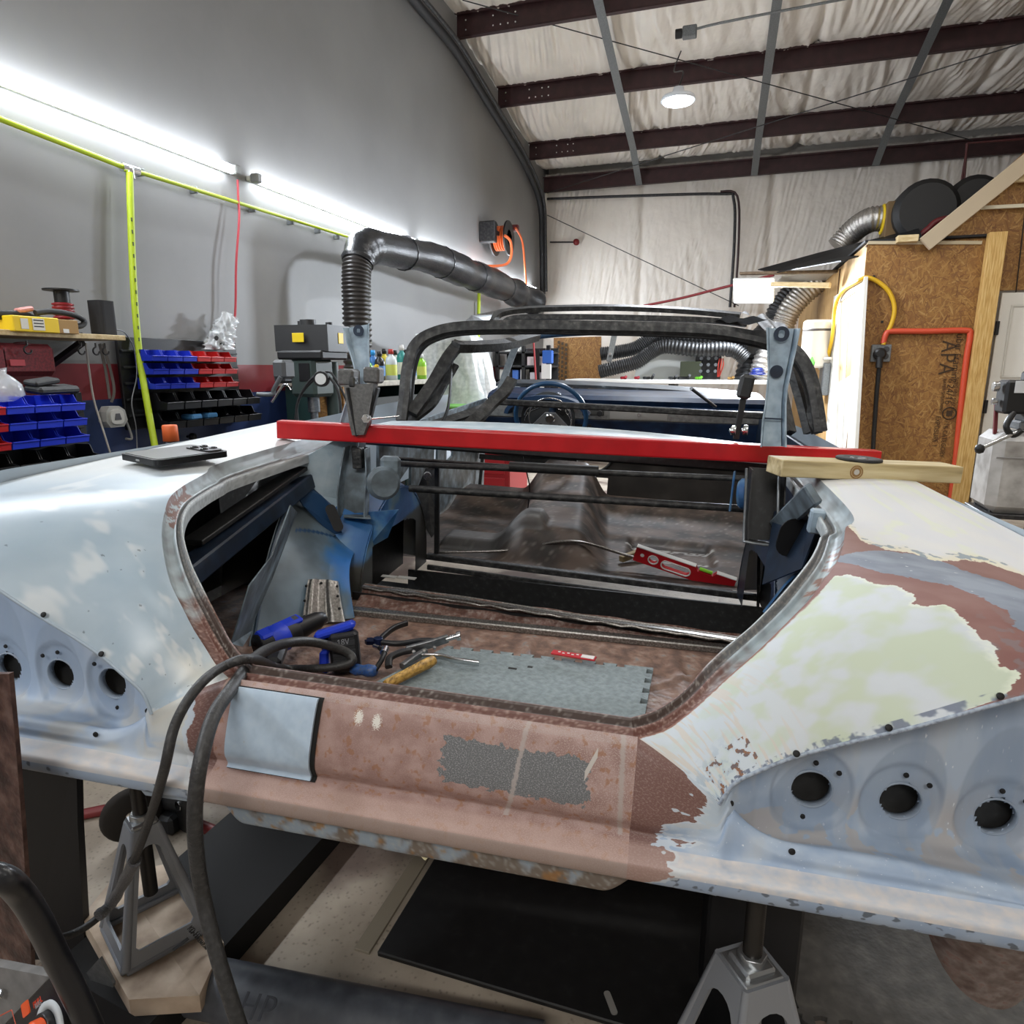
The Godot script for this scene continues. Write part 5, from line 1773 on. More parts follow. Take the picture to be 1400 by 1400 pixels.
	for r in 5:
		for k in 6:
			var big = r > 2
			var col = "15161a" if big else ("1f35b8" if k < 3 else "b81e22")
			var nm = "black" if big else ("blue" if k < 3 else "red")
			var f = (2.83 + .123 * k) if big else (2.80 + .104 * k)
			var y: float = [.035, -.033, -.108, -.215, -.315][r]
			bin(col, .114 if big else .098, .085 if big else .058, .15 if big else .11, "%s parts bin, %s from the left in the %s row of the black wall rack" % [nm, ORD[k], rows[r]], "bins on the wall rack", R(-2.94, y, f))
	for k in 2:
		s = S()
		box(s, at(R(-2.85, -.265, [3.0, 3.12][k])), V(.09, .03, .075), .008)
		solo("glove_bundle", s, plain("4a86b8", .6), ["blue folded gloves in a black bin of the lowest wall rack row, left bundle", "blue folded gloves in a black bin of the lowest wall rack row, right bundle"][k], "gloves")
	# plastic bag on the rack
	t = thing("plastic_bag", "clear crumpled plastic bag lying on top of the wall rack", "bag", V(-2.9,1.426,-3.351))
	var nz = noise(22.0, FastNoiseLite.TYPE_SIMPLEX_SMOOTH, 3, 7)
	s = S()
	grid(s, 36, 24, func(u, v):
		var a = TAU * u
		var y = lerpf(.0, .20, v)
		var rr = .075 * (1 - .35 * v) * (1 + .9 * nz.get_noise_3d(cos(a) * .1, y, sin(a) * .1))
		return V(rr * cos(a) * .7, y + .02 * sin(a * 2) * v, rr * sin(a) * 1.25 + .10 * (1 - v) - .06))
	var pm = plain("dfe3e6", .22)
	pm.transparency = BaseMaterial3D.TRANSPARENCY_ALPHA
	pm.albedo_color = Color(.87, .89, .9, .45)
	part("film", s, pm, t)
	s = S()
	for k in 6: cyl(s, V(.02 * sin(k * 2.0), .01 + .012 * k, .05 + .03 * cos(k * 1.7)), V(1, .3, .2 * k), .012, .03, 8)
	part("contents", s, M.dull_black, t)
	# free standing rack at the left edge
	t = thing("bin_rack", "black free standing bin rack at the left edge of the picture", "rack", R(-2.62, -H, 1.6))
	s = S()
	for f in [.9, 2.15]: beam(s, R(-2.64, -H, f), R(-2.64, -.10, f), .03, .03)
	for y in [-.17, -.235, -.305, -.40, -.50]: box(s, at(R(-2.62, y, 1.52)), V(.02, .03, 1.25), .003)
	wpart("frame", s, M.black, t)
	for r in 5:
		for k in range(3, 10):
			var big = r > 2
			var f = 2.0 - .105 * (k - 3) if not big else 2.04 - .115 * (k - 3)
			var redd = (not big) and k >= 6
			var col = "17181a" if big else ("b31c20" if redd else "1f37c4")
			var nm = "black" if big else ("red" if redd else "blue")
			if f < 1.35: continue
			var y: float = [-.165, -.225, -.292, -.385, -.47][r]
			bin(col, .11 if big else .10, .075 if big else .06, .13, "%s parts bin, %s from the right in the %s row of the standing rack" % [nm, ORD[k - 3], rows[r]], "bins on the free standing rack", R(-2.61, y, f))
	t = thing("bagged_part", "white bag with black parts lying on the top bins of the free standing rack", "bag", V(-2.55,1.208,-1.821))
	s = S()
	lathe(s, [P2(0, 0), P2(.045, .01), P2(.05, .05), P2(.035, .08), P2(.02, .1), P2(.03, .12)], at(V(0, -.01, 0), V(10, 0, 14)), 14)
	part("film", s, pm, t)
	s = S()
	box(s, at(V(.0, .03, -.16), V(0, 10, -8)), V(.08, .03, .2), .01)
	box(s, at(V(.0, .06, -.12), V(6, 10, -8)), V(.06, .02, .12), .006)
	part("contents", s, M.dull_black, t)
	# low cabinet behind the wing with the orange capped can, black knob on the wall
	t = thing("low_cabinet", "low dark cabinet against the blue wall, almost hidden by the left wing", "cabinet", R(-2.6, -H, 2.2))
	s = S()
	box(s, at(V(.25, .42, 0)), V(.6, .84, 1.6), .006)
	part("carcass", s, M.dull_black, t)
	t = thing("spray_can", "spray can with an orange cap behind the left wing", "can", V(-2.2,0.91,-2.191))
	t.position.y = H - .48
	s = S()
	lathe(s, [P2(0, 0), P2(.032, 0), P2(.033, .004), P2(.033, .17), P2(.028, .185), P2(0, .185)], at(Vector3.ZERO), 20)
	part("body", s, plain("303236", .3, .5), t)
	s = S()
	lathe(s, [P2(.0, .25), P2(.027, .25), P2(.030, .245), P2(.031, .184), P2(.028, .184)], at(Vector3.ZERO), 20)
	part("cap", s, M.orange, t)
	s = S()
	lathe(s, [P2(0, .05), P2(.022, .05), P2(.022, .03), P2(.01, .02), P2(.008, 0)], along(V(-2.98,0.932,-3.088), V(1, 0, 0)), 12)
	solo("wall_hook", s, M.black, "small black knob on the blue wall behind the left wing", "hook")
	drill_press()
	duct_left()
	bench_left()

func drill_press() -> void:
	var o = V(-2.365,0.908,-3.4)
	var t = thing("drill_press", "dark drill press with a yellow label standing left of the ribbed duct", "drill", V(o.x, 0, o.z))
	var press = t
	var dk = plain("2e2f31", .45)
	var green = plain("3a4744", .45)
	var s = S()
	var p = V(-2.329,1.456,-3.4)
	var hs = [P2(-.155, -.05), P2(-.155, .07), P2(-.13, .075), P2(.13, .075), P2(.165, .05), P2(.165, -.05)]
	prism(s, [P2(-.155, -.16), P2(-.155, .10), P2(-.07, .155), P2(.12, .155), P2(.165, .11), P2(.165, -.12)], .145, Transform3D(Basis(V(1, 0, 0), V(0, 0, -1), V(0, 1, 0)), p + V(0, -.045, -.05)))
	wpart("belt_cover", s, dk, t)
	s = S()
	box(s, at(p + V(0, -.065, -.02)), V(.30, .05, .27), .01)
	wpart("belt_tray", s, plain("1f2022", .5), t)
	s = S()
	cyl(s, p + V(-.02, .1, -.02), V(0, 1, 0), .045, .035, 20)
	cyl(s, p + V(-.085, .1, -.05), V(0, 1, 0), .022, .03, 16)
	cyl(s, p + V(.10, .1, -.05), V(0, 1, 0), .02, .02, 16)
	wpart("pulley_cap", s, dk, t)
	s = S()
	box(s, at(p + V(.0, .03, .112)), V(.075, .05, .004), .001)
	box(s, at(p + V(.166, .03, -.06)), V(.004, .06, .05), .001)
	wpart("label", s, plain("f0d020", .45), t)
	s = S()
	box(s, at(p + V(0, -.19, .0)), V(.17, .22, .2), .02)
	wpart("head", s, green, t)
	s = S()
	box(s, at(p + V(.02, -.16, .102)), V(.07, .10, .004), .001)
	wpart("head_slot", s, M.black, t)
	s = S()
	box(s, at(p + V(-.10, -.15, .08)), V(.055, .07, .03), .004)
	var sw = wpart("switch_box", s, plain("b8b7a6", .5), t)
	s = S()
	cyl(s, p + V(-.10, -.15, .096), V(0, 0, 1), .016, .02, 12)
	part("switch", s, M.black, sw)
	s = S()
	cyl(s, p + V(0, -.30, .0), V(0, -1, 0), .035, .09, 16)
	cyl(s, p + V(0, -.38, .0), V(0, -1, 0), .022, .06, 14)
	wpart("quill", s, M.steel, t)
	s = S()
	cyl(s, p + V(0, -.34, .0), V(0, -1, 0), .028, .035, 16)
	wpart("collar", s, plain("8d7a45", .4, .6), t)
	s = S()
	tube(s, bend([p + V(-.09, -.26, .08), p + V(-.13, -.23, .09), p + V(-.20, -.33, .12)], 4), .008, 8)
	wpart("feed_lever", s, M.chrome, t)
	s = S()
	cyl(s, p + V(.03, -.10, -.16), V(0, -1, 0), .04, 1.5, 20)
	wpart("column", s, green, t)
	s = S()
	box(s, at(V(p.x + .03, .03, p.z - .1)), V(.34, .06, .45), .01)
	wpart("base", s, green, t)
	s = S()
	box(s, at(p + V(.02, -.62, .0)), V(.3, .03, .3), .006)
	wpart("table", s, green, t)
	# motor at its left
	s = S()
	box(s, at(p + V(-.205, -.17, -.02)), V(.075, .11, .12), .015)
	wpart("motor", s, plain("3c3d3f", .5), t)
	# black coiled hose with white gauge
	t = thing("tyre_gauge", "black air hose looped with a round white gauge in front of the drill press", "gauge", V(-1.958,1.073,-2.9))
	s = S()
	var c = V(-1.957,1.145,-2.9)
	tube(s, bend([V(-2.122,0.344,-2.9), V(-2.09,0.981,-2.9), V(-2.087,1.129,-2.9), V(-2.027,1.231,-2.9), V(-1.956,1.285,-2.9), V(-1.89,1.274,-2.9), V(-1.844,1.208,-2.9), V(-1.835,1.101,-2.9), V(-1.847,0.974,-2.9), V(-1.88,0.365,-2.9)], 6), .007, 8)
	tube(s, bend([V(-2.151,0.997,-2.95), V(-2.111,1.155,-2.95), V(-2.035,1.244,-2.95), V(-1.929,1.302,-2.95), V(-1.874,1.245,-2.95), V(-1.829,1.159,-2.95)], 6), .006, 8)
	wpart("hose", s, M.rubber, t)
	s = S()
	cyl(s, V(-1.928,1.267,-2.9), V(.3, 0, 1), .038, .03, 24)
	wpart("gauge_body", s, M.black, t)
	s = S()
	cyl(s, (V(-1.928,1.267,-2.9)) + V(.01, 0, .030), V(.3, 0, 1), .027, .004, 24)
	wpart("gauge_face", s, plain("d8dad8", .4), t)
	s = S()
	box(s, at(V(-2.347,1.087,-3.6)), V(.20, .24, .02), .002)
	solo("board_offcut", s, M.osb, "square offcut of strand board standing behind the tyre gauge", "board")
	s = S()
	plate(s, [V(-2.359,1.298,-3.6), V(-2.319,1.355,-3.6), V(-2.3,1.337,-3.6), V(-2.304,1.277,-3.6), V(-2.263,1.285,-3.6), V(-2.265,1.255,-3.6), V(-2.336,1.259,-3.6)], .03)
	solo("cardboard_scrap", s, plain("a87a4c", .7), "torn brown cardboard scrap beside the drill press", "cardboard")
	# crank on the wall
	s = S()
	tube(s, bend([V(-2.4,1.183,-3), V(-2.307,1.184,-3), V(-2.296,1.207,-3), V(-2.245,1.275,-3)], 3), .012, 8)
	wpart("crank_handle", s, M.galv, press)
	s = S()
	box(s, at(V(-2.261,1.312,-3.05)), V(.08, .10, .1), .015)
	wpart("gear_head", s, plain("505254", .5), press)

func ribbed(s: SurfaceTool, pts: Array, r: float, ribs: int, n := 16, depth := .09) -> void:
	var dense = bend(pts, int(float(ribs) * 4 / (pts.size() - 1)) + 1)
	var rr = []
	for i in dense.size(): rr.append(r * (1 + depth * (1.0 if i % 4 in [0, 1] else -1.0)))
	tube(s, dense, rr, n)

func duct_left() -> void:
	var t = thing("exhaust_duct", "fat black flexible duct rising before the grey wall and running to the far corner", "duct", V(-2.65,1.309,-4.436))
	var s = S()
	var rise = [V(-2.65,1.176,-4.444), V(-2.65,1.441,-4.459), V(-2.65,1.702,-4.473), V(-2.65,1.907,-4.482), V(-2.65,2.072,-4.517), V(-2.65,2.172,-4.609)]
	ribbed(s, rise, .100, 34, 20, .06)
	wpart("ribbed_hose", s, plain("2a2624", .38), t)
	s = S()
	var run = bend([V(-2.65,2.062,-4.516), V(-2.65,2.14,-4.564), V(-2.65,2.196,-4.663), V(-2.65,2.226,-4.922), V(-2.65,2.244,-5.256), V(-2.65,2.278,-5.724), V(-2.65,2.276,-6.162), V(-2.65,2.262,-6.686), V(-2.65,2.259,-7.203), V(-2.65,2.244,-7.854), V(-2.6,2.206,-8.334), V(-2.5,2.142,-8.65)], 6)
	var rr = []
	var nz = noise(.11, FastNoiseLite.TYPE_SIMPLEX, 2, 4)
	for i in run.size(): rr.append(lerpf(.115, .16, float(i) / run.size()) * (1 + .12 * nz.get_noise_1d(i * 1.3)))
	tube(s, run, rr, 20)
	wpart("plastic_sleeve", s, mottled([[0.0, "131416"], [1.0, "232427"]], .02, .3, .3, 0., 105, .4), t)
	s = S()
	for k in [24, 34, 44, 54]: tube(s, range(17).map(func(i):
			var fr = frames(run)
			return run[k] + (fr[k][0] * cos(TAU * i / 16) + fr[k][1] * sin(TAU * i / 16)) * (rr[k] + .003)), .006, 5, false)
	wpart("tape_band", s, plain("2b2c2f", .25), t)
	# hose reel
	t = thing("hose_reel", "round black hose reel with orange hose high on the grey wall", "reel", V(-2.82,2.874,-8.249))
	s = S()
	for x in [-.10, .08]: cyl(s, V(x, 0, 0), V(1, 0, 0), .20, .02, 28)
	cyl(s, V(-.1, 0, 0), V(1, 0, 0), .10, .2, 20)
	part("drum", s, M.black, t)
	s = S()
	for k in 5: lathe(s, [P2(.1, .0), P2(.145, .006), P2(.145, .022), P2(.1, .028)], along(V(-.078 + k * .03, 0, 0), V(1, 0, 0)), 24)
	part("hose_coil", s, M.orange, t)
	s = S()
	box(s, at(V(-.08, .03, .27)), V(.2, .24, .09), .01)
	box(s, at(V(.0, .03, .18)), V(.03, .05, .26), .005)
	part("bracket", s, M.dark_steel, t)
	s = S()
	tube(s, bend([V(-2.7,2.859,-8.006), V(-2.66,2.808,-8.107), V(-2.66,2.646,-8.135), V(-2.72,2.538,-8.063), V(-2.85,2.472,-7.653)], 6), .016, 8)
	wpart("hose_end", s, M.orange, t)
	s = S()
	tube(s, bend([V(-2.7,3.018,-8.434), V(-2.7,2.911,-8.712), V(-2.7,2.571,-8.846), V(-2.7,2.137,-8.953)], 6), .014, 8)
	wpart("hose_tail", s, M.orange, t)
	s = S()
	box(s, at(V(-2.75,3.044,-8.56)), V(.1, .08, .06), .01)
	wpart("guide", s, plain("5a1a1c", .5), t)

func bench_left() -> void:
	# bench along the wall with its bottles
	var t = thing("workbench", "long workbench with a pale top along the grey wall behind the left hinge arm", "bench", R(-2.62, -H, 4.6))
	var s = S()
	box(s, at(R(-2.62, -.105, 4.55)), V(.68, .035, 1.3), .004)
	wpart("bench_top", s, mottled([[0.0, "9a958a"], [1.0, "c0bcae"]], .02, .6, .6), t)
	s = S()
	for f in [3.96, 4.55, 5.14]: box(s, at(R(-2.62, -.72, f)), V(.6, 1.19, .05), .004)
	box(s, at(R(-2.90, -.72, 4.55)), V(.03, 1.19, 1.2), .004)
	wpart("bench_frame", s, plain("1f3a38", .5), t)
	s = S()
	box(s, at(R(-2.34, -.75, 4.55)), V(.02, 1.1, 1.15), .004)
	wpart("bench_front", s, plain("171a16", .6), t)
	var rng = RandomNumberGenerator.new()
	rng.seed = 77
	var cols = [["green", "4f9c3a", "15161a"], ["white", "d5d8d8", "2a8ad0"], ["black", "1b1c1f", "1b1c1f"], ["blue", "2f6fb5", "2f9ae0"], ["clear", "c9d2d4", "b0302c"], ["yellow", "d9c63c", "1a1a1a"], ["teal", "2b8a86", "d8d8d8"], ["white", "e0e0dc", "15161a"], ["white", "dadcdf", "2f9ae0"], ["black", "202226", "15161a"], ["lime", "8cc832", "d8d8d8"], ["clear", "cfd6d8", "3fae3a"]]
	for k in 12:
		var c: Array = cols[k]
		var h = rng.randf_range(.13, .26)
		var r = rng.randf_range(.030, .042)
		var f = 4.16 + k * .085
		t = thing("bottle", "%s bottle with a cap on the workbench, %s from the left in its row" % [c[0], ORD[k]], "bottle", R(-2.40 - .1 * (k % 2), -.087, f), "bottles on the workbench")
		s = S()
		lathe(s, [P2(0, 0), P2(r, 0), P2(r, h * .62), P2(r * .85, h * .72), P2(r * .4, h * .8), P2(r * .38, h * .86)], at(Vector3.ZERO), 14)
		part("body", s, plain(c[1], .3), t)
		s = S()
		lathe(s, [P2(0, h), P2(r * .42, h), P2(r * .5, h * .84), P2(r * .4, h * .84)], at(Vector3.ZERO), 12)
		part("cap", s, plain(c[2], .4), t)
		s = S()
		lathe(s, [P2(r * 1.01, h * .15), P2(r * 1.012, h * .5)], at(Vector3.ZERO), 14)
		part("label", s, plain(["d8d8d0", "c8d060", "4f80b8"][k % 3], .5), t)
	t = thing("sponge", "lime green sponge on the workbench behind the clamp", "sponge", V(-2.753,1.227,-4.25))
	s = S()
	box(s, at(V(0, .03, 0)), V(.12, .04, .08), .01)
	part("foam", s, plain("5fae2a", .8), t)
	# draped machine
	t = thing("draped_machine", "tall thing under a clear crumpled plastic sheet beyond the workbench", "cover", R(-2.42, -H, 5.72))
	var nz = noise(5.0, FastNoiseLite.TYPE_SIMPLEX_SMOOTH, 3, 8)
	s = S()
	grid(s, 70, 40, func(u, v):
		var a = TAU * u
		var sq = 1.0 / maxf(absf(cos(a)), absf(sin(a)))
		var w = lerpf(.46, .26, smoothstep(.2, 1.0, v)) * minf(sq, 1.25)
		var f = .05 * nz.get_noise_2d(cos(a) * 2.2 + sin(a) * 5, v * .4) * (1.2 - v) * 2.2
		return V((w + f) * cos(a), lerpf(0, 1.62, v) - .0 + .04 * sin(a * 3) * smoothstep(.9, 1, v), (w + f) * sin(a) * 1.1) if v < .985 else V(.05 * cos(a), 1.66, .05 * sin(a)))
	var pm = mottled([[0.0, "9a9ea0"], [0.5, "b5b8b8"], [1.0, "d2d4d2"]], .02, .5, .35)
	part("plastic_sheet", s, pm, t)
	t = thing("red_tool_chest", "low red tool chest with a green edge beside the draped machine", "chest", R(-2.0, -H, 5.25))
	s = S()
	box(s, at(V(0, .50, 0)), V(.7, 1.0, .5), .01)
	part("chest", s, plain("a8242a", .4), t)
	s = S()
	for k in 4: box(s, at(V(0, .2 + k * .18, .252)), V(.62, .15, .01), .004)
	part("drawer", s, plain("b52a30", .4), t)
	s = S()
	box(s, at(V(0, 1.01, 0)), V(.72, .02, .52), .004)
	part("lid", s, plain("6aa84a", .5), t)

# ---------------------------------------------------------------- far end of the shop
func far_end() -> void:
	# square work light under the boards
	var t = thing("work_light", "square white LED panel under the boards beside the plywood booth", "light", V(0.153,2.185,-8.6))
	var s = S()
	var rot = Basis.from_euler(V(-.95, -.1, -.08))
	box(s, Transform3D(rot, V(0, .02, 0)), V(.46, .035, .30), .008)
	part("housing", s, M.white_paint, t)
	s = S()
	box(s, Transform3D(rot, V(0, -.005, 0)), V(.43, .02, .27), .005)
	part("diffuser", s, glow("eaf4ff", 9.0), t)
	var l = AreaLight3D.new()
	l.name = "lamp"
	l.area_size = Vector2(.43, .27)
	l.light_color = C("eaf4ff")
	l.light_energy = 16.0
	l.shadow_enabled = true
	t.add_child(l)
	l.transform = Transform3D(rot * Basis(Vector3.RIGHT, -PI / 2), rot * V(0, -.04, 0))
	# boards and the black roof sheet reaching out from the booth
	s = S()
	beam(s, V(-0.007,2.406,-8.7), V(1.051,2.361,-8.5), .09, .03, V(0, 1, 0))
	solo("ceiling_board", s, mottled([[0.0, "5a4a3a"], [1.0, "8a755c"]], .02, .5, .7), "weathered board just above the square work light", "board")
	s = S()
	beam(s, V(0.338,2.238,-8.4), V(0.92,2.187,-8.2), .09, .05, V(0, 1, 0))
	solo("ceiling_board", s, M.wood, "pale board reaching from the booth towards the square work light", "board")
	s = S()
	plate(s, [V(0.189,2.473,-8.9), V(0.82,2.586,-8.6), V(1.363,2.649,-8.2), V(1.655,2.681,-8), V(1.598,2.503,-7.5), V(0.93,2.354,-7.6), V(0.375,2.394,-8.6)], .012)
	solo("roof_sheet", s, plain("0f1012", .5), "thin black roof sheet sloping up to the booth", "sheet")
	s = S()
	plate(s, [V(0.432,2.36,-9.3), V(1.068,2.342,-9.2), V(1.122,2.379,-8.6), V(0.456,2.359,-8.6)], .01)
	solo("clear_sheet", s, plain("a3a19c", .3), "greyish clear plastic sheet between the boards under the black roof sheet", "sheet")
	var foil = mottled([[0.0, "7f7b76"], [0.5, "b3afaa"], [1.0, "dcd9d4"]], .04, .3, .28, .85, 111, .5)
	s = S()
	ribbed(s, [V(0.906,2.348,-9.2), V(0.739,2.201,-9.2), V(0.612,2.033,-9.2), V(0.535,1.835,-9.2), V(0.444,1.63,-9.1), V(0.354,1.417,-9), V(0.303,1.187,-9)], .135, 30, 16, .045)
	solo("foil_duct", s, foil, "silver foil duct coming down between the work light and the booth", "duct")
	s = S()
	ribbed(s, [V(0.758,2.376,-9.4), V(0.587,2.199,-9.4), V(0.481,2.026,-9.4), V(0.425,1.848,-9.4), V(0.293,1.692,-9.3), V(0.188,1.439,-9.3), V(0.136,1.146,-9.2)], .13, 30, 14, .05)
	solo("black_duct", s, plain("1d1d1f", .45), "black ribbed duct beside the silver foil duct", "duct")
	s = S()
	ribbed(s, [V(1.009,2.63,-8.6), V(1.101,2.747,-8.6), V(1.194,2.829,-8.5), V(1.287,2.863,-8.4), V(1.384,2.864,-8.4)], .125, 16, 16, .045)
	solo("foil_duct", s, foil, "short silver foil duct joining the blower on the booth roof", "duct")
	t = thing("blower", "black drum blower with a yellow collar and wooden box on the booth roof", "blower", V(1.598,2.65,-8.2))
	s = S()
	cyl(s, (V(1.72,2.852,-8.2)) + V(0, 0, .18), V(0, 0, -1), .30, .42, 28, .05)
	wpart("drum", s, plain("19191a", .55), t)
	s = S()
	cyl(s, V(1.369,2.848,-8.35), V(1, 0, 0), .15, .06, 22)
	wpart("collar", s, M.yellow, t)
	s = S()
	box(s, at(V(1.481,2.803,-8.3)), V(.20, .36, .3), .006)
	wpart("box", s, plain("6d5636", .7), t)
	s = S()
	tube(s, bend([V(1.655,2.595,-7.9), V(1.723,2.658,-7.9), V(1.791,2.721,-7.9), V(1.961,2.75,-7.9)], 4), .03, 8)
	wpart("red_pipe", s, plain("5a1418", .5), t)
	s = S()
	cyl(s, (V(2.145,2.914,-8.3)) + V(0, 0, .2), V(0, 0, -1), .26, .4, 24, .05)
	solo("black_drum", s, plain("141415", .55), "black drum partly hidden behind the sloping board on the booth roof", "drum")
	for q in [[1318, 235, 1315, 290, "dark red thin pipe rising from the booth roof, left one"], [1324, 232, 1321, 285, "dark red thin pipe rising from the booth roof, right one"]]:
		pass
	s = S()
	tube(s, [V(2.151,3.118,-8.6), V(2.127,3.581,-8.6)], .012, 6)
	tube(s, [V(2.121,3.092,-8.6), V(2.133,3.58,-8.6), V(2.624,3.575,-8.6)], .012, 6)
	solo("red_wire", s, plain("4a1a1c", .5), "dark red wires rising from the booth roof to the purlin", "wire")
	# red hose strung across the far wall
	s = S()
	tube(s, bend([V(-1.325,2.211,-10.3), V(-0.799,2.289,-10.2), V(-0.253,2.388,-10), V(0.404,2.484,-9.6)], 4), .018, 6)
	solo("strung_hose", s, plain("8a2c30", .5), "thin dull red hose strung across the far wall towards the work light", "hose")
	t = thing("valve", "small red tap on a thin pipe at the left of the far wall", "valve", V(-2.465,3.233,-10.8))
	s = S()
	tube(s, [V(-2.889,3.256,-10.8), V(-2.489,3.235,-10.8)], .012, 6)
	wpart("pipe", s, M.dark_steel, t)
	s = S()
	lathe(s, [P2(0, -.03), P2(.045, -.03), P2(.05, 0), P2(.045, .03), P2(0, .03)], along(V(-2.454,3.225,-10.75), V(0, 0, 1)), 12)
	wpart("handle", s, plain("7a2024", .5), t)
	# strand board panel
	s = S()
	plate(s, [V(-2.732,1.781,-10.5), V(-1.978,1.793,-10.5), V(-1.956,1.019,-10.5), V(-2.721,1.012,-10.5)], .02)
	var ob = solo("plywood_sheet", s, M.osb, "strand board panel with black print seen above the steering wheel", "board")
	for k in 3:
		s = S()
		for j in 9: box(s, at((V(-2.638,1.712,-10.46)) + V(k * .06, -.07 * j - .02 * k, 0)), V(.035, .045, .004))
		wpart("print", s, plain("3a2a16", .6), ob)
	# two black ribbed hoses drooping across the windscreen opening
	s = S()
	ribbed(s, [V(-1.689,1.5,-9), V(-1.467,1.527,-9), V(-1.249,1.571,-9), V(-1.065,1.68,-9), V(-0.91,1.723,-9), V(-0.5,1.691,-9), V(-0.076,1.685,-9), V(0.154,1.594,-9)], .085, 60, 12, .07)
	solo("black_duct", s, plain("1a1a1b", .5), "upper of two black ribbed ducts drooping across the far wall", "duct")
	s = S()
	ribbed(s, [V(-1.664,1.273,-8.8), V(-1.428,1.329,-8.8), V(-1.196,1.393,-8.8), V(-1.017,1.51,-8.8), V(-0.838,1.58,-8.8), V(-0.437,1.541,-8.8), V(-0.049,1.538,-8.8), V(0.129,1.416,-8.8)], .085, 60, 12, .07)
	solo("black_duct", s, plain("1a1a1b", .5), "lower of two black ribbed ducts drooping across the far wall", "duct")
	s = S()
	box(s, at(V(0.138,1.619,-9.2)), V(.55, .32, .3), .03)
	solo("duct_box", s, plain("121213", .6), "black box where the ribbed ducts meet below the roof scrap", "box")
	# steel shelving with boxes
	t = thing("shelving_unit", "black steel shelving unit by the left wall before the strand board sheet", "shelf", R(-2.6, -H, 8.5))
	s = S()
	for q in [V(-2.936,1.533,-8.4), V(-2.579,1.531,-8.4), V(-2.25,1.528,-8.4)]: box(s, at(V(q.x, .80, q.z)), V(.05, 1.60, .05), .004)
	wpart("upright", s, M.black, t)
	var lev = [(V(-2.737,1.513,-8.4)).y, (V(-2.737,1.339,-8.4)).y, (V(-2.737,1.162,-8.4)).y, (V(-2.737,0.965,-8.4)).y, .45]
	for y in lev:
		s = S()
		box(s, at(V(-2.59, y, -8.6)), V(.72, .025, .45), .003)
		wpart("shelf", s, M.dull_black, t)
	s = S()
	box(s, at(V(-2.59, .8, -8.83)), V(.72, 1.55, .01), .002)
	wpart("back_panel", s, plain("2a2c2e", .6), t)
	var bx = [[-2.86, 2, .12, .13, "d0cfc8", "white carton on the third shelf of the black shelving, leftmost"], [-2.70, 2, .08, .12, "3f68b0", "blue carton on the third shelf of the black shelving"], [-2.60, 2, .06, .13, "dcdcd8", "white carton right of the blue one on the black shelving"], [-2.40, 2, .2, .09, "d0cad0", "stack of pale papers on the third shelf of the black shelving"], [-2.42, 0, .24, .04, "2a2022", "flat dark box on top of the black shelving"], [-2.74, 0, .2, .07, "d4d4d0", "long white box on top of the black shelving"], [-2.44, 1, .2, .11, "c8b8b8", "pink grey carton on the second shelf of the black shelving"], [-2.72, 3, .18, .14, "8d96a0", "grey box on the fourth shelf of the black shelving"], [-2.42, 3, .12, .14, "c8c6be", "pale box on the fourth shelf of the black shelving"]]
	for b in bx:
		s = S()
		box(s, at(V(b[0], lev[b[1]] + .0125 + b[3] / 2, -8.52)), V(b[2], b[3], .2), .004)
		solo("carton", s, plain(b[4], .6), b[5], "box", "boxes on the steel shelving")
	s = S()
	box(s, at(V(-2.232,1.454,-8.3)), V(.13, .16, .08), .01)
	var bb = solo("blue_bag", s, plain("2f62b8", .5), "blue bag hanging at the right side of the black shelving", "bag")
	s = S()
	box(s, at(V(-2.249,1.275,-8.3)), V(.12, .18, .05), .004)
	solo("paper_sheet", s, M.white_paint, "white sheet hanging below the blue bag", "paper")
	s = S()
	beam(s, V(-2.366,1.545,-8.3), V(-2.361,0.937,-8.3), .05, .02, V(0, 0, 1))
	solo("perforated_strip", s, M.black, "black perforated upright beside the blue bag", "strip")
	s = S()
	tube(s, bend([V(-2.415,1.876,-8.2), V(-2.385,1.569,-8.2), V(-2.353,1.123,-8.2)], 4), .012, 6)
	solo("red_string", s, plain("9a3034", .5), "thin red cord hanging in front of the black shelving", "cord")
	# bench under the far wall with tools on it
	t = thing("far_bench", "long low bench under the far wall, its white top crowded with tools", "bench", R(-.75, -H, 9.0))
	s = S()
	box(s, at(R(-.75, -.17, 9.1)), V(2.7, .05, .8), .005)
	wpart("bench_top", s, M.white_paint, t)
	s = S()
	for x in [-2.0, -.75, .5]: box(s, at(R(x, -.75, 9.2)), V(.08, 1.12, .6), .005)
	wpart("leg", s, M.dark_steel, t)
	s = S()
	plate(s, [V(-1.292,1.106,-9.3), V(-1.247,1.465,-9.3), V(-0.979,1.539,-9.3), V(-0.432,1.517,-9.3), V(-0.26,1.113,-9.3)], .03)
	solo("white_hood", s, plain("c9ccc9", .5), "pale sloping panel standing at the back of the far bench", "panel")
	s = S()
	box(s, at(V(-0.538,1.292,-9.1)), V(.26, .22, .05), .006)
	solo("green_panel", s, plain("3c4130", .4), "dark olive panel on the far bench", "panel")
	t = thing("tool_board", "black tool board with silver fittings and red wires above the far bench", "board", V(-0.316,1.209,-9.15))
	s = S()
	box(s, at(V(-0.324,1.348,-9.15)), V(.32, .34, .04), .004)
	wpart("board", s, M.black, t)
	s = S()
	for k in 9: cyl(s, (V(-0.409,1.439,-9.1)) + V((k % 3) * .09, -.08 * (k / 3), 0), V(0, 0, 1), .022, .03, 8)
	wpart("fitting", s, M.galv, t)
	s = S()
	for k in 3: tube(s, bend([(V(-0.185,1.438,-9.1)) + V(k * .02, 0, 0), (V(-0.197,1.347,-9.1)) + V(k * .03, 0, .03), (V(-0.197,1.21,-9.1)) + V(k * .01, 0, 0)], 4), .008, 5)
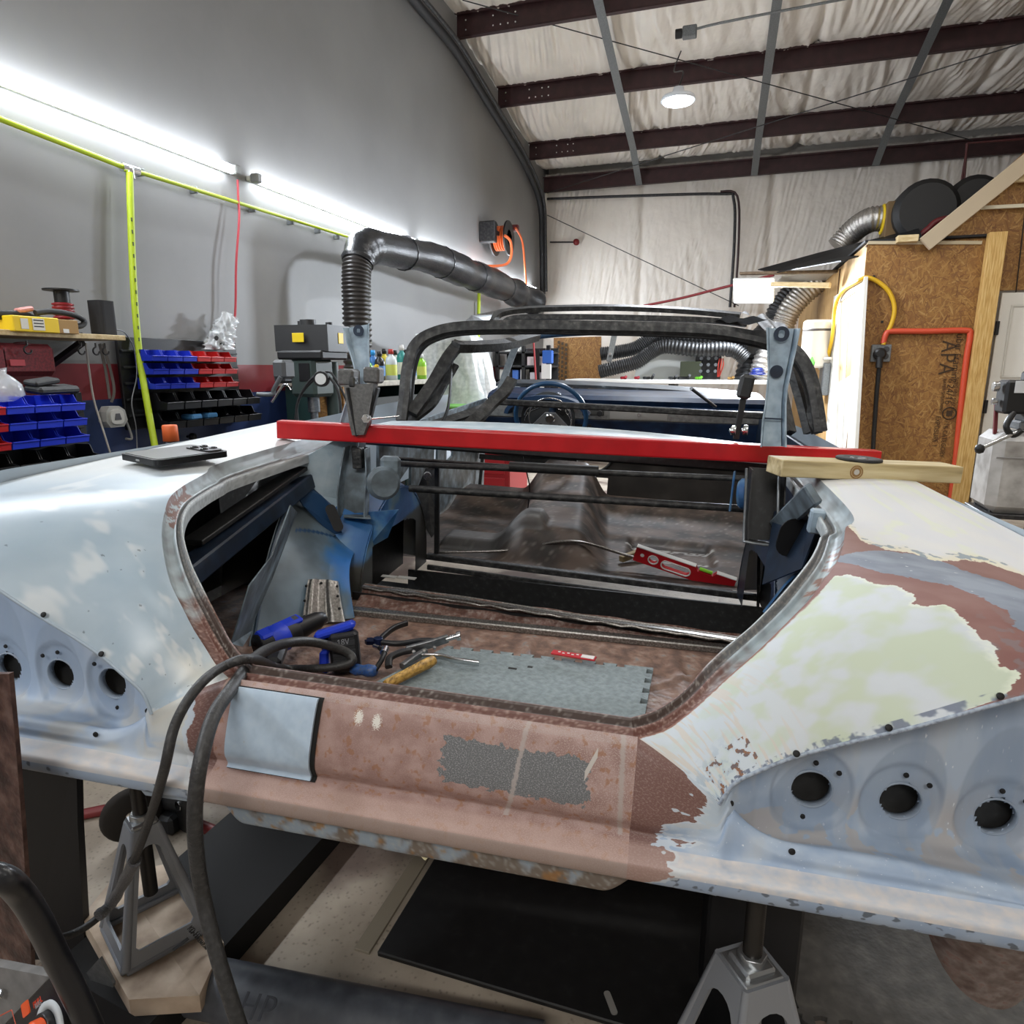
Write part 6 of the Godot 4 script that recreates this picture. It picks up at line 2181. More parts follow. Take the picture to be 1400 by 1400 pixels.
	wpart("wire", s, plain("b8382a", .5), t)
	var small = [[855, 512, "b02030", .07, "small red tool on the far bench, left of two"], [872, 514, "a82434", .05, "small red tool on the far bench, right of two"], [948, 517, "6ac02a", .07, "small lime green tool on the far bench"], [885, 514, "1a1a1c", .16, "black tool lying on the far bench"], [915, 513, "1f2022", .12, "black torch lying on the far bench"], [930, 516, "1a1b1c", .14, "flat black tool lying on the far bench"], [986, 531, "b08a50", .06, "small wooden block on the cowl side of the far bench"]]
	for q in small:
		s = S()
		var p = R(0, 0, 0)
		var k: float = (q[0] - 820.0) / 180.0
		box(s, at(R(lerpf(-1.72, .1, k), -.125, 8.85), V(0, q[0] * 7, 0)), V(q[3], .035, .05), .01)
		cyl(s, R(lerpf(-1.72, .1, k) + q[3] * .4, -.13, 8.86), V(.3, .4, 1), .018, q[3] * .8, 8)
		solo("hand_tool", s, plain(q[2], .5), q[4], "tool", "tools on the far bench")
	s = S()
	for k in 4: lathe(s, [P2(.08 - k * .01, k * .02), P2(.11 - k * .012, k * .02 + .006), P2(.08 - k * .01, k * .02 + .014)], at(V(0.279,1.241,-8.9)), 14)
	solo("blue_coil", s, plain("2038a0", .5), "small blue coil on the bench beside the foil duct", "coil")

# ---------------------------------------------------------------- plywood and strand board booth
func booth() -> void:
	var s = S()
	var ply = mottled([[0.0, "a07a48"], [0.35, "c29a64"], [0.65, "d2ae78"], [1.0, "b88e58"]], .01, 1.2, .6, 0., 121, .1, V(3, .35, 3), true)
	plate(s, [R(1.12, -H, 7.3), R(1.10, 1.13, 7.3), R(.84, .93, 10.85), R(.86, -H, 10.85)], -.02)
	struct("wall_booth_left", s, ply)
	s = S()
	for q in [[R(1.098, 1.11, 7.28), R(1.098, 1.11, 7.33)], [R(1.02, 1.05, 8.35), R(1.02, -.1, 8.35)]]: beam(s, q[0], q[1], .02, .012, V(1, 0, 0))
	struct("trim_seam", s, plain("5f4528", .7))
	s = S()
	box(s, at(R(1.605, (1.12 - H) / 2, 7.31)), V(1.0, 1.12 + H, .03), .002)
	var ob = struct("wall_booth_front", s, M.osb)
	s = S()
	for q in [(V(1.186,2.156,-7.29)), (V(1.281,2.068,-7.29)), (V(1.297,1.745,-7.29))]: prism(s, rrect(.022, .022, .002, 2), .004, at(q))
	part("nail_plate", s, M.black, ob)
	# print on the strand board, turned on its side
	var ink = plain("38260f", .7)
	var q90 = Basis(V(0, -1, 0), V(1, 0, 0), V(0, 0, 1))
	words("print", "APA", .13, Transform3D(q90, (V(1.877,1.413,-7.29))), ink, ob, "Droid Sans")
	words("print", "Huber Framing", .055, Transform3D(q90, (V(1.951,1.432,-7.29))), ink, ob, "Droid Sans")
	words("print", "24/16", .055, Transform3D(q90, (V(1.929,1.079,-7.29))), ink, ob, "Droid Sans")
	words("print", "RATED SHEATHING", .028, Transform3D(q90, (V(1.877,1.065,-7.29))), ink, ob, "Droid Sans")
	words("print", "SIZED FOR SPACING", .028, Transform3D(q90, (V(1.972,1.066,-7.29))), ink, ob, "Droid Sans")
	words("print", "7/16 CATEGORY", .04, Transform3D(q90, (V(1.936,0.676,-7.29))), ink, ob, "Droid Sans")
	words("print", "EXPOSURE 1", .04, Transform3D(q90, (V(1.863,0.729,-7.29))), ink, ob, "Droid Sans")
	s = S()
	var rg = []
	for i in 21: rg.append((V(1.95,0.903,-7.29)) + V(.055 * cos(TAU * i / 20), .055 * sin(TAU * i / 20), .0))
	tube(s, rg, .006, 5, false)
	box(s, at((V(1.95,0.903,-7.29))), V(.05, .05, .004))
	part("print", s, ink, ob)
	# studs and the wall with the white door
	s = S()
	box(s, at(R(2.115, (1.16 - H) / 2, 7.24)), V(.135, 1.16 + H, .09), .004)
	struct("trim_post", s, mottled([[0.0, "a8803f"], [0.5, "c9a463"], [1.0, "dcbf86"]], .012, .5, .6, 0., 123, .2, V(5, .35, 5), true))
	s = S()
	prism(s, [P2(2.22, .68), P2(6.4, .68), P2(6.4, 5.3), P2(4.6, 4.2), P2(1.55, 1.10), P2(2.22, 1.10)], .03, at(V(0, H, -7.36)))
	var g = struct("wall_booth_gable", s, M.osb)
	s = S()
	box(s, at(R(2.32, 1.2, 7.3), V(0, 0, 2)), V(.008, 1.1, .01))
	part("panel_joint", s, plain("2a1d10", .8), g)
	s = S()
	beam(s, V(1.978,2.699,-7.28), V(2.817,2.688,-7.28), .03, .02, V(0, 0, 1))
	part("foam_seam", s, plain("cfc7b0", .8), g)
	s = S()
	beam(s, V(1.552,2.405,-7.2), V(2.542,3.296,-7.2), .135, .05, V(0, 0, 1), .004)
	struct("trim_rake", s, plain("b3a38a", .7))
	s = S()
	beam(s, V(2.115,2.939,-7.26), V(2.673,2.911,-7.26), .10, .04, V(0, 0, 1), .004)
	struct("trim_header", s, M.wood)
	s = S()
	beam(s, V(1.102,2.458,-7.3), V(2.021,2.409,-7.3), .03, .04, V(0, 0, 1))
	struct("trim_top", s, plain("b8ab90", .7))
	s = S()
	box(s, at(V(1.416,2.465,-7.25)), V(.17, .06, .1), .004)
	struct("trim_block", s, M.wood)
	s = S()
	plate(s, [R(1.08, 1.14, 7.28), R(2.1, 1.14, 7.28), R(2.1, 1.2, 10.8), R(.82, .95, 10.85)], .02)
	struct("wall_booth_roof", s, plain("15161a", .7))
	# white panelled door
	s = S()
	var dw = .95
	box(s, at(R(2.23 + dw / 2, (.655 - H) / 2, 7.3)), V(dw, .655 + H, .04), .003)
	var d = struct("door_1", s, plain("d6d3cb", .5))
	for q in [[.24, .25], [.68, .25], [.24, -.55], [.68, -.55]]:
		s = S()
		var c = R(2.23 + q[0], q[1] - .02, 7.275)
		for e in [[V(-.15, 0, 0), V(.02, .62, .012)], [V(.15, 0, 0), V(.02, .62, .012)], [V(0, .31, 0), V(.32, .02, .012)], [V(0, -.31, 0), V(.32, .02, .012)]]: box(s, at(c + e[0]), e[1], .004)
		part("door_moulding", s, plain("c6c3ba", .5), d)
	s = S()
	for y in [.35, -.35]: box(s, at(R(2.225, y, 7.265)), V(.03, .12, .02), .003)
	part("hinge", s, M.black, d)
	# white door frame in the left face
	s = S()
	for q in [[V(1.002,2.101,-8.508), V(1.028,2.096,-8.149), V(1.066,0.14,-7.627), V(1.033,0.064,-8.082)], [V(1.075,2.126,-7.509), V(1.096,2.144,-7.219), V(1.123,0.271,-6.838), V(1.102,0.221,-7.137)], [V(1.002,2.093,-8.499), V(1.095,2.151,-7.217), V(1.096,2.065,-7.207), V(1.011,1.997,-8.38)]]: plate(s, q, .03)
	struct("door_2", s, plain("dcdad2", .45))
	s = S()
	plate(s, [V(1.044,2.019,-8.21), V(1.092,2.068,-7.544), V(1.117,0.212,-7.197), V(1.077,0.12,-7.755)], .01)
	plate(s, [V(1.055,1.954,-7.892), V(1.062,1.961,-7.8), V(1.092,0.181,-7.379), V(1.086,0.166,-7.472)], .01)
	struct("door_2", s, plain("eceae2", .4))
	# outlet with plug and black cord
	var t = thing("outlet_box", "grey double outlet with a large black plug on the strand board wall", "outlet", (V(1.308,1.456,-7.29)))
	s = S()
	box(s, at(V(0, 0, .03)), V(.17, .16, .05), .006)
	part("box", s, M.galv, t)
	s = S()
	for y in [.035, -.03]: prism(s, disc(.028, 14, P2(.04, y)), .006, at(V(0, 0, .056)))
	part("socket", s, plain("3a3a3c", .5), t)
	t = thing("power_cord", "thick black power cord plugged into the outlet and hanging to the floor", "cord", (V(1.29,1.449,-7.29)) + V(0, 0, .09))
	s = S()
	cyl(s, V(0, 0, -.02), V(0, 0, 1), .055, .07, 18, .02)
	cyl(s, V(0, -.03, .03), V(0, -1, .1), .03, .10, 14)
	part("plug", s, M.black, t)
	s = S()
	tube(s, bend([(V(1.296,1.395,-7.29)) + V(0, 0, .11), (V(1.304,1.134,-7.29)) + V(0, 0, .08), (V(1.321,0.785,-7.29)) + V(0, 0, .06), (V(1.356,0.062,-7.29)) + V(0, 0, .06)], 5), .02, 8)
	wpart("cord", s, M.rubber, t)
	s = S()
	tube(s, bend([(V(1.319,1.53,-7.29)) + V(0, 0, .05), (V(1.34,1.624,-7.29)) + V(0, 0, .03), (V(1.377,1.743,-7.29)) + V(0, 0, .03), (V(1.381,1.875,-7.29)) + V(0, 0, .03), (V(1.324,2.008,-7.29)) + V(0, 0, .03), (V(1.223,2.102,-7.29)) + V(0, 0, .03), (V(1.12,2.145,-7.29)) + V(0, 0, .03), V(1.057,2.122,-7.347), V(1.014,2.097,-7.939), V(0.993,1.961,-8.219), V(0.993,1.655,-8.222), V(0.982,1.408,-8.371)], 5), .02, 8)
	solo("yellow_cable", s, plain("cfa41c", .5), "yellow cable arching over the strand board from the outlet to the door frame", "cable")
	s = S()
	tube(s, bend([(V(1.318,1.544,-7.29)) + V(0, 0, .04), (V(1.344,1.644,-7.29)) + V(0, 0, .03), (V(1.423,1.656,-7.29)) + V(0, 0, .03), (V(1.695,1.652,-7.29)) + V(0, 0, .03), (V(1.977,1.654,-7.29)) + V(0, 0, .03), (V(2.022,1.614,-7.29)) + V(0, 0, .03), (V(2.019,1.406,-7.29)) + V(0, 0, .03), (V(2.03,0.939,-7.29)) + V(0, 0, .03), (V(2.049,0.387,-7.29)) + V(0, 0, .03), (V(2.052,-0.04,-7.29)) + V(0, 0, .03)], 5), .026, 10)
	solo("orange_conduit", s, plain("c4482c", .45), "orange flexible conduit running along and down the strand board wall", "conduit")
	# water heater and boxes on the left face
	t = thing("filter_housing", "white cylinder with a green tag on the plywood side of the booth", "heater", V(0.868,1.32,-8.429))
	s = S()
	cyl(s, V(0.868,1.32,-8.429), V(0, 1, 0), .16, .52, 24, .02)
	wpart("cylinder", s, plain("cfc8bc", .4), t)
	s = S()
	lathe(s, [P2(.161, .40), P2(.163, .405), P2(.163, .42), P2(.161, .425)], at(V(0.868,1.32,-8.429)), 24)
	wpart("band", s, plain("4a4440", .4), t)
	s = S()
	plate(s, [V(0.734,1.38,-7.795), V(0.747,1.43,-7.615), V(0.758,1.377,-7.47), V(0.756,1.342,-7.491), V(0.739,1.342,-7.734)], .008)
	wpart("tag", s, plain("4cbf1e", .5), t)
	s = S()
	box(s, at(V(0.978,1.198,-8.43)), V(.08, .36, .32), .01)
	solo("switch_box", s, M.galv, "grey electrical switch box below the white cylinder", "box")
	s = S()
	tube(s, bend([V(0.923,1.304,-8.5), V(0.931,1.408,-8.385), V(0.964,1.418,-7.929)], 4), .012, 6)
	tube(s, bend([V(0.936,1.103,-8.318), V(0.929,0.953,-8.411), V(0.95,0.871,-8.123)], 4), .012, 6)
	tube(s, bend([V(0.859,1.572,-9.379), V(0.838,1.534,-9.677), V(0.857,1.438,-9.413)], 4), .012, 6)
	solo("white_cable", s, plain("cfcac0", .5), "white cable loops around the grey switch box", "cable")
	tank()

func tank() -> void:
	var t = thing("oil_tank", "cloudy white plastic tank with a black pump on top in front of the white door", "tank", R(1.72, -H, 4.9))
	var s = S()
	box(s, at(R(1.73, -.63, 4.9)), V(.40, .50, .36), .05)
	wpart("tank", s, mottled([[0.0, "8f8c88"], [0.5, "b0aeab"], [1.0, "c6c5c2"]], .008, .6, .35, 0., 131), t)
	s = S()
	beam(s, R(1.54, -.53, 5.085 - .365), R(1.94, -.53, 5.085 - .365), .012, .01)
	wpart("rib", s, plain("8a8886", .5), t)
	s = S()
	for x in [1.58, 1.88]:
		for f in [4.78, 5.05]: beam(s, R(x, -.86, f), R(x, -H, f), .03, .03, V(0, 0, 1))
	box(s, at(R(1.73, -.89, 4.9)), V(.42, .03, .38), .005)
	wpart("stand", s, M.dark_steel, t)
	s = S()
	box(s, at(R(1.78, -.34, 4.88)), V(.26, .05, .22), .008)
	wpart("mount_plate", s, M.galv, t)
	s = S()
	box(s, at(R(1.80, -.17, 4.85)), V(.24, .30, .22), .01)
	box(s, at(R(1.62, -.17, 4.82)), V(.15, .2, .16), .015)
	wpart("pump", s, M.black, t)
	s = S()
	box(s, at(R(1.635, -.11, 4.735)), V(.10, .07, .004), .001)
	wpart("label", s, plain("d0d2d4", .5), t)
	s = S()
	cyl(s, R(1.53, -.11, 4.82), V(-1, 0, 0), .03, .03, 14)
	cyl(s, R(1.535, -.20, 4.82), V(-1, 0, 0), .022, .03, 6)
	wpart("pipe_fitting", s, M.chrome, t)
	s = S()
	tube(s, bend([R(1.60, -.26, 4.74), R(1.56, -.34, 4.70), R(1.60, -.39, 4.70), R(1.64, -.36, 4.70)], 5), .018, 8)
	wpart("valve_loop", s, M.black, t)
	s = S()
	tube(s, [R(1.62, -.37, 4.70), R(1.44, -.47, 4.66)], .012, 8)
	wpart("lever", s, M.chrome, t)
	s = S()
	lathe(s, [P2(0, -.03), P2(.022, -.02), P2(.028, 0), P2(.022, .02), P2(0, .03)], at(R(1.43, -.475, 4.66)), 12)
	wpart("lever_knob", s, M.black, t)
	s = S()
	tube(s, bend([R(1.81, -.32, 4.68), R(1.80, -.45, 4.66), R(1.79, -.7, 4.66), R(1.83, -1.05, 4.66), R(1.95, -1.28, 4.6)], 5), .018, 8)
	wpart("hose", s, M.rubber, t)
	s = S()
	tube(s, bend([R(1.98, -.6, 4.66), R(1.92, -.95, 4.64), R(1.86, -1.2, 4.6)], 5), .016, 8)
	wpart("hose", s, M.rubber, t)
	s = S()
	beam(s, R(1.555, -.2, 4.9), R(1.56, -.4, 4.86), .02, .02, V(0, 0, 1))
	wpart("bracket", s, plain("6d2226", .5), t)

# ---------------------------------------------------------------- things lying on the car
func cwt(p: Vector3, rot := Vector3.ZERO) -> Transform3D:    # a frame on the car, in the world
	return TC * Transform3D(Basis.from_euler(rot * PI / 180.0), p)

func on_car(called: String, label: String, category: String, p: Vector3, rot := Vector3.ZERO, group := "") -> Node3D:
	var t = thing(called, label, category, Vector3.ZERO, group)
	t.transform = cwt(p, rot)
	return t

func bench_top() -> void:
	# red square steel tube across the deck
	var a = K(-.786, -.229, 1.83)
	var b = K(.955, -.229, 2.118)
	var t = on_car("steel_tube", "long red painted square steel tube lying across the boot opening", "tube", (a + b) / 2)
	var d = (b - a) / 2
	var s = S()
	var o = .026
	var sec = rrect(.052, .052, .005, 2)
	sweep(s, [-d, d], sec, Vector3.UP, true, false, false)
	sweep(s, [-d, d], rrect(.044, .044, .003, 2), Vector3.UP, true, false, false)
	for e in [-d, d]:
		var fr = frames([e, e + d * (1 if e == d else -1)])[0]
		prism(s, sec, .0005, Transform3D(Basis(fr[0], fr[1], fr[0].cross(fr[1])), e), [])
	part("tube_body", s, M.red_paint, t)
	# left clamp
	t = on_car("clamp", "grey trigger clamp gripping the left hinge arm, jaws upward on the red tube", "clamp", V(-0.534,-0.24,-1.86), Vector3.ZERO, "")
	var org: Vector3 = V(-0.534,-0.24,-1.86)
	var grey = mottled([[0.0, "4a4a4a"], [1.0, "6d6c6a"]], .03, .2, .5)
	s = S()
	var body = [V(-0.586,-0.092,-1.87), V(-0.493,-0.082,-1.87), V(-0.509,-0.195,-1.86), V(-0.521,-0.231,-1.86), V(-0.557,-0.235,-1.86), V(-0.566,-0.199,-1.86)]
	plate(s, body.map(func(p): return p - org), -.03)
	part("clamp_body", s, grey, t)
	s = S()
	box(s, along((V(-0.584,-0.068,-1.87)) - org, V(0, 1, 0)), V(.055, .048, .05), .006)
	box(s, along((V(-0.507,-0.058,-1.87)) - org, V(0, 1, 0)), V(.045, .046, .05), .006)
	part("jaw_pad", s, grey, t)
	s = S()
	box(s, along((V(-0.561,-0.079,-1.85)) - org, V(0, 1, 0)), V(.03, .03, .02), .004)
	part("jaw_lip", s, M.grime, t)
	s = S()
	beam(s, (V(-0.573,-0.096,-1.84)) - org, (V(-0.544,-0.235,-1.84)) - org, .008, .02, V(0, 0, 1))
	beam(s, (V(-0.485,-0.092,-1.85)) - org, (V(-0.509,-0.182,-1.85)) - org, .008, .02, V(0, 0, 1))
	part("side_rail", s, M.black, t)
	s = S()
	cyl(s, (V(-0.51,-0.18,-1.83)) - org, V(.2, 0, 1), .014, .016, 6)
	cyl(s, (V(-0.506,-0.177,-1.82)) - org, V(.2, 0, 1), .008, .03, 8)
	part("pivot_bolt", s, M.chrome, t)
	s = S()
	tube(s, [(V(-0.507,-0.183,-1.84)) - org, (V(-0.459,-0.179,-1.95)) - org], .0025, 6)
	part("rod", s, M.chrome, t)
	s = S()
	box(s, along((V(-0.502,-0.037,-1.88)) - org, V(0, 1, 0)), V(.012, .02, .012), .003)
	part("trigger_tab", s, M.yellow, t)
	# clamp below the tube, its lower jaw in the hinge box
	s = S()
	beam(s, (V(-0.557,-0.274,-1.87)) - org, (V(-0.553,-0.335,-1.87)) - org, .03, .03, V(0, 0, 1))
	part("lower_jaw", s, M.grime, t)
	# right clamp
	t = on_car("clamp", "black bar clamp with a slim stem standing on the red tube by the right hinge arm", "clamp", V(0.556,-0.199,-2.12))
	org = V(0.556,-0.199,-2.12)
	s = S()
	box(s, along((V(0.565,-0.041,-2.12)) - org, V(.12, 1, 0)), V(.046, .07, .04), .008)
	part("clamp_head", s, M.dull_black, t)
	s = S()
	beam(s, (V(0.563,-0.076,-2.12)) - org, Vector3.ZERO, .018, .008, V(0, 0, 1))
	part("stem", s, M.black, t)
	s = S()
	for q in [[V(0.538,-0.171,-2.11), .016], [V(0.572,-0.168,-2.11), .017]]:
		cyl(s, q[0] - org, V(1, 0, .2), q[1], .014, 6)
		lathe(s, [P2(0, .02), P2(.008, .018), P2(.01, .01)], along(q[0] - org, V(.2, 0, 1)), 10)
	part("thumb_bolt", s, M.chrome, t)
	# wooden block with the grinding disc on top
	var w0 = K(.622, -.257, 1.800)
	var w1 = K(1.095, -.257, 1.925)
	var yaw = rad_to_deg(atan2(1.925 - 1.800, .473))
	t = on_car("wood_block", "short length of pale sawn timber lying on the right rear wing", "timber", (w0 + w1) / 2 + V(-.0, 0, -.04), V(0, yaw, 0))
	s = S()
	box(s, at(V(0, .022, 0)), V(.489, .044, .09), .002)
	var wm = wood_block_material()
	var wb = part("block", s, wm, t)
	s = S()
	for r in [[.017, "a98350"], [.012, "c9a56a"], [.008, "9aa0a4"]]: lathe(s, [P2(r[0] - .003, .0), P2(r[0] - .002, .0008), P2(r[0], .0008), P2(r[0] + .001, 0)], Transform3D(Basis(V(1, 0, 0), V(0, 0, 1), V(0, -1, 0)), V(-.045, .020, .045)), 20)
	part("knot", s, plain("8d6b3f", .6), wb)
	s = S()
	prism(s, disc(.0075, 14), .001, at(V(-.045, .020, .045)))
	part("stamp", s, plain("b9b4ac", .5), wb)
	t = on_car("grinding_disc", "thin dark grinding disc lying on top of the timber block", "disc", K(.845, -.213, 1.907))
	s = S()
	lathe(s, [P2(.011, 0), P2(.054, 0), P2(.057, .002), P2(.057, .006), P2(.054, .008), P2(.02, .006), P2(.011, .003), P2(.011, 0)], Transform3D(), 36)
	part("abrasive", s, M.rubber, t)
	s = S()
	lathe(s, [P2(.011, .004), P2(.011, .0075), P2(.022, .0075), P2(.022, .005)], Transform3D(), 20)
	part("hub_ring", s, M.steel, t)
	# phone
	t = thing("phone", "black mobile phone in a dark case lying on the left rear wing", "phone")
	var c0: Vector3 = V(-0.82,-0.257,-1.283)
	var c1: Vector3 = V(-0.685,-0.257,-1.232)
	var c2: Vector3 = V(-0.717,-0.252,-1.405)
	var ax = (c1 - c0).normalized()
	var up = ax.cross((c2 - c1).normalized()).normalized()
	var az = ax.cross(up)
	t.transform = TC * Transform3D(Basis(ax, up, az), (c0 + c2) / 2 + V(0, .001, 0))
	var pw = (c1 - c0).length()
	var ph = (c2 - c1).length()
	s = S()
	prism(s, rrect(pw, ph, .014, 5), .014, Transform3D(Basis(V(1, 0, 0), V(0, 0, 1), V(0, -1, 0)), V(0, .016, 0)))
	part("case", s, plain("0f1012", .35), t)
	s = S()
	prism(s, rrect(pw - .012, ph - .012, .01, 5), .0015, Transform3D(Basis(V(1, 0, 0), V(0, 0, 1), V(0, -1, 0)), V(0, .0172, 0)))
	part("back", s, plain("3a3632", .35, .2), t)
	s = S()
	prism(s, rrect(pw * .62, ph * .24, .012, 5), .003, Transform3D(Basis(V(1, 0, 0), V(0, 0, 1), V(0, -1, 0)), V(pw * .12, .0200, -ph * .34)))
	var cm = part("camera_plate", s, plain("1b1b1c", .3), t)
	s = S()
	for q in [[-.018, -.012], [.018, -.012], [-.018, .012], [.018, .012]]:
		lathe(s, [P2(.005, .0), P2(.009, .0), P2(.009, .002), P2(.007, .003), P2(.005, .001), P2(0, .001)], at(V(pw * .12 + q[0], .020, -ph * .34 + q[1])), 14)
	part("lens", s, plain("07070a", .15), cm)
	s = S()
	box(s, at(V(0, .008, ph / 2)), V(.014, .004, .002), .001)
	part("socket", s, M.grey_plastic, t)

func wood_block_material() -> StandardMaterial3D:
	return mottled([[0.0, "8f7f5c"], [0.3, "b9a67a"], [0.6, "cdbd94"], [1.0, "d8cba6"]], .01, .5, .65, 0., 91, .25, V(.22, 2.2, 2.2))

# ---------------------------------------------------------------- tools in the boot
func trunk_tools() -> void:
	var blue = plain("1f3fd0", .4)
	var blk = plain("15161a", .5)
	# foam mat with jigsaw edge
	var m0: Vector3 = V(-0.141,-0.676,-1.444)
	var m1: Vector3 = V(0.346,-0.676,-1.466)
	var m2: Vector3 = V(0.325,-0.676,-1.224)
	var m3: Vector3 = V(-0.241,-0.676,-1.207)
	var t = on_car("foam_mat", "grey foam mat with a jigsaw edge lying on the boot floor", "mat", (m0 + m2) / 2)
	var org = (m0 + m2) / 2
	var poly = []
	var ring = [m3, m0, m1, m2]
	for e in 4:
		var p: Vector3 = ring[e]
		var q: Vector3 = ring[(e + 1) % 4]
		var nrm = V(-(q - p).z, 0, (q - p).x).normalized()
		var n = int(p.distance_to(q) / .045)
		for k in n:
			if e in [0, 3] or k == n - 1:
				poly.append(p.lerp(q, float(k) / n) - org)
				continue
			for z in [[0.0, 0], [.30, 0], [.22, -1], [.72, -1], [.64, 0]]:
				poly.append(p.lerp(q, (k + z[0]) / n) + nrm * (z[1] * -.014) - org)
	var s = S()
	prism(s, poly.map(func(v): return P2(v.x, -v.z)), .011, Transform3D(Basis(V(1, 0, 0), V(0, 0, -1), V(0, 1, 0)), V(0, -.009, 0)), [])
	part("foam", s, mottled([[0.0, "6c7577"], [0.6, "7d888a"], [1.0, "8a9496"]], .03, .3, .75, 0., 93, .3), t)
	s = S()
	for q in [[V(0.033,-0.674,-1.369), .02], [V(0.07,-0.674,-1.388), .012], [V(-0.07,-0.674,-1.369), .008]]: box(s, at(q[0] - org), V(q[1], .002, .008), .0008)
	part("slot", s, M.black, t)
	# red and white blade packet
	var bp: Vector3 = V(0.162,-0.66,-1.448)
	t = on_car("blade_packet", "red and white cardboard packet on the edge of the grey foam mat", "packet", bp, V(0, -9, 2))
	s = S()
	box(s, at(Vector3.ZERO), V(.105, .004, .022), .001)
	part("card", s, plain("b8202a", .45), t)
	s = S()
	box(s, at(V(.034, .0025, .001)), V(.03, .002, .016), .0005)
	for k in 5: box(s, at(V(-.035 + k * .011, .0025, -.002 + .004 * (k % 2))), V(.006, .0015, .004), .0003)
	part("print", s, plain("d8d4d0", .5), t)
	# drill driver lying on its side
	t = on_car("cordless_drill", "blue and black cordless drill on the boot floor behind the cable loop", "drill", V(-0.492,-0.675,-1.3))
	org = V(-0.492,-0.675,-1.3)
	var axis = ((V(-0.447,-0.62,-1.361)) - (V(-0.515,-0.64,-1.237)))
	var b0: Vector3 = (V(-0.515,-0.64,-1.237)) - org
	s = S()
	lathe(s, [P2(0, 0), P2(.026, 0), P2(.03, .004), P2(.031, .05), P2(.03, .09), P2(.026, .10)], along(b0, axis), 20)
	part("motor_case", s, blk, t)
	s = S()
	lathe(s, [P2(.0315, .03), P2(.034, .034), P2(.034, .066), P2(.031, .07)], along(b0, axis), 20)
	box(s, along(b0 + axis.normalized() * .075 + V(0, .026, 0), axis, V(0, 1, .3)), V(.03, .07, .014), .005)
	box(s, along(b0 + axis.normalized() * .025 + V(0, .024, .005), axis, V(0, 1, .3)), V(.036, .04, .016), .005)
	part("shell", s, blue, t)
	s = S()
	box(s, along(b0 + axis.normalized() * .095 + V(0, .025, 0), axis, V(0, 1, .3)), V(.024, .02, .016), .004)
	part("gear_case", s, M.steel, t)
	s = S()
	lathe(s, [P2(.026, .10), P2(.024, .12), P2(.022, .13), P2(.021, .155), P2(.014, .175), P2(.006, .178), P2(0, .178)], along(b0, axis), 18)
	part("chuck", s, plain("1c1c1e", .4, .3), t)
	s = S()
	for k in 5: box(s, along(b0 + axis.normalized() * -.0015 + V(.008 * cos(k * 1.25), .012 * sin(k * 1.25), 0), axis), V(.006, .002, .004), .0005)
	part("vent", s, M.hole, t)
	s = S()
	beam(s, b0 + axis.normalized() * .06 + V(0, -.01, 0), b0 + axis.normalized() * .07 + V(.03, -.02, .11), .036, .03, V(0, 1, 0), .008)
	part("handle", s, blk, t)
	# second tool: battery pack towards the camera
	var c: Vector3 = V(-0.346,-0.64,-1.289)
	t = on_car("impact_driver", "blue and black cordless tool with its battery pack turned to the camera", "drill", c)
	s = S()
	var bt = Transform3D(Basis.from_euler(V(-.25, .35, .12)), V(.018, 0, .01))
	box(s, bt, V(.062, .085, .05), .007)
	var bat = part("battery", s, blk, t)
	s = S()
	for k in 3: box(s, bt * at(V(.0, -.02 + k * .02, .0255)), V(.05, .012, .002), .0008)
	box(s, bt * at(V(.0, .036, .026)), V(.05, .006, .003), .001)
	part("rib", s, plain("2b2c30", .4), bat)
	words("battery_mark", "18V", .012, t.transform * bt * Transform3D(Basis.from_euler(V(0, 0, 0)), V(0, .024, .026)), plain("8d8f94", .5), t)
	s = S()
	box(s, Transform3D(Basis.from_euler(V(-.25, .35, .3)), V(-.012, .040, -.004)), V(.09, .018, .048), .006)
	box(s, Transform3D(Basis.from_euler(V(-.25, .35, .0)), V(-.03, -.03, .012)), V(.02, .05, .04), .005)
	part("shell", s, blue, t)
	s = S()
	box(s, Transform3D(Basis.from_euler(V(0, .3, .2)), V(-.03, .0, -.03)), V(.05, .05, .05), .01)
	part("grip", s, blk, t)
	# black snips
	pliers()
	locking_pliers()
	# bent blue handled driver
	c = V(-0.274,-0.672,-1.258)
	t = on_car("angled_screwdriver", "blue handled screwdriver with a bent metal neck beside the cable loop", "screwdriver", c, V(0, -6, 0))
	s = S()
	lathe(s, [P2(0, -.032), P2(.009, -.03), P2(.013, -.018), P2(.011, -.004), P2(.014, .008), P2(.013, .022), P2(.009, .028), P2(0, .028)], along(V(0, .003, 0), V(1, .05, -.12)), 14)
	part("handle", s, mottled([[0.0, "1c3768"], [0.55, "2a5596"], [0.8, "4a4e55"], [1.0, "2a5596"]], .02, .1, .45), t)
	s = S()
	tube(s, bend([V(.024, .006, -.004), V(.026, .02, -.03), V(.018, .026, -.055), V(.0, .026, -.07)], 5), .006, 10)
	part("neck", s, plain("2a2a2c", .4, .5), t)
	s = S()
	cyl(s, V(.019, .025, -.05), V(-.2, .1, -1), .009, .02, 10)
	cyl(s, V(.006, .026, -.068), V(-1, 0, -.3), .005, .025, 8)
	part("swivel", s, M.chrome, t)
	# wooden hammer handle
	var h0: Vector3 = V(-0.192,-0.655,-1.192)
	var h1: Vector3 = V(-0.136,-0.655,-1.323)
	t = on_car("wooden_handle", "worn yellow wooden tool handle lying on the foam mat", "handle", (h0 + h1) / 2)
	s = S()
	var dir = (h1 - h0)
	lathe(s, [P2(0, -.01), P2(.009, -.01), P2(.0105, .0), P2(.0115, dir.length() * .5), P2(.0125, dir.length() * .85), P2(.011, dir.length() * .97), P2(.006, dir.length()), P2(0, dir.length())], along(h0 - (h0 + h1) / 2, dir), 14)
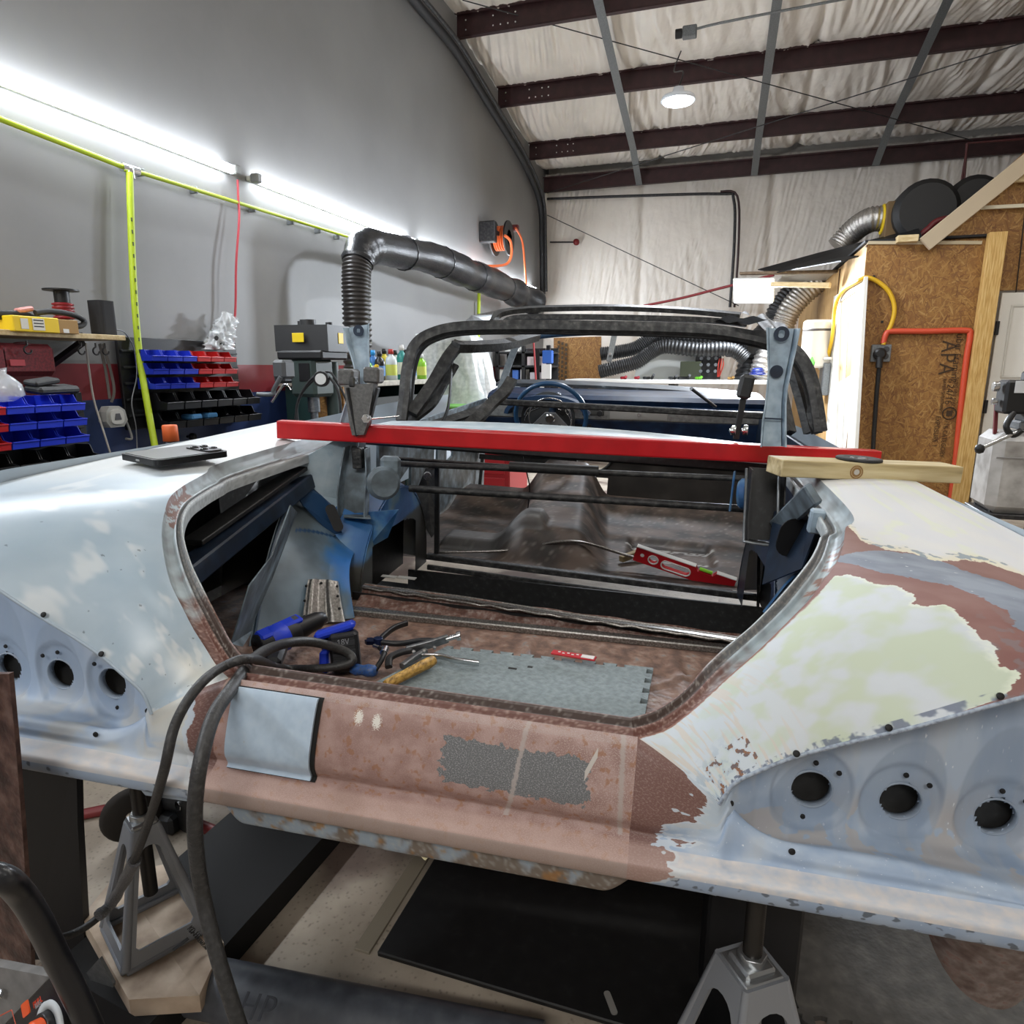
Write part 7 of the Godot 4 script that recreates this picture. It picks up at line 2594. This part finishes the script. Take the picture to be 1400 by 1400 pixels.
	part("shaft", s, mottled([[0.0, "3a2a14"], [0.3, "8a6a30"], [0.55, "c59a4c"], [1.0, "d9b468"]], .03, .12, .5, 0., 97, .3, V(1, 1, .4)), t)
	level_tool()
	cable()

func pliers() -> void:
	var org: Vector3 = V(-0.295,-0.672,-1.387)
	var t = on_car("snips", "black handled snips lying open on the boot floor", "pliers", org)
	var s = S()
	sweep(s, bend([V(0, .012, 0), (V(-0.291,-0.655,-1.419)) - org, (V(-0.28,-0.65,-1.457)) - org, (V(-0.262,-0.65,-1.492)) - org], 5), rrect(.014, .011, .004, 3), Vector3.UP, true, true)
	part("handle", s, plain("17181c", .4), t)
	s = S()
	sweep(s, bend([V(0, .012, 0), (V(-0.246,-0.66,-1.391)) - org, (V(-0.202,-0.66,-1.422)) - org, (V(-0.171,-0.66,-1.432)) - org], 5), rrect(.013, .013, .005, 3), Vector3.UP, true, true)
	part("handle", s, plain("17181c", .4), t)
	s = S()
	cyl(s, V(0, .004, 0), V(0, 1, 0), .011, .018, 14)
	part("pivot", s, plain("1c2a52", .3, .6), t)
	s = S()
	prism(s, [P2(0, -.008), P2(-.02, -.012), P2(-.028, -.004), P2(-.022, .0), P2(-.028, .008), P2(-.018, .014), P2(0, .008)], .009, Transform3D(Basis(V(1, 0, 0), V(0, 0, -1), V(0, 1, 0)), V(-.004, .006, 0)))
	part("jaw", s, plain("1a2347", .3, .7), t)

func locking_pliers() -> void:
	var org: Vector3 = V(-0.184,-0.668,-1.353)
	var t = on_car("locking_pliers", "long bright locking pliers lying on the grey foam mat", "pliers", org)
	var s = S()
	sweep(s, [(V(-0.212,-0.655,-1.352)) - org, (V(-0.162,-0.645,-1.382)) - org, (V(-0.132,-0.64,-1.41)) - org], rrect(.02, .012, .004, 3), Vector3.UP, true)
	part("upper_handle", s, M.steel, t)
	s = S()
	cyl(s, (V(-0.134,-0.64,-1.405)) - org, (V(-0.104,-0.63,-1.412)) - (V(-0.134,-0.64,-1.405)), .006, .035, 10)
	cyl(s, (V(-0.111,-0.633,-1.413)) - org, V(.9, .2, -.2), .011, .010, 12)
	part("adjusting_screw", s, M.chrome, t)
	s = S()
	sweep(s, bend([(V(-0.173,-0.66,-1.343)) - org, (V(-0.135,-0.66,-1.354)) - org, (V(-0.09,-0.66,-1.344)) - org, (V(-0.039,-0.66,-1.344)) - org], 4), rrect(.013, .008, .003, 3), Vector3.UP, true, true)
	part("lever_handle", s, M.chrome, t)
	s = S()
	sweep(s, bend([(V(-0.199,-0.65,-1.345)) - org, (V(-0.22,-0.65,-1.322)) - org, (V(-0.233,-0.655,-1.302)) - org, (V(-0.227,-0.665,-1.28)) - org], 4), rrect(.012, .016, .004, 3), Vector3.UP, true)
	part("fixed_jaw", s, M.dark_steel, t)
	s = S()
	sweep(s, bend([(V(-0.169,-0.655,-1.361)) - org, (V(-0.187,-0.66,-1.327)) - org, (V(-0.2,-0.665,-1.291)) - org], 4), rrect(.014, .014, .004, 3), Vector3.UP, true)
	part("moving_jaw", s, M.steel, t)
	s = S()
	for q in [V(-0.184,-0.645,-1.322), V(-0.165,-0.648,-1.338), V(-0.15,-0.65,-1.368)]: cyl(s, q - org, V(0, 1, .4), .004, .006, 8)
	part("rivet", s, M.chrome, t)

func level_tool() -> void:
	# red spirit level standing on the cabin floor, leaning on the bulkhead rail
	var a: Vector3 = V(0.302,-0.717,-2.6)
	var b: Vector3 = V(0.664,-0.797,-2.56)
	var t = on_car("spirit_level", "red spirit level with a green vial leaning on the cabin floor behind the boot", "level", (a + b) / 2)
	var x = (b - a).normalized()
	var up = V(.1, 1, .35)
	up = (up - x * up.dot(x)).normalized()
	var z = x.cross(up)
	var tf = Transform3D(Basis(x, up, z), Vector3.ZERO)
	var l = a.distance_to(b) + .02
	var h = .066
	var s = S()
	var oval = rrect(.11, .034, .016, 5, P2(-.03, -.004))
	prism(s, [P2(-l / 2, -h / 2), P2(l / 2, -h / 2), P2(l / 2, h / 2), P2(.12, h / 2), P2(.11, h / 2 - .016), P2(.05, h / 2 - .016), P2(.04, h / 2), P2(-l / 2, h / 2)], .02, tf * at(V(0, 0, -.01)), [oval, disc(.018, 18, P2(-l / 2 + .075, 0))])
	part("body", s, plain("b01a24", .35), t)
	s = S()
	box(s, tf * at(V((-l / 2 + .04) / 2, h / 2 + .001, 0)), V(l / 2 + .04, .004, .022), .001)
	box(s, tf * at(V((l / 2 + .12) / 2, h / 2 + .001, 0)), V(l / 2 - .12, .004, .022), .001)
	part("edge_face", s, M.white_paint, t)
	s = S()
	var rim = []
	for p in rrect(.114, .038, .018, 5, P2(-.03, -.004)): rim.append(tf * V(p.x, p.y, .011))
	rim.append(rim[0])
	tube(s, rim, .003, 6, false)
	var rim2 = []
	for i in 19: rim2.append(tf * V(-l / 2 + .075 + .019 * cos(TAU * i / 18), .019 * sin(TAU * i / 18), .011))
	tube(s, rim2, .003, 6, false)
	part("grip_rim", s, M.white_plastic, t)
	s = S()
	prism(s, disc(.008, 12, P2(-l / 2 + .03, .004)), .001, tf * at(V(0, 0, .0102)))
	part("emblem", s, M.white_plastic, t)
	s = S()
	cyl(s, tf * V(.055, h / 2 - .008, 0), x, .007, .05, 12)
	part("vial", s, plain("8ed83a", .2), t)
	# offcut of wood beside it
	var o: Vector3 = V(0.287,-0.77,-2.764)
	t = on_car("wood_offcut", "small wood offcut on the cabin floor left of the spirit level", "wood", o, V(8, -42, 0))
	s = S()
	box(s, at(Vector3.ZERO), V(.025, .025, .15), .002)
	part("offcut", s, plain("8a7a58", .7), t)

func cable() -> void:
	var w = carw([V(-0.299,-0.475,-0.88), V(-0.435,-0.655,-1.192), V(-0.37,-0.66,-1.219), V(-0.324,-0.655,-1.233), V(-0.296,-0.645,-1.245), V(-0.308,-0.63,-1.25), V(-0.334,-0.61,-1.231), V(-0.364,-0.58,-1.178), V(-0.371,-0.55,-1.091), V(-0.339,-0.51,-0.954)])
	var a = [V(-1.164,0.329,-0.66), V(-1.102,0.332,-0.68), V(-1.086,0.302,-0.74), V(-1.047,0.335,-0.78), V(-0.949,0.469,-0.76), V(-0.823,0.635,-0.7)]
	a.append_array(carw([V(-0.33,-0.569,-0.71), V(-0.319,-0.504,-0.725), V(-0.308,-0.465,-0.76), V(-0.315,-0.467,-0.83)]))
	a.append_array(w)
	a.append_array(carw([V(-0.281,-0.481,-0.8), V(-0.264,-0.487,-0.73), V(-0.249,-0.519,-0.68), V(-0.25,-0.573,-0.665), V(-0.253,-0.639,-0.665), V(-0.248,-0.705,-0.665)]))
	a.append_array([V(-0.602,0.585,-0.58), V(-0.58,0.539,-0.57), V(-0.552,0.479,-0.56)])
	var s = S()
	var pts = bend(a, 7)
	var r = []
	for i in pts.size():
		var k = float(i) / pts.size()
		r.append(lerpf(.0070, .0098, smoothstep(.25, .55, k)))
	tube(s, pts, r, 12)
	var o = solo("welding_cable", s, mottled([[0.0, "232324"], [0.6, "343434"], [1.0, "515050"]], .03, .15, .5, 0., 99, .3), "black welding cable looped over the tail of the car and down past the jack stand", "cable")
	s = S()
	var n = noise(60.0, FastNoiseLite.TYPE_SIMPLEX_SMOOTH, 2, 5)
	var tp = bend([V(-1.042,0.339,-0.752), V(-1.039,0.344,-0.777), V(-0.995,0.404,-0.772), V(-0.942,0.476,-0.758)], 8)
	var rr = []
	for i in tp.size(): rr.append(.0105 + .002 * n.get_noise_1d(i * .05))
	tube(s, tp, rr, 12)
	var q = wpart("tape_wrap", s, mottled([[0.0, "3a3a3c"], [0.5, "6f7073"], [1.0, "b0b2b6"]], .06, .08, .35, .4, 98, .8), o, "ragged silver tape wrap")

# ---------------------------------------------------------------- under the car
func jack_stand(label: String, p: Vector3, yaw: float, h: float, post: float, w := .080, top := .022) -> void:
	# four sided pyramid of cast aluminium with slots, a collar and a threaded post
	var t = thing("jack_stand", label, "jack", p, "")
	t.rotation.y = yaw
	var m = plain("8b8f95", .42, .25)
	var s = S()
	for k in 4:
		var b = Basis(V(0, 1, 0), PI / 2 * k)
		var e0 = V(-w, .008, w)
		var e1 = V(w, .008, w)
		var f0 = V(-top, h, top)
		var f1 = V(top, h, top)
		var up = ((f0 + f1) / 2 - (e0 + e1) / 2)
		var bs = Basis(V(1, 0, 0), up.normalized(), V(1, 0, 0).cross(up.normalized()))
		var l = up.length()
		var hb = lerpf(w, top, .13) - w * .20
		var ht = lerpf(w, top, .78) - w * .17
		var slot = [P2(-hb * .9, l * .11), P2(hb * .9, l * .11), P2(hb, l * .14)]
		for i in 9: slot.append(P2(ht * cos(PI * i / 8), l * .78 + ht * sin(PI * i / 8)))
		slot.append(P2(-hb, l * .14))
		prism(s, [P2(-w, 0), P2(w, 0), P2(top, l), P2(-top, l)], .006, Transform3D(b * bs, b * ((e0 + e1) / 2)), [slot])
	part("frame", s, m, t)
	s = S()
	for k in 4:
		var b = Basis(V(0, 1, 0), PI / 2 * k)
		beam(s, b * V(-w, .006, w), b * V(w, .006, w), .018, .012, V(0, 1, 0), .003)
		tube(s, [b * V(w, .01, w), b * V(top, h, top)], [.010, .007], 8)
	part("rib", s, m, t)
	s = S()
	box(s, at(V(0, h + .004, 0)), V(.052, .014, .052), .004)
	cyl(s, V(0, h + .01, 0), V(0, 1, 0), .022, .014, 6)
	box(s, at(V(0, h - .002, 0)), V(top * 2, .008, top * 2), .002)
	part("collar_nut", s, plain("a3a6a8", .3, .8), t)
	s = S()
	var prof = []
	var y = h * .35
	while y < h + post:
		prof.append(P2(.0130, y))
		prof.append(P2(.0146, y + .002))
		y += .004
	lathe(s, [P2(0, h * .35)] + prof + [P2(0, h + post)], Transform3D(), 16)
	part("threaded_post", s, plain("3f3d3b", .4, .7), t)
	s = S()
	box(s, at(V(0, h + post, 0)), V(.05, .012, .05), .003)
	part("saddle", s, m, t)

func under_car() -> void:
	# left stand on two boards
	jack_stand("grey aluminium jack stand under the left end of the tail, on two pale boards", R(-1.127, -1.205, .935), -.48, .268, .23)
	var wm = mottled([[0.0, "9a8674"], [0.4, "b8a48f"], [0.7, "cbb8a3"], [1.0, "d6c6b2"]], .008, .5, .7, 0., 141, .25, V(1, 1, 1))
	var yaw = .36
	var tops = [[V(-1.312,0.115,-0.91), V(-1.043,0.115,-0.787), V(-0.919,0.115,-0.837), V(-1.195,0.115,-0.963), V(-1.352,0.115,-1.034)], [V(-1.352,0.115,-1.034), V(-1.195,0.115,-0.963), V(-0.919,0.115,-0.837), V(-0.962,0.115,-0.954), V(-1.256,0.115,-1.104)]]
	for k in 2:
		var c = Vector3.ZERO
		for q in tops[k]: c += q / 5.0
		var t = thing("crib_board", ["wide pale board under the left jack stand, the one towards the left", "wide pale board with black print under the left jack stand, the one towards the right"][k], "board", c - V(0, .04, 0))
		var s = S()
		plate(s, tops[k].map(func(q): return q - c), .04)
		part("board", s, wm, t)
		if k:
			var px = Basis(V(.80, 0, .30).normalized(), V(.2, 0, -.9).normalized(), V(0, 1, 0))
			words("print", "KD-HT", .012, Transform3D(px, (V(-1.004,0.117,-0.921)) + V(0, .04, 0)), plain("2c2a28", .7), t)
			words("print", "S-P-F PREMIUM", .008, Transform3D(px, (V(-0.983,0.117,-0.91)) + V(0, .04, 0)), plain("2c2a28", .7), t)
			s = S()
			box(s, Transform3D(px, (V(-1.009,0.117,-0.889)) + V(0, .04, 0)), V(.008, .034, .001))
			wpart("stamp", s, plain("2c2a28", .7), t)
	var s = S()
	# right stand
	jack_stand("grey aluminium jack stand under the right end of the tail", R(.085, -1.235, .93), .62, .335, .24, .100, .034)
	s = S()
	box(s, at(R(.08, -1.28, .93), V(0, 12, 0)), V(.34, .07, .3), .005)
	solo("crib_block", s, wm, "thick pale wooden block under the right jack stand", "block")
	s = S()
	box(s, at(R(.10, -.95, 1.22), V(0, 4, 0)), V(.17, .66, .14), .006)
	solo("steel_post", s, plain("26272a", .45, .4), "dark square steel post behind the right jack stand", "post")
	# frame table: long black beams on the floor
	var bm = plain("070708", .75)
	s = S()
	plate(s, [R(-1.30, -1.318, .74), R(-1.00, -1.318, .74), R(-.985, -1.318, .98), R(-.94, -1.318, 3.6), R(-1.26, -1.318, 3.6)], .072)
	solo("black_beam", s, bm, "long flat black steel beam on the floor, under the boards and the car's left side", "beam")
	s = S()
	box(s, at(R(-.28, -1.312, 2.4)), V(.82, .014, 2.56), .003)
	solo("rubber_mat", s, mottled([[0.0, "0d0d0e"], [0.7, "161617"], [1.0, "242425"]], .02, .5, .6), "black rubber mat on the floor under the middle of the car", "mat")
	s = S()
	beam(s, R(-.73, -1.317, 1.12), R(-.73, -1.317, 3.6), .04, .008, V(0, 1, 0), .001)
	solo("floor_strip", s, plain("8d8474", .6), "thin pale strip on the floor along the edge of the black mat", "strip")
	# big grey pipe across the foreground
	s = S()
	var pa: Vector3 = (V(-0.985,0.11,-0.898)) - V(0, .057, 0)
	var pb: Vector3 = (V(-0.261,0.11,-0.978)) - V(0, .057, 0)
	tube(s, [pa, pb], .056, 24)
	tube(s, [pa, pb], .050, 24)
	var pg = solo("grey_pipe", s, mottled([[0.0, "3f434a"], [0.6, "555a62"], [1.0, "6a6f76"]], .012, .4, .4), "thick grey pipe lying on the floor in front of the car", "pipe")
	words("print", "HP", .045, Transform3D(Basis(V(.99, 0, -.12), V(.08, .70, -.7), V(.08, .7, .7)), (V(-0.793,0.115,-0.851))), plain("363a42", .5), pg)
	# paper tag hanging below the valance and a scrap of tape on the mat
	s = S()
	plate(s, [toroom(-.02, -.705, .82), toroom(.03, -.706, .83), toroom(.01, -.73, .82)], .002)
	solo("paper_tag", s, plain("d8d0a8", .6), "small cream paper corner sticking out under the valance", "paper")
	s = S()
	prism(s, rrect(.055, .014, .006, 4), .002, Transform3D(Basis(V(.5, 0, .86), V(.86, 0, -.5), V(0, 1, 0)), R(-.16, -1.305, 1.16)))
	solo("tape_scrap", s, plain("8c8a86", .6), "short grey strip lying on the black mat", "scrap")
	# black cables behind the right stand
	for q in [[[R(-.25, -1.30, 1.9), R(-.05, -1.22, 1.7), R(.08, -1.18, 1.5), R(.20, -1.29, 1.25)], "black cable arching over the floor behind the right jack stand"], [[R(-.05, -1.05, 1.9), R(.02, -1.2, 1.6), R(.16, -1.30, 1.3), R(.30, -1.30, 1.15)], "black cable running down behind the right jack stand"], [[R(.12, -1.30, 1.22), R(.2, -1.29, 1.1), R(.26, -1.30, 1.0), R(.36, -1.30, .95)], "short length of black hose on the floor right of the right jack stand"]]:
		s = S()
		tube(s, bend(q[0], 6), .014, 8)
		solo("floor_cable", s, M.rubber, q[1], "cable")
	# grey puzzle mat on the right
	var poly = [P2(.18, 1.75)]
	for k in 9:
		var y = 1.72 - k * .048
		for z in [[0, 0], [-.012, 0], [-.008, .018], [-.036, .018], [-.032, 0]]: poly.append(P2(.185 + z[1], y + z[0]))
	poly.append(P2(.19, 1.27))
	for k in 12:
		for z in [[0, 0], [.012, 0], [.008, -.018], [.036, -.018], [.032, 0]]: poly.append(P2(.21 + k * .048 + z[0], 1.262 + z[1] + k * .0076))
	poly.append(P2(.80, 1.35))
	poly.append(P2(.80, 1.75))
	var t = thing("puzzle_mat", "dark grey foam puzzle mat on the floor at the lower right", "mat", R(0, -1.32, 0))
	s = S()
	prism(s, poly, .012, Transform3D(Basis(V(1, 0, 0), V(0, 0, -1), V(0, 1, 0)), Vector3.ZERO))
	part("foam", s, mottled([[0.0, "454341"], [0.6, "53514e"], [1.0, "64615d"]], .02, .5, .75, 0., 151, .2), t)
	# grinder, wheels, red hose beyond the left stand
	s = S()
	tube(s, bend([V(-1.862,0.017,-1.184), V(-1.767,0.017,-1.269), V(-1.682,0.017,-1.332), V(-1.571,0.017,-1.361), V(-1.427,0.017,-1.345), V(-1.316,0.017,-1.332), V(-1.233,0.017,-1.324)], 6), .016, 8)
	solo("red_hose", s, plain("7a2a2c", .5), "dull red air hose on the floor behind the left jack stand", "hose")
	t = thing("bench_grinder", "bench grinder with a wire wheel on the floor behind the left jack stand", "grinder", V((V(-1.507,0.08,-1.299)).x, 0, (V(-1.507,0.08,-1.299)).z))
	s = S()
	cyl(s, V(-.07, .09, -.05), V(1, 0, -.1), .05, .16, 20)
	box(s, at(V(0, .03, -.05)), V(.12, .06, .12), .01)
	part("motor", s, plain("26282b", .45), t)
	s = S()
	lathe(s, [P2(.02, -.02), P2(.07, -.018), P2(.078, -.008), P2(.08, 0), P2(.078, .008), P2(.07, .018), P2(.02, .02)], along((V(-1.54,0.085,-1.25)) - t.position, V(.9, 0, .6)), 30)
	part("wire_wheel", s, mottled([[0.0, "151210"], [1.0, "3a332c"]], .2, .05, .8, .2, 153, .8), t)
	s = S()
	lathe(s, [P2(.012, -.006), P2(.085, -.006), P2(.085, .006), P2(.012, .006)], along((V(-1.432,0.095,-1.319)) - t.position, V(-.3, 0, 1)), 30)
	part("disc", s, plain("171717", .5), t)
	s = S()
	cyl(s, (V(-1.428,0.095,-1.32)) - t.position, V(-.3, 0, 1), .015, .014, 10)
	part("spindle_nut", s, M.chrome, t)
	s = S()
	box(s, at(R(-1.30, -1.12, 1.50), V(0, 10, 0)), V(.10, .40, .10), .02)
	solo("black_post", s, plain("0e0f14", .5), "short black post behind the loop of welding cable", "post")
	s = S()
	plate(s, [V(-2.127,-0.058,-1.5), V(-2.01,-0.042,-1.5), V(-2.074,-0.101,-1.5), V(-2.147,-0.163,-1.5)], .05)
	solo("yellow_wedge", s, M.yellow, "yellow wheel chock just visible under the left lamp panel", "wedge")

func toroom(x: float, y: float, f: float) -> Vector3: return TC * K(x, y, f)

# ---------------------------------------------------------------- right in front of the camera, lower left
func foreground() -> void:
	var s = S()
	# rusty plate standing at the left edge
	var rp = mottled([[0.0, "231815"], [0.35, "3d2a26"], [0.6, "584039"], [0.85, "705a52"], [1.0, "8a7a74"]], .012, .3, .55, .3, 161, .4)
	plate(s, [V(-1.001,0.911,-0.56), V(-0.869,0.932,-0.56), V(-0.871,0.912,-0.56), V(-0.881,0.815,-0.56), V(-0.895,0.7,-0.56), V(-0.923,0.486,-0.56), V(-1.009,0.155,-0.58), V(-1.216,0.068,-0.58)], .006)
	solo("rusty_plate", s, rp, "tall rusty steel plate standing at the left edge of the picture", "plate")
	# black board behind it
	s = S()
	plate(s, [V(-1.359,0.577,-0.86), V(-1.236,0.56,-0.9), V(-1.267,0.364,-0.9), V(-1.289,0.176,-0.9), V(-1.312,-0.025,-0.9), V(-1.315,-0.169,-0.9), V(-1.509,-0.195,-0.86)], .02)
	solo("black_board", s, plain("08080a", .6), "flat black board standing behind the rusty plate", "board")
	s = S()
	plate(s, [V(-1.166,0.124,-0.8), V(-1.123,0.173,-0.8), V(-1.096,0.121,-0.8), V(-1.099,0.111,-0.8), V(-1.157,0.109,-0.8)], .006)
	solo("sheet_scrap", s, M.galv, "small bent grey sheet beside the left crib board", "scrap")
	# welder with its handle
	var t = thing("welder", "grey welding machine with an orange knob in the lower left corner", "welder", R(-.62, -H, .34))
	s = S()
	var a = V(-0.712,0.687,-0.4)
	var b = V(-0.67,0.666,-0.42)
	var c = V(-0.621,0.699,-0.4)
	var d = V(-0.547,0.7,-0.36)
	var face = [V(-0.804,0.518,-0.38), V(-0.638,0.697,-0.4), V(-0.623,0.697,-0.4), V(-0.557,0.667,-0.37), V(-0.613,0.602,-0.36)]
	plate(s, face, .012)
	wpart("front_panel", s, plain("131315", .4), t)
	var n: Vector3 = ((face[1] - face[0]) as Vector3).cross(face[3] - face[0]).normalized()
	if n.dot(V(0, H, 0) - face[1]) < 0: n = -n
	s = S()
	plate(s, [V(-0.859,0.661,-0.4), V(-0.748,0.655,-0.42), V(-0.669,0.668,-0.42), V(-0.864,0.456,-0.392), V(-0.941,0.439,-0.38)], .01)
	wpart("top_cover", s, mottled([[0.0, "5a5a5a"], [1.0, "7c7b7a"]], .02, .3, .5), t)
	s = S()
	plate(s, [face[2], face[3], (face[3] as Vector3) + V(.05, -.3, -.1), (face[2] as Vector3) + V(.1, -.3, -.15)], .01)
	wpart("side_cover", s, M.black, t)
	var kc = (V(-0.606,0.675,-0.378)) + n * .004
	var kx = ((face[2] - face[0]) as Vector3).normalized()
	var kb = Basis(kx, n.cross(kx), n)
	s = S()
	lathe(s, [P2(.016, 0), P2(.016, .003), P2(.0235, .003), P2(.0235, 0)], along(kc, n), 30)
	wpart("dial_ring", s, plain("b8bec2", .5), t)
	s = S()
	cyl(s, kc, n, .0155, .010, 24)
	wpart("dial", s, plain("1a1a1c", .4), t)
	s = S()
	cyl(s, kc + n * .009 + kx * .004, n, .011, .012, 22, .002)
	wpart("knob", s, plain("e2541e", .45), t)
	s = S()
	prism(s, rrect(.014, .013, .002, 3), .0012, Transform3D(kb, (V(-0.648,0.673,-0.388)) + n * .008))
	wpart("button_label", s, plain("d2521f", .5), t)
	words("panel_print", "PULL", .006, Transform3D(kb, (V(-0.636,0.681,-0.392)) + n * .008), plain("c23a1c", .5), t, "Droid Sans", .0006)
	words("panel_print", "MIG", .005, Transform3D(kb, (V(-0.634,0.68,-0.391)) + n * .008), plain("8c8c90", .5), t, "Droid Sans", .0006)
	words("display", "8", .016, Transform3D(kb, (V(-0.675,0.65,-0.374)) + n * .008), glow("3a4ae8", 1.2), t, "Droid Sans", .0006)
	s = S()
	for q in [[V(-0.671,0.663,-0.388), V(-0.649,0.64,-0.378)], [V(-0.741,0.61,-0.392), V(-0.671,0.663,-0.388)]]: beam(s, q[0] + n * .008, q[1] + n * .008, .0012, .0008, n)
	wpart("panel_line", s, plain("b5482a", .5), t)
	s = S()
	cyl(s, (V(-0.738,0.625,-0.408)) + V(0, .006, 0), V(0, 1, .3), .005, .006, 12)
	wpart("cover_screw", s, M.chrome, t)
	s = S()
	tube(s, bend([V(-0.64,0.876,-0.34), V(-0.591,0.877,-0.345), V(-0.593,0.847,-0.36), V(-0.592,0.809,-0.37), V(-0.591,0.757,-0.38), V(-0.58,0.708,-0.385), V(-0.568,0.648,-0.39), V(-0.562,0.572,-0.4)], 8), .0115, 16)
	wpart("handle", s, plain("17181c", .28), t)
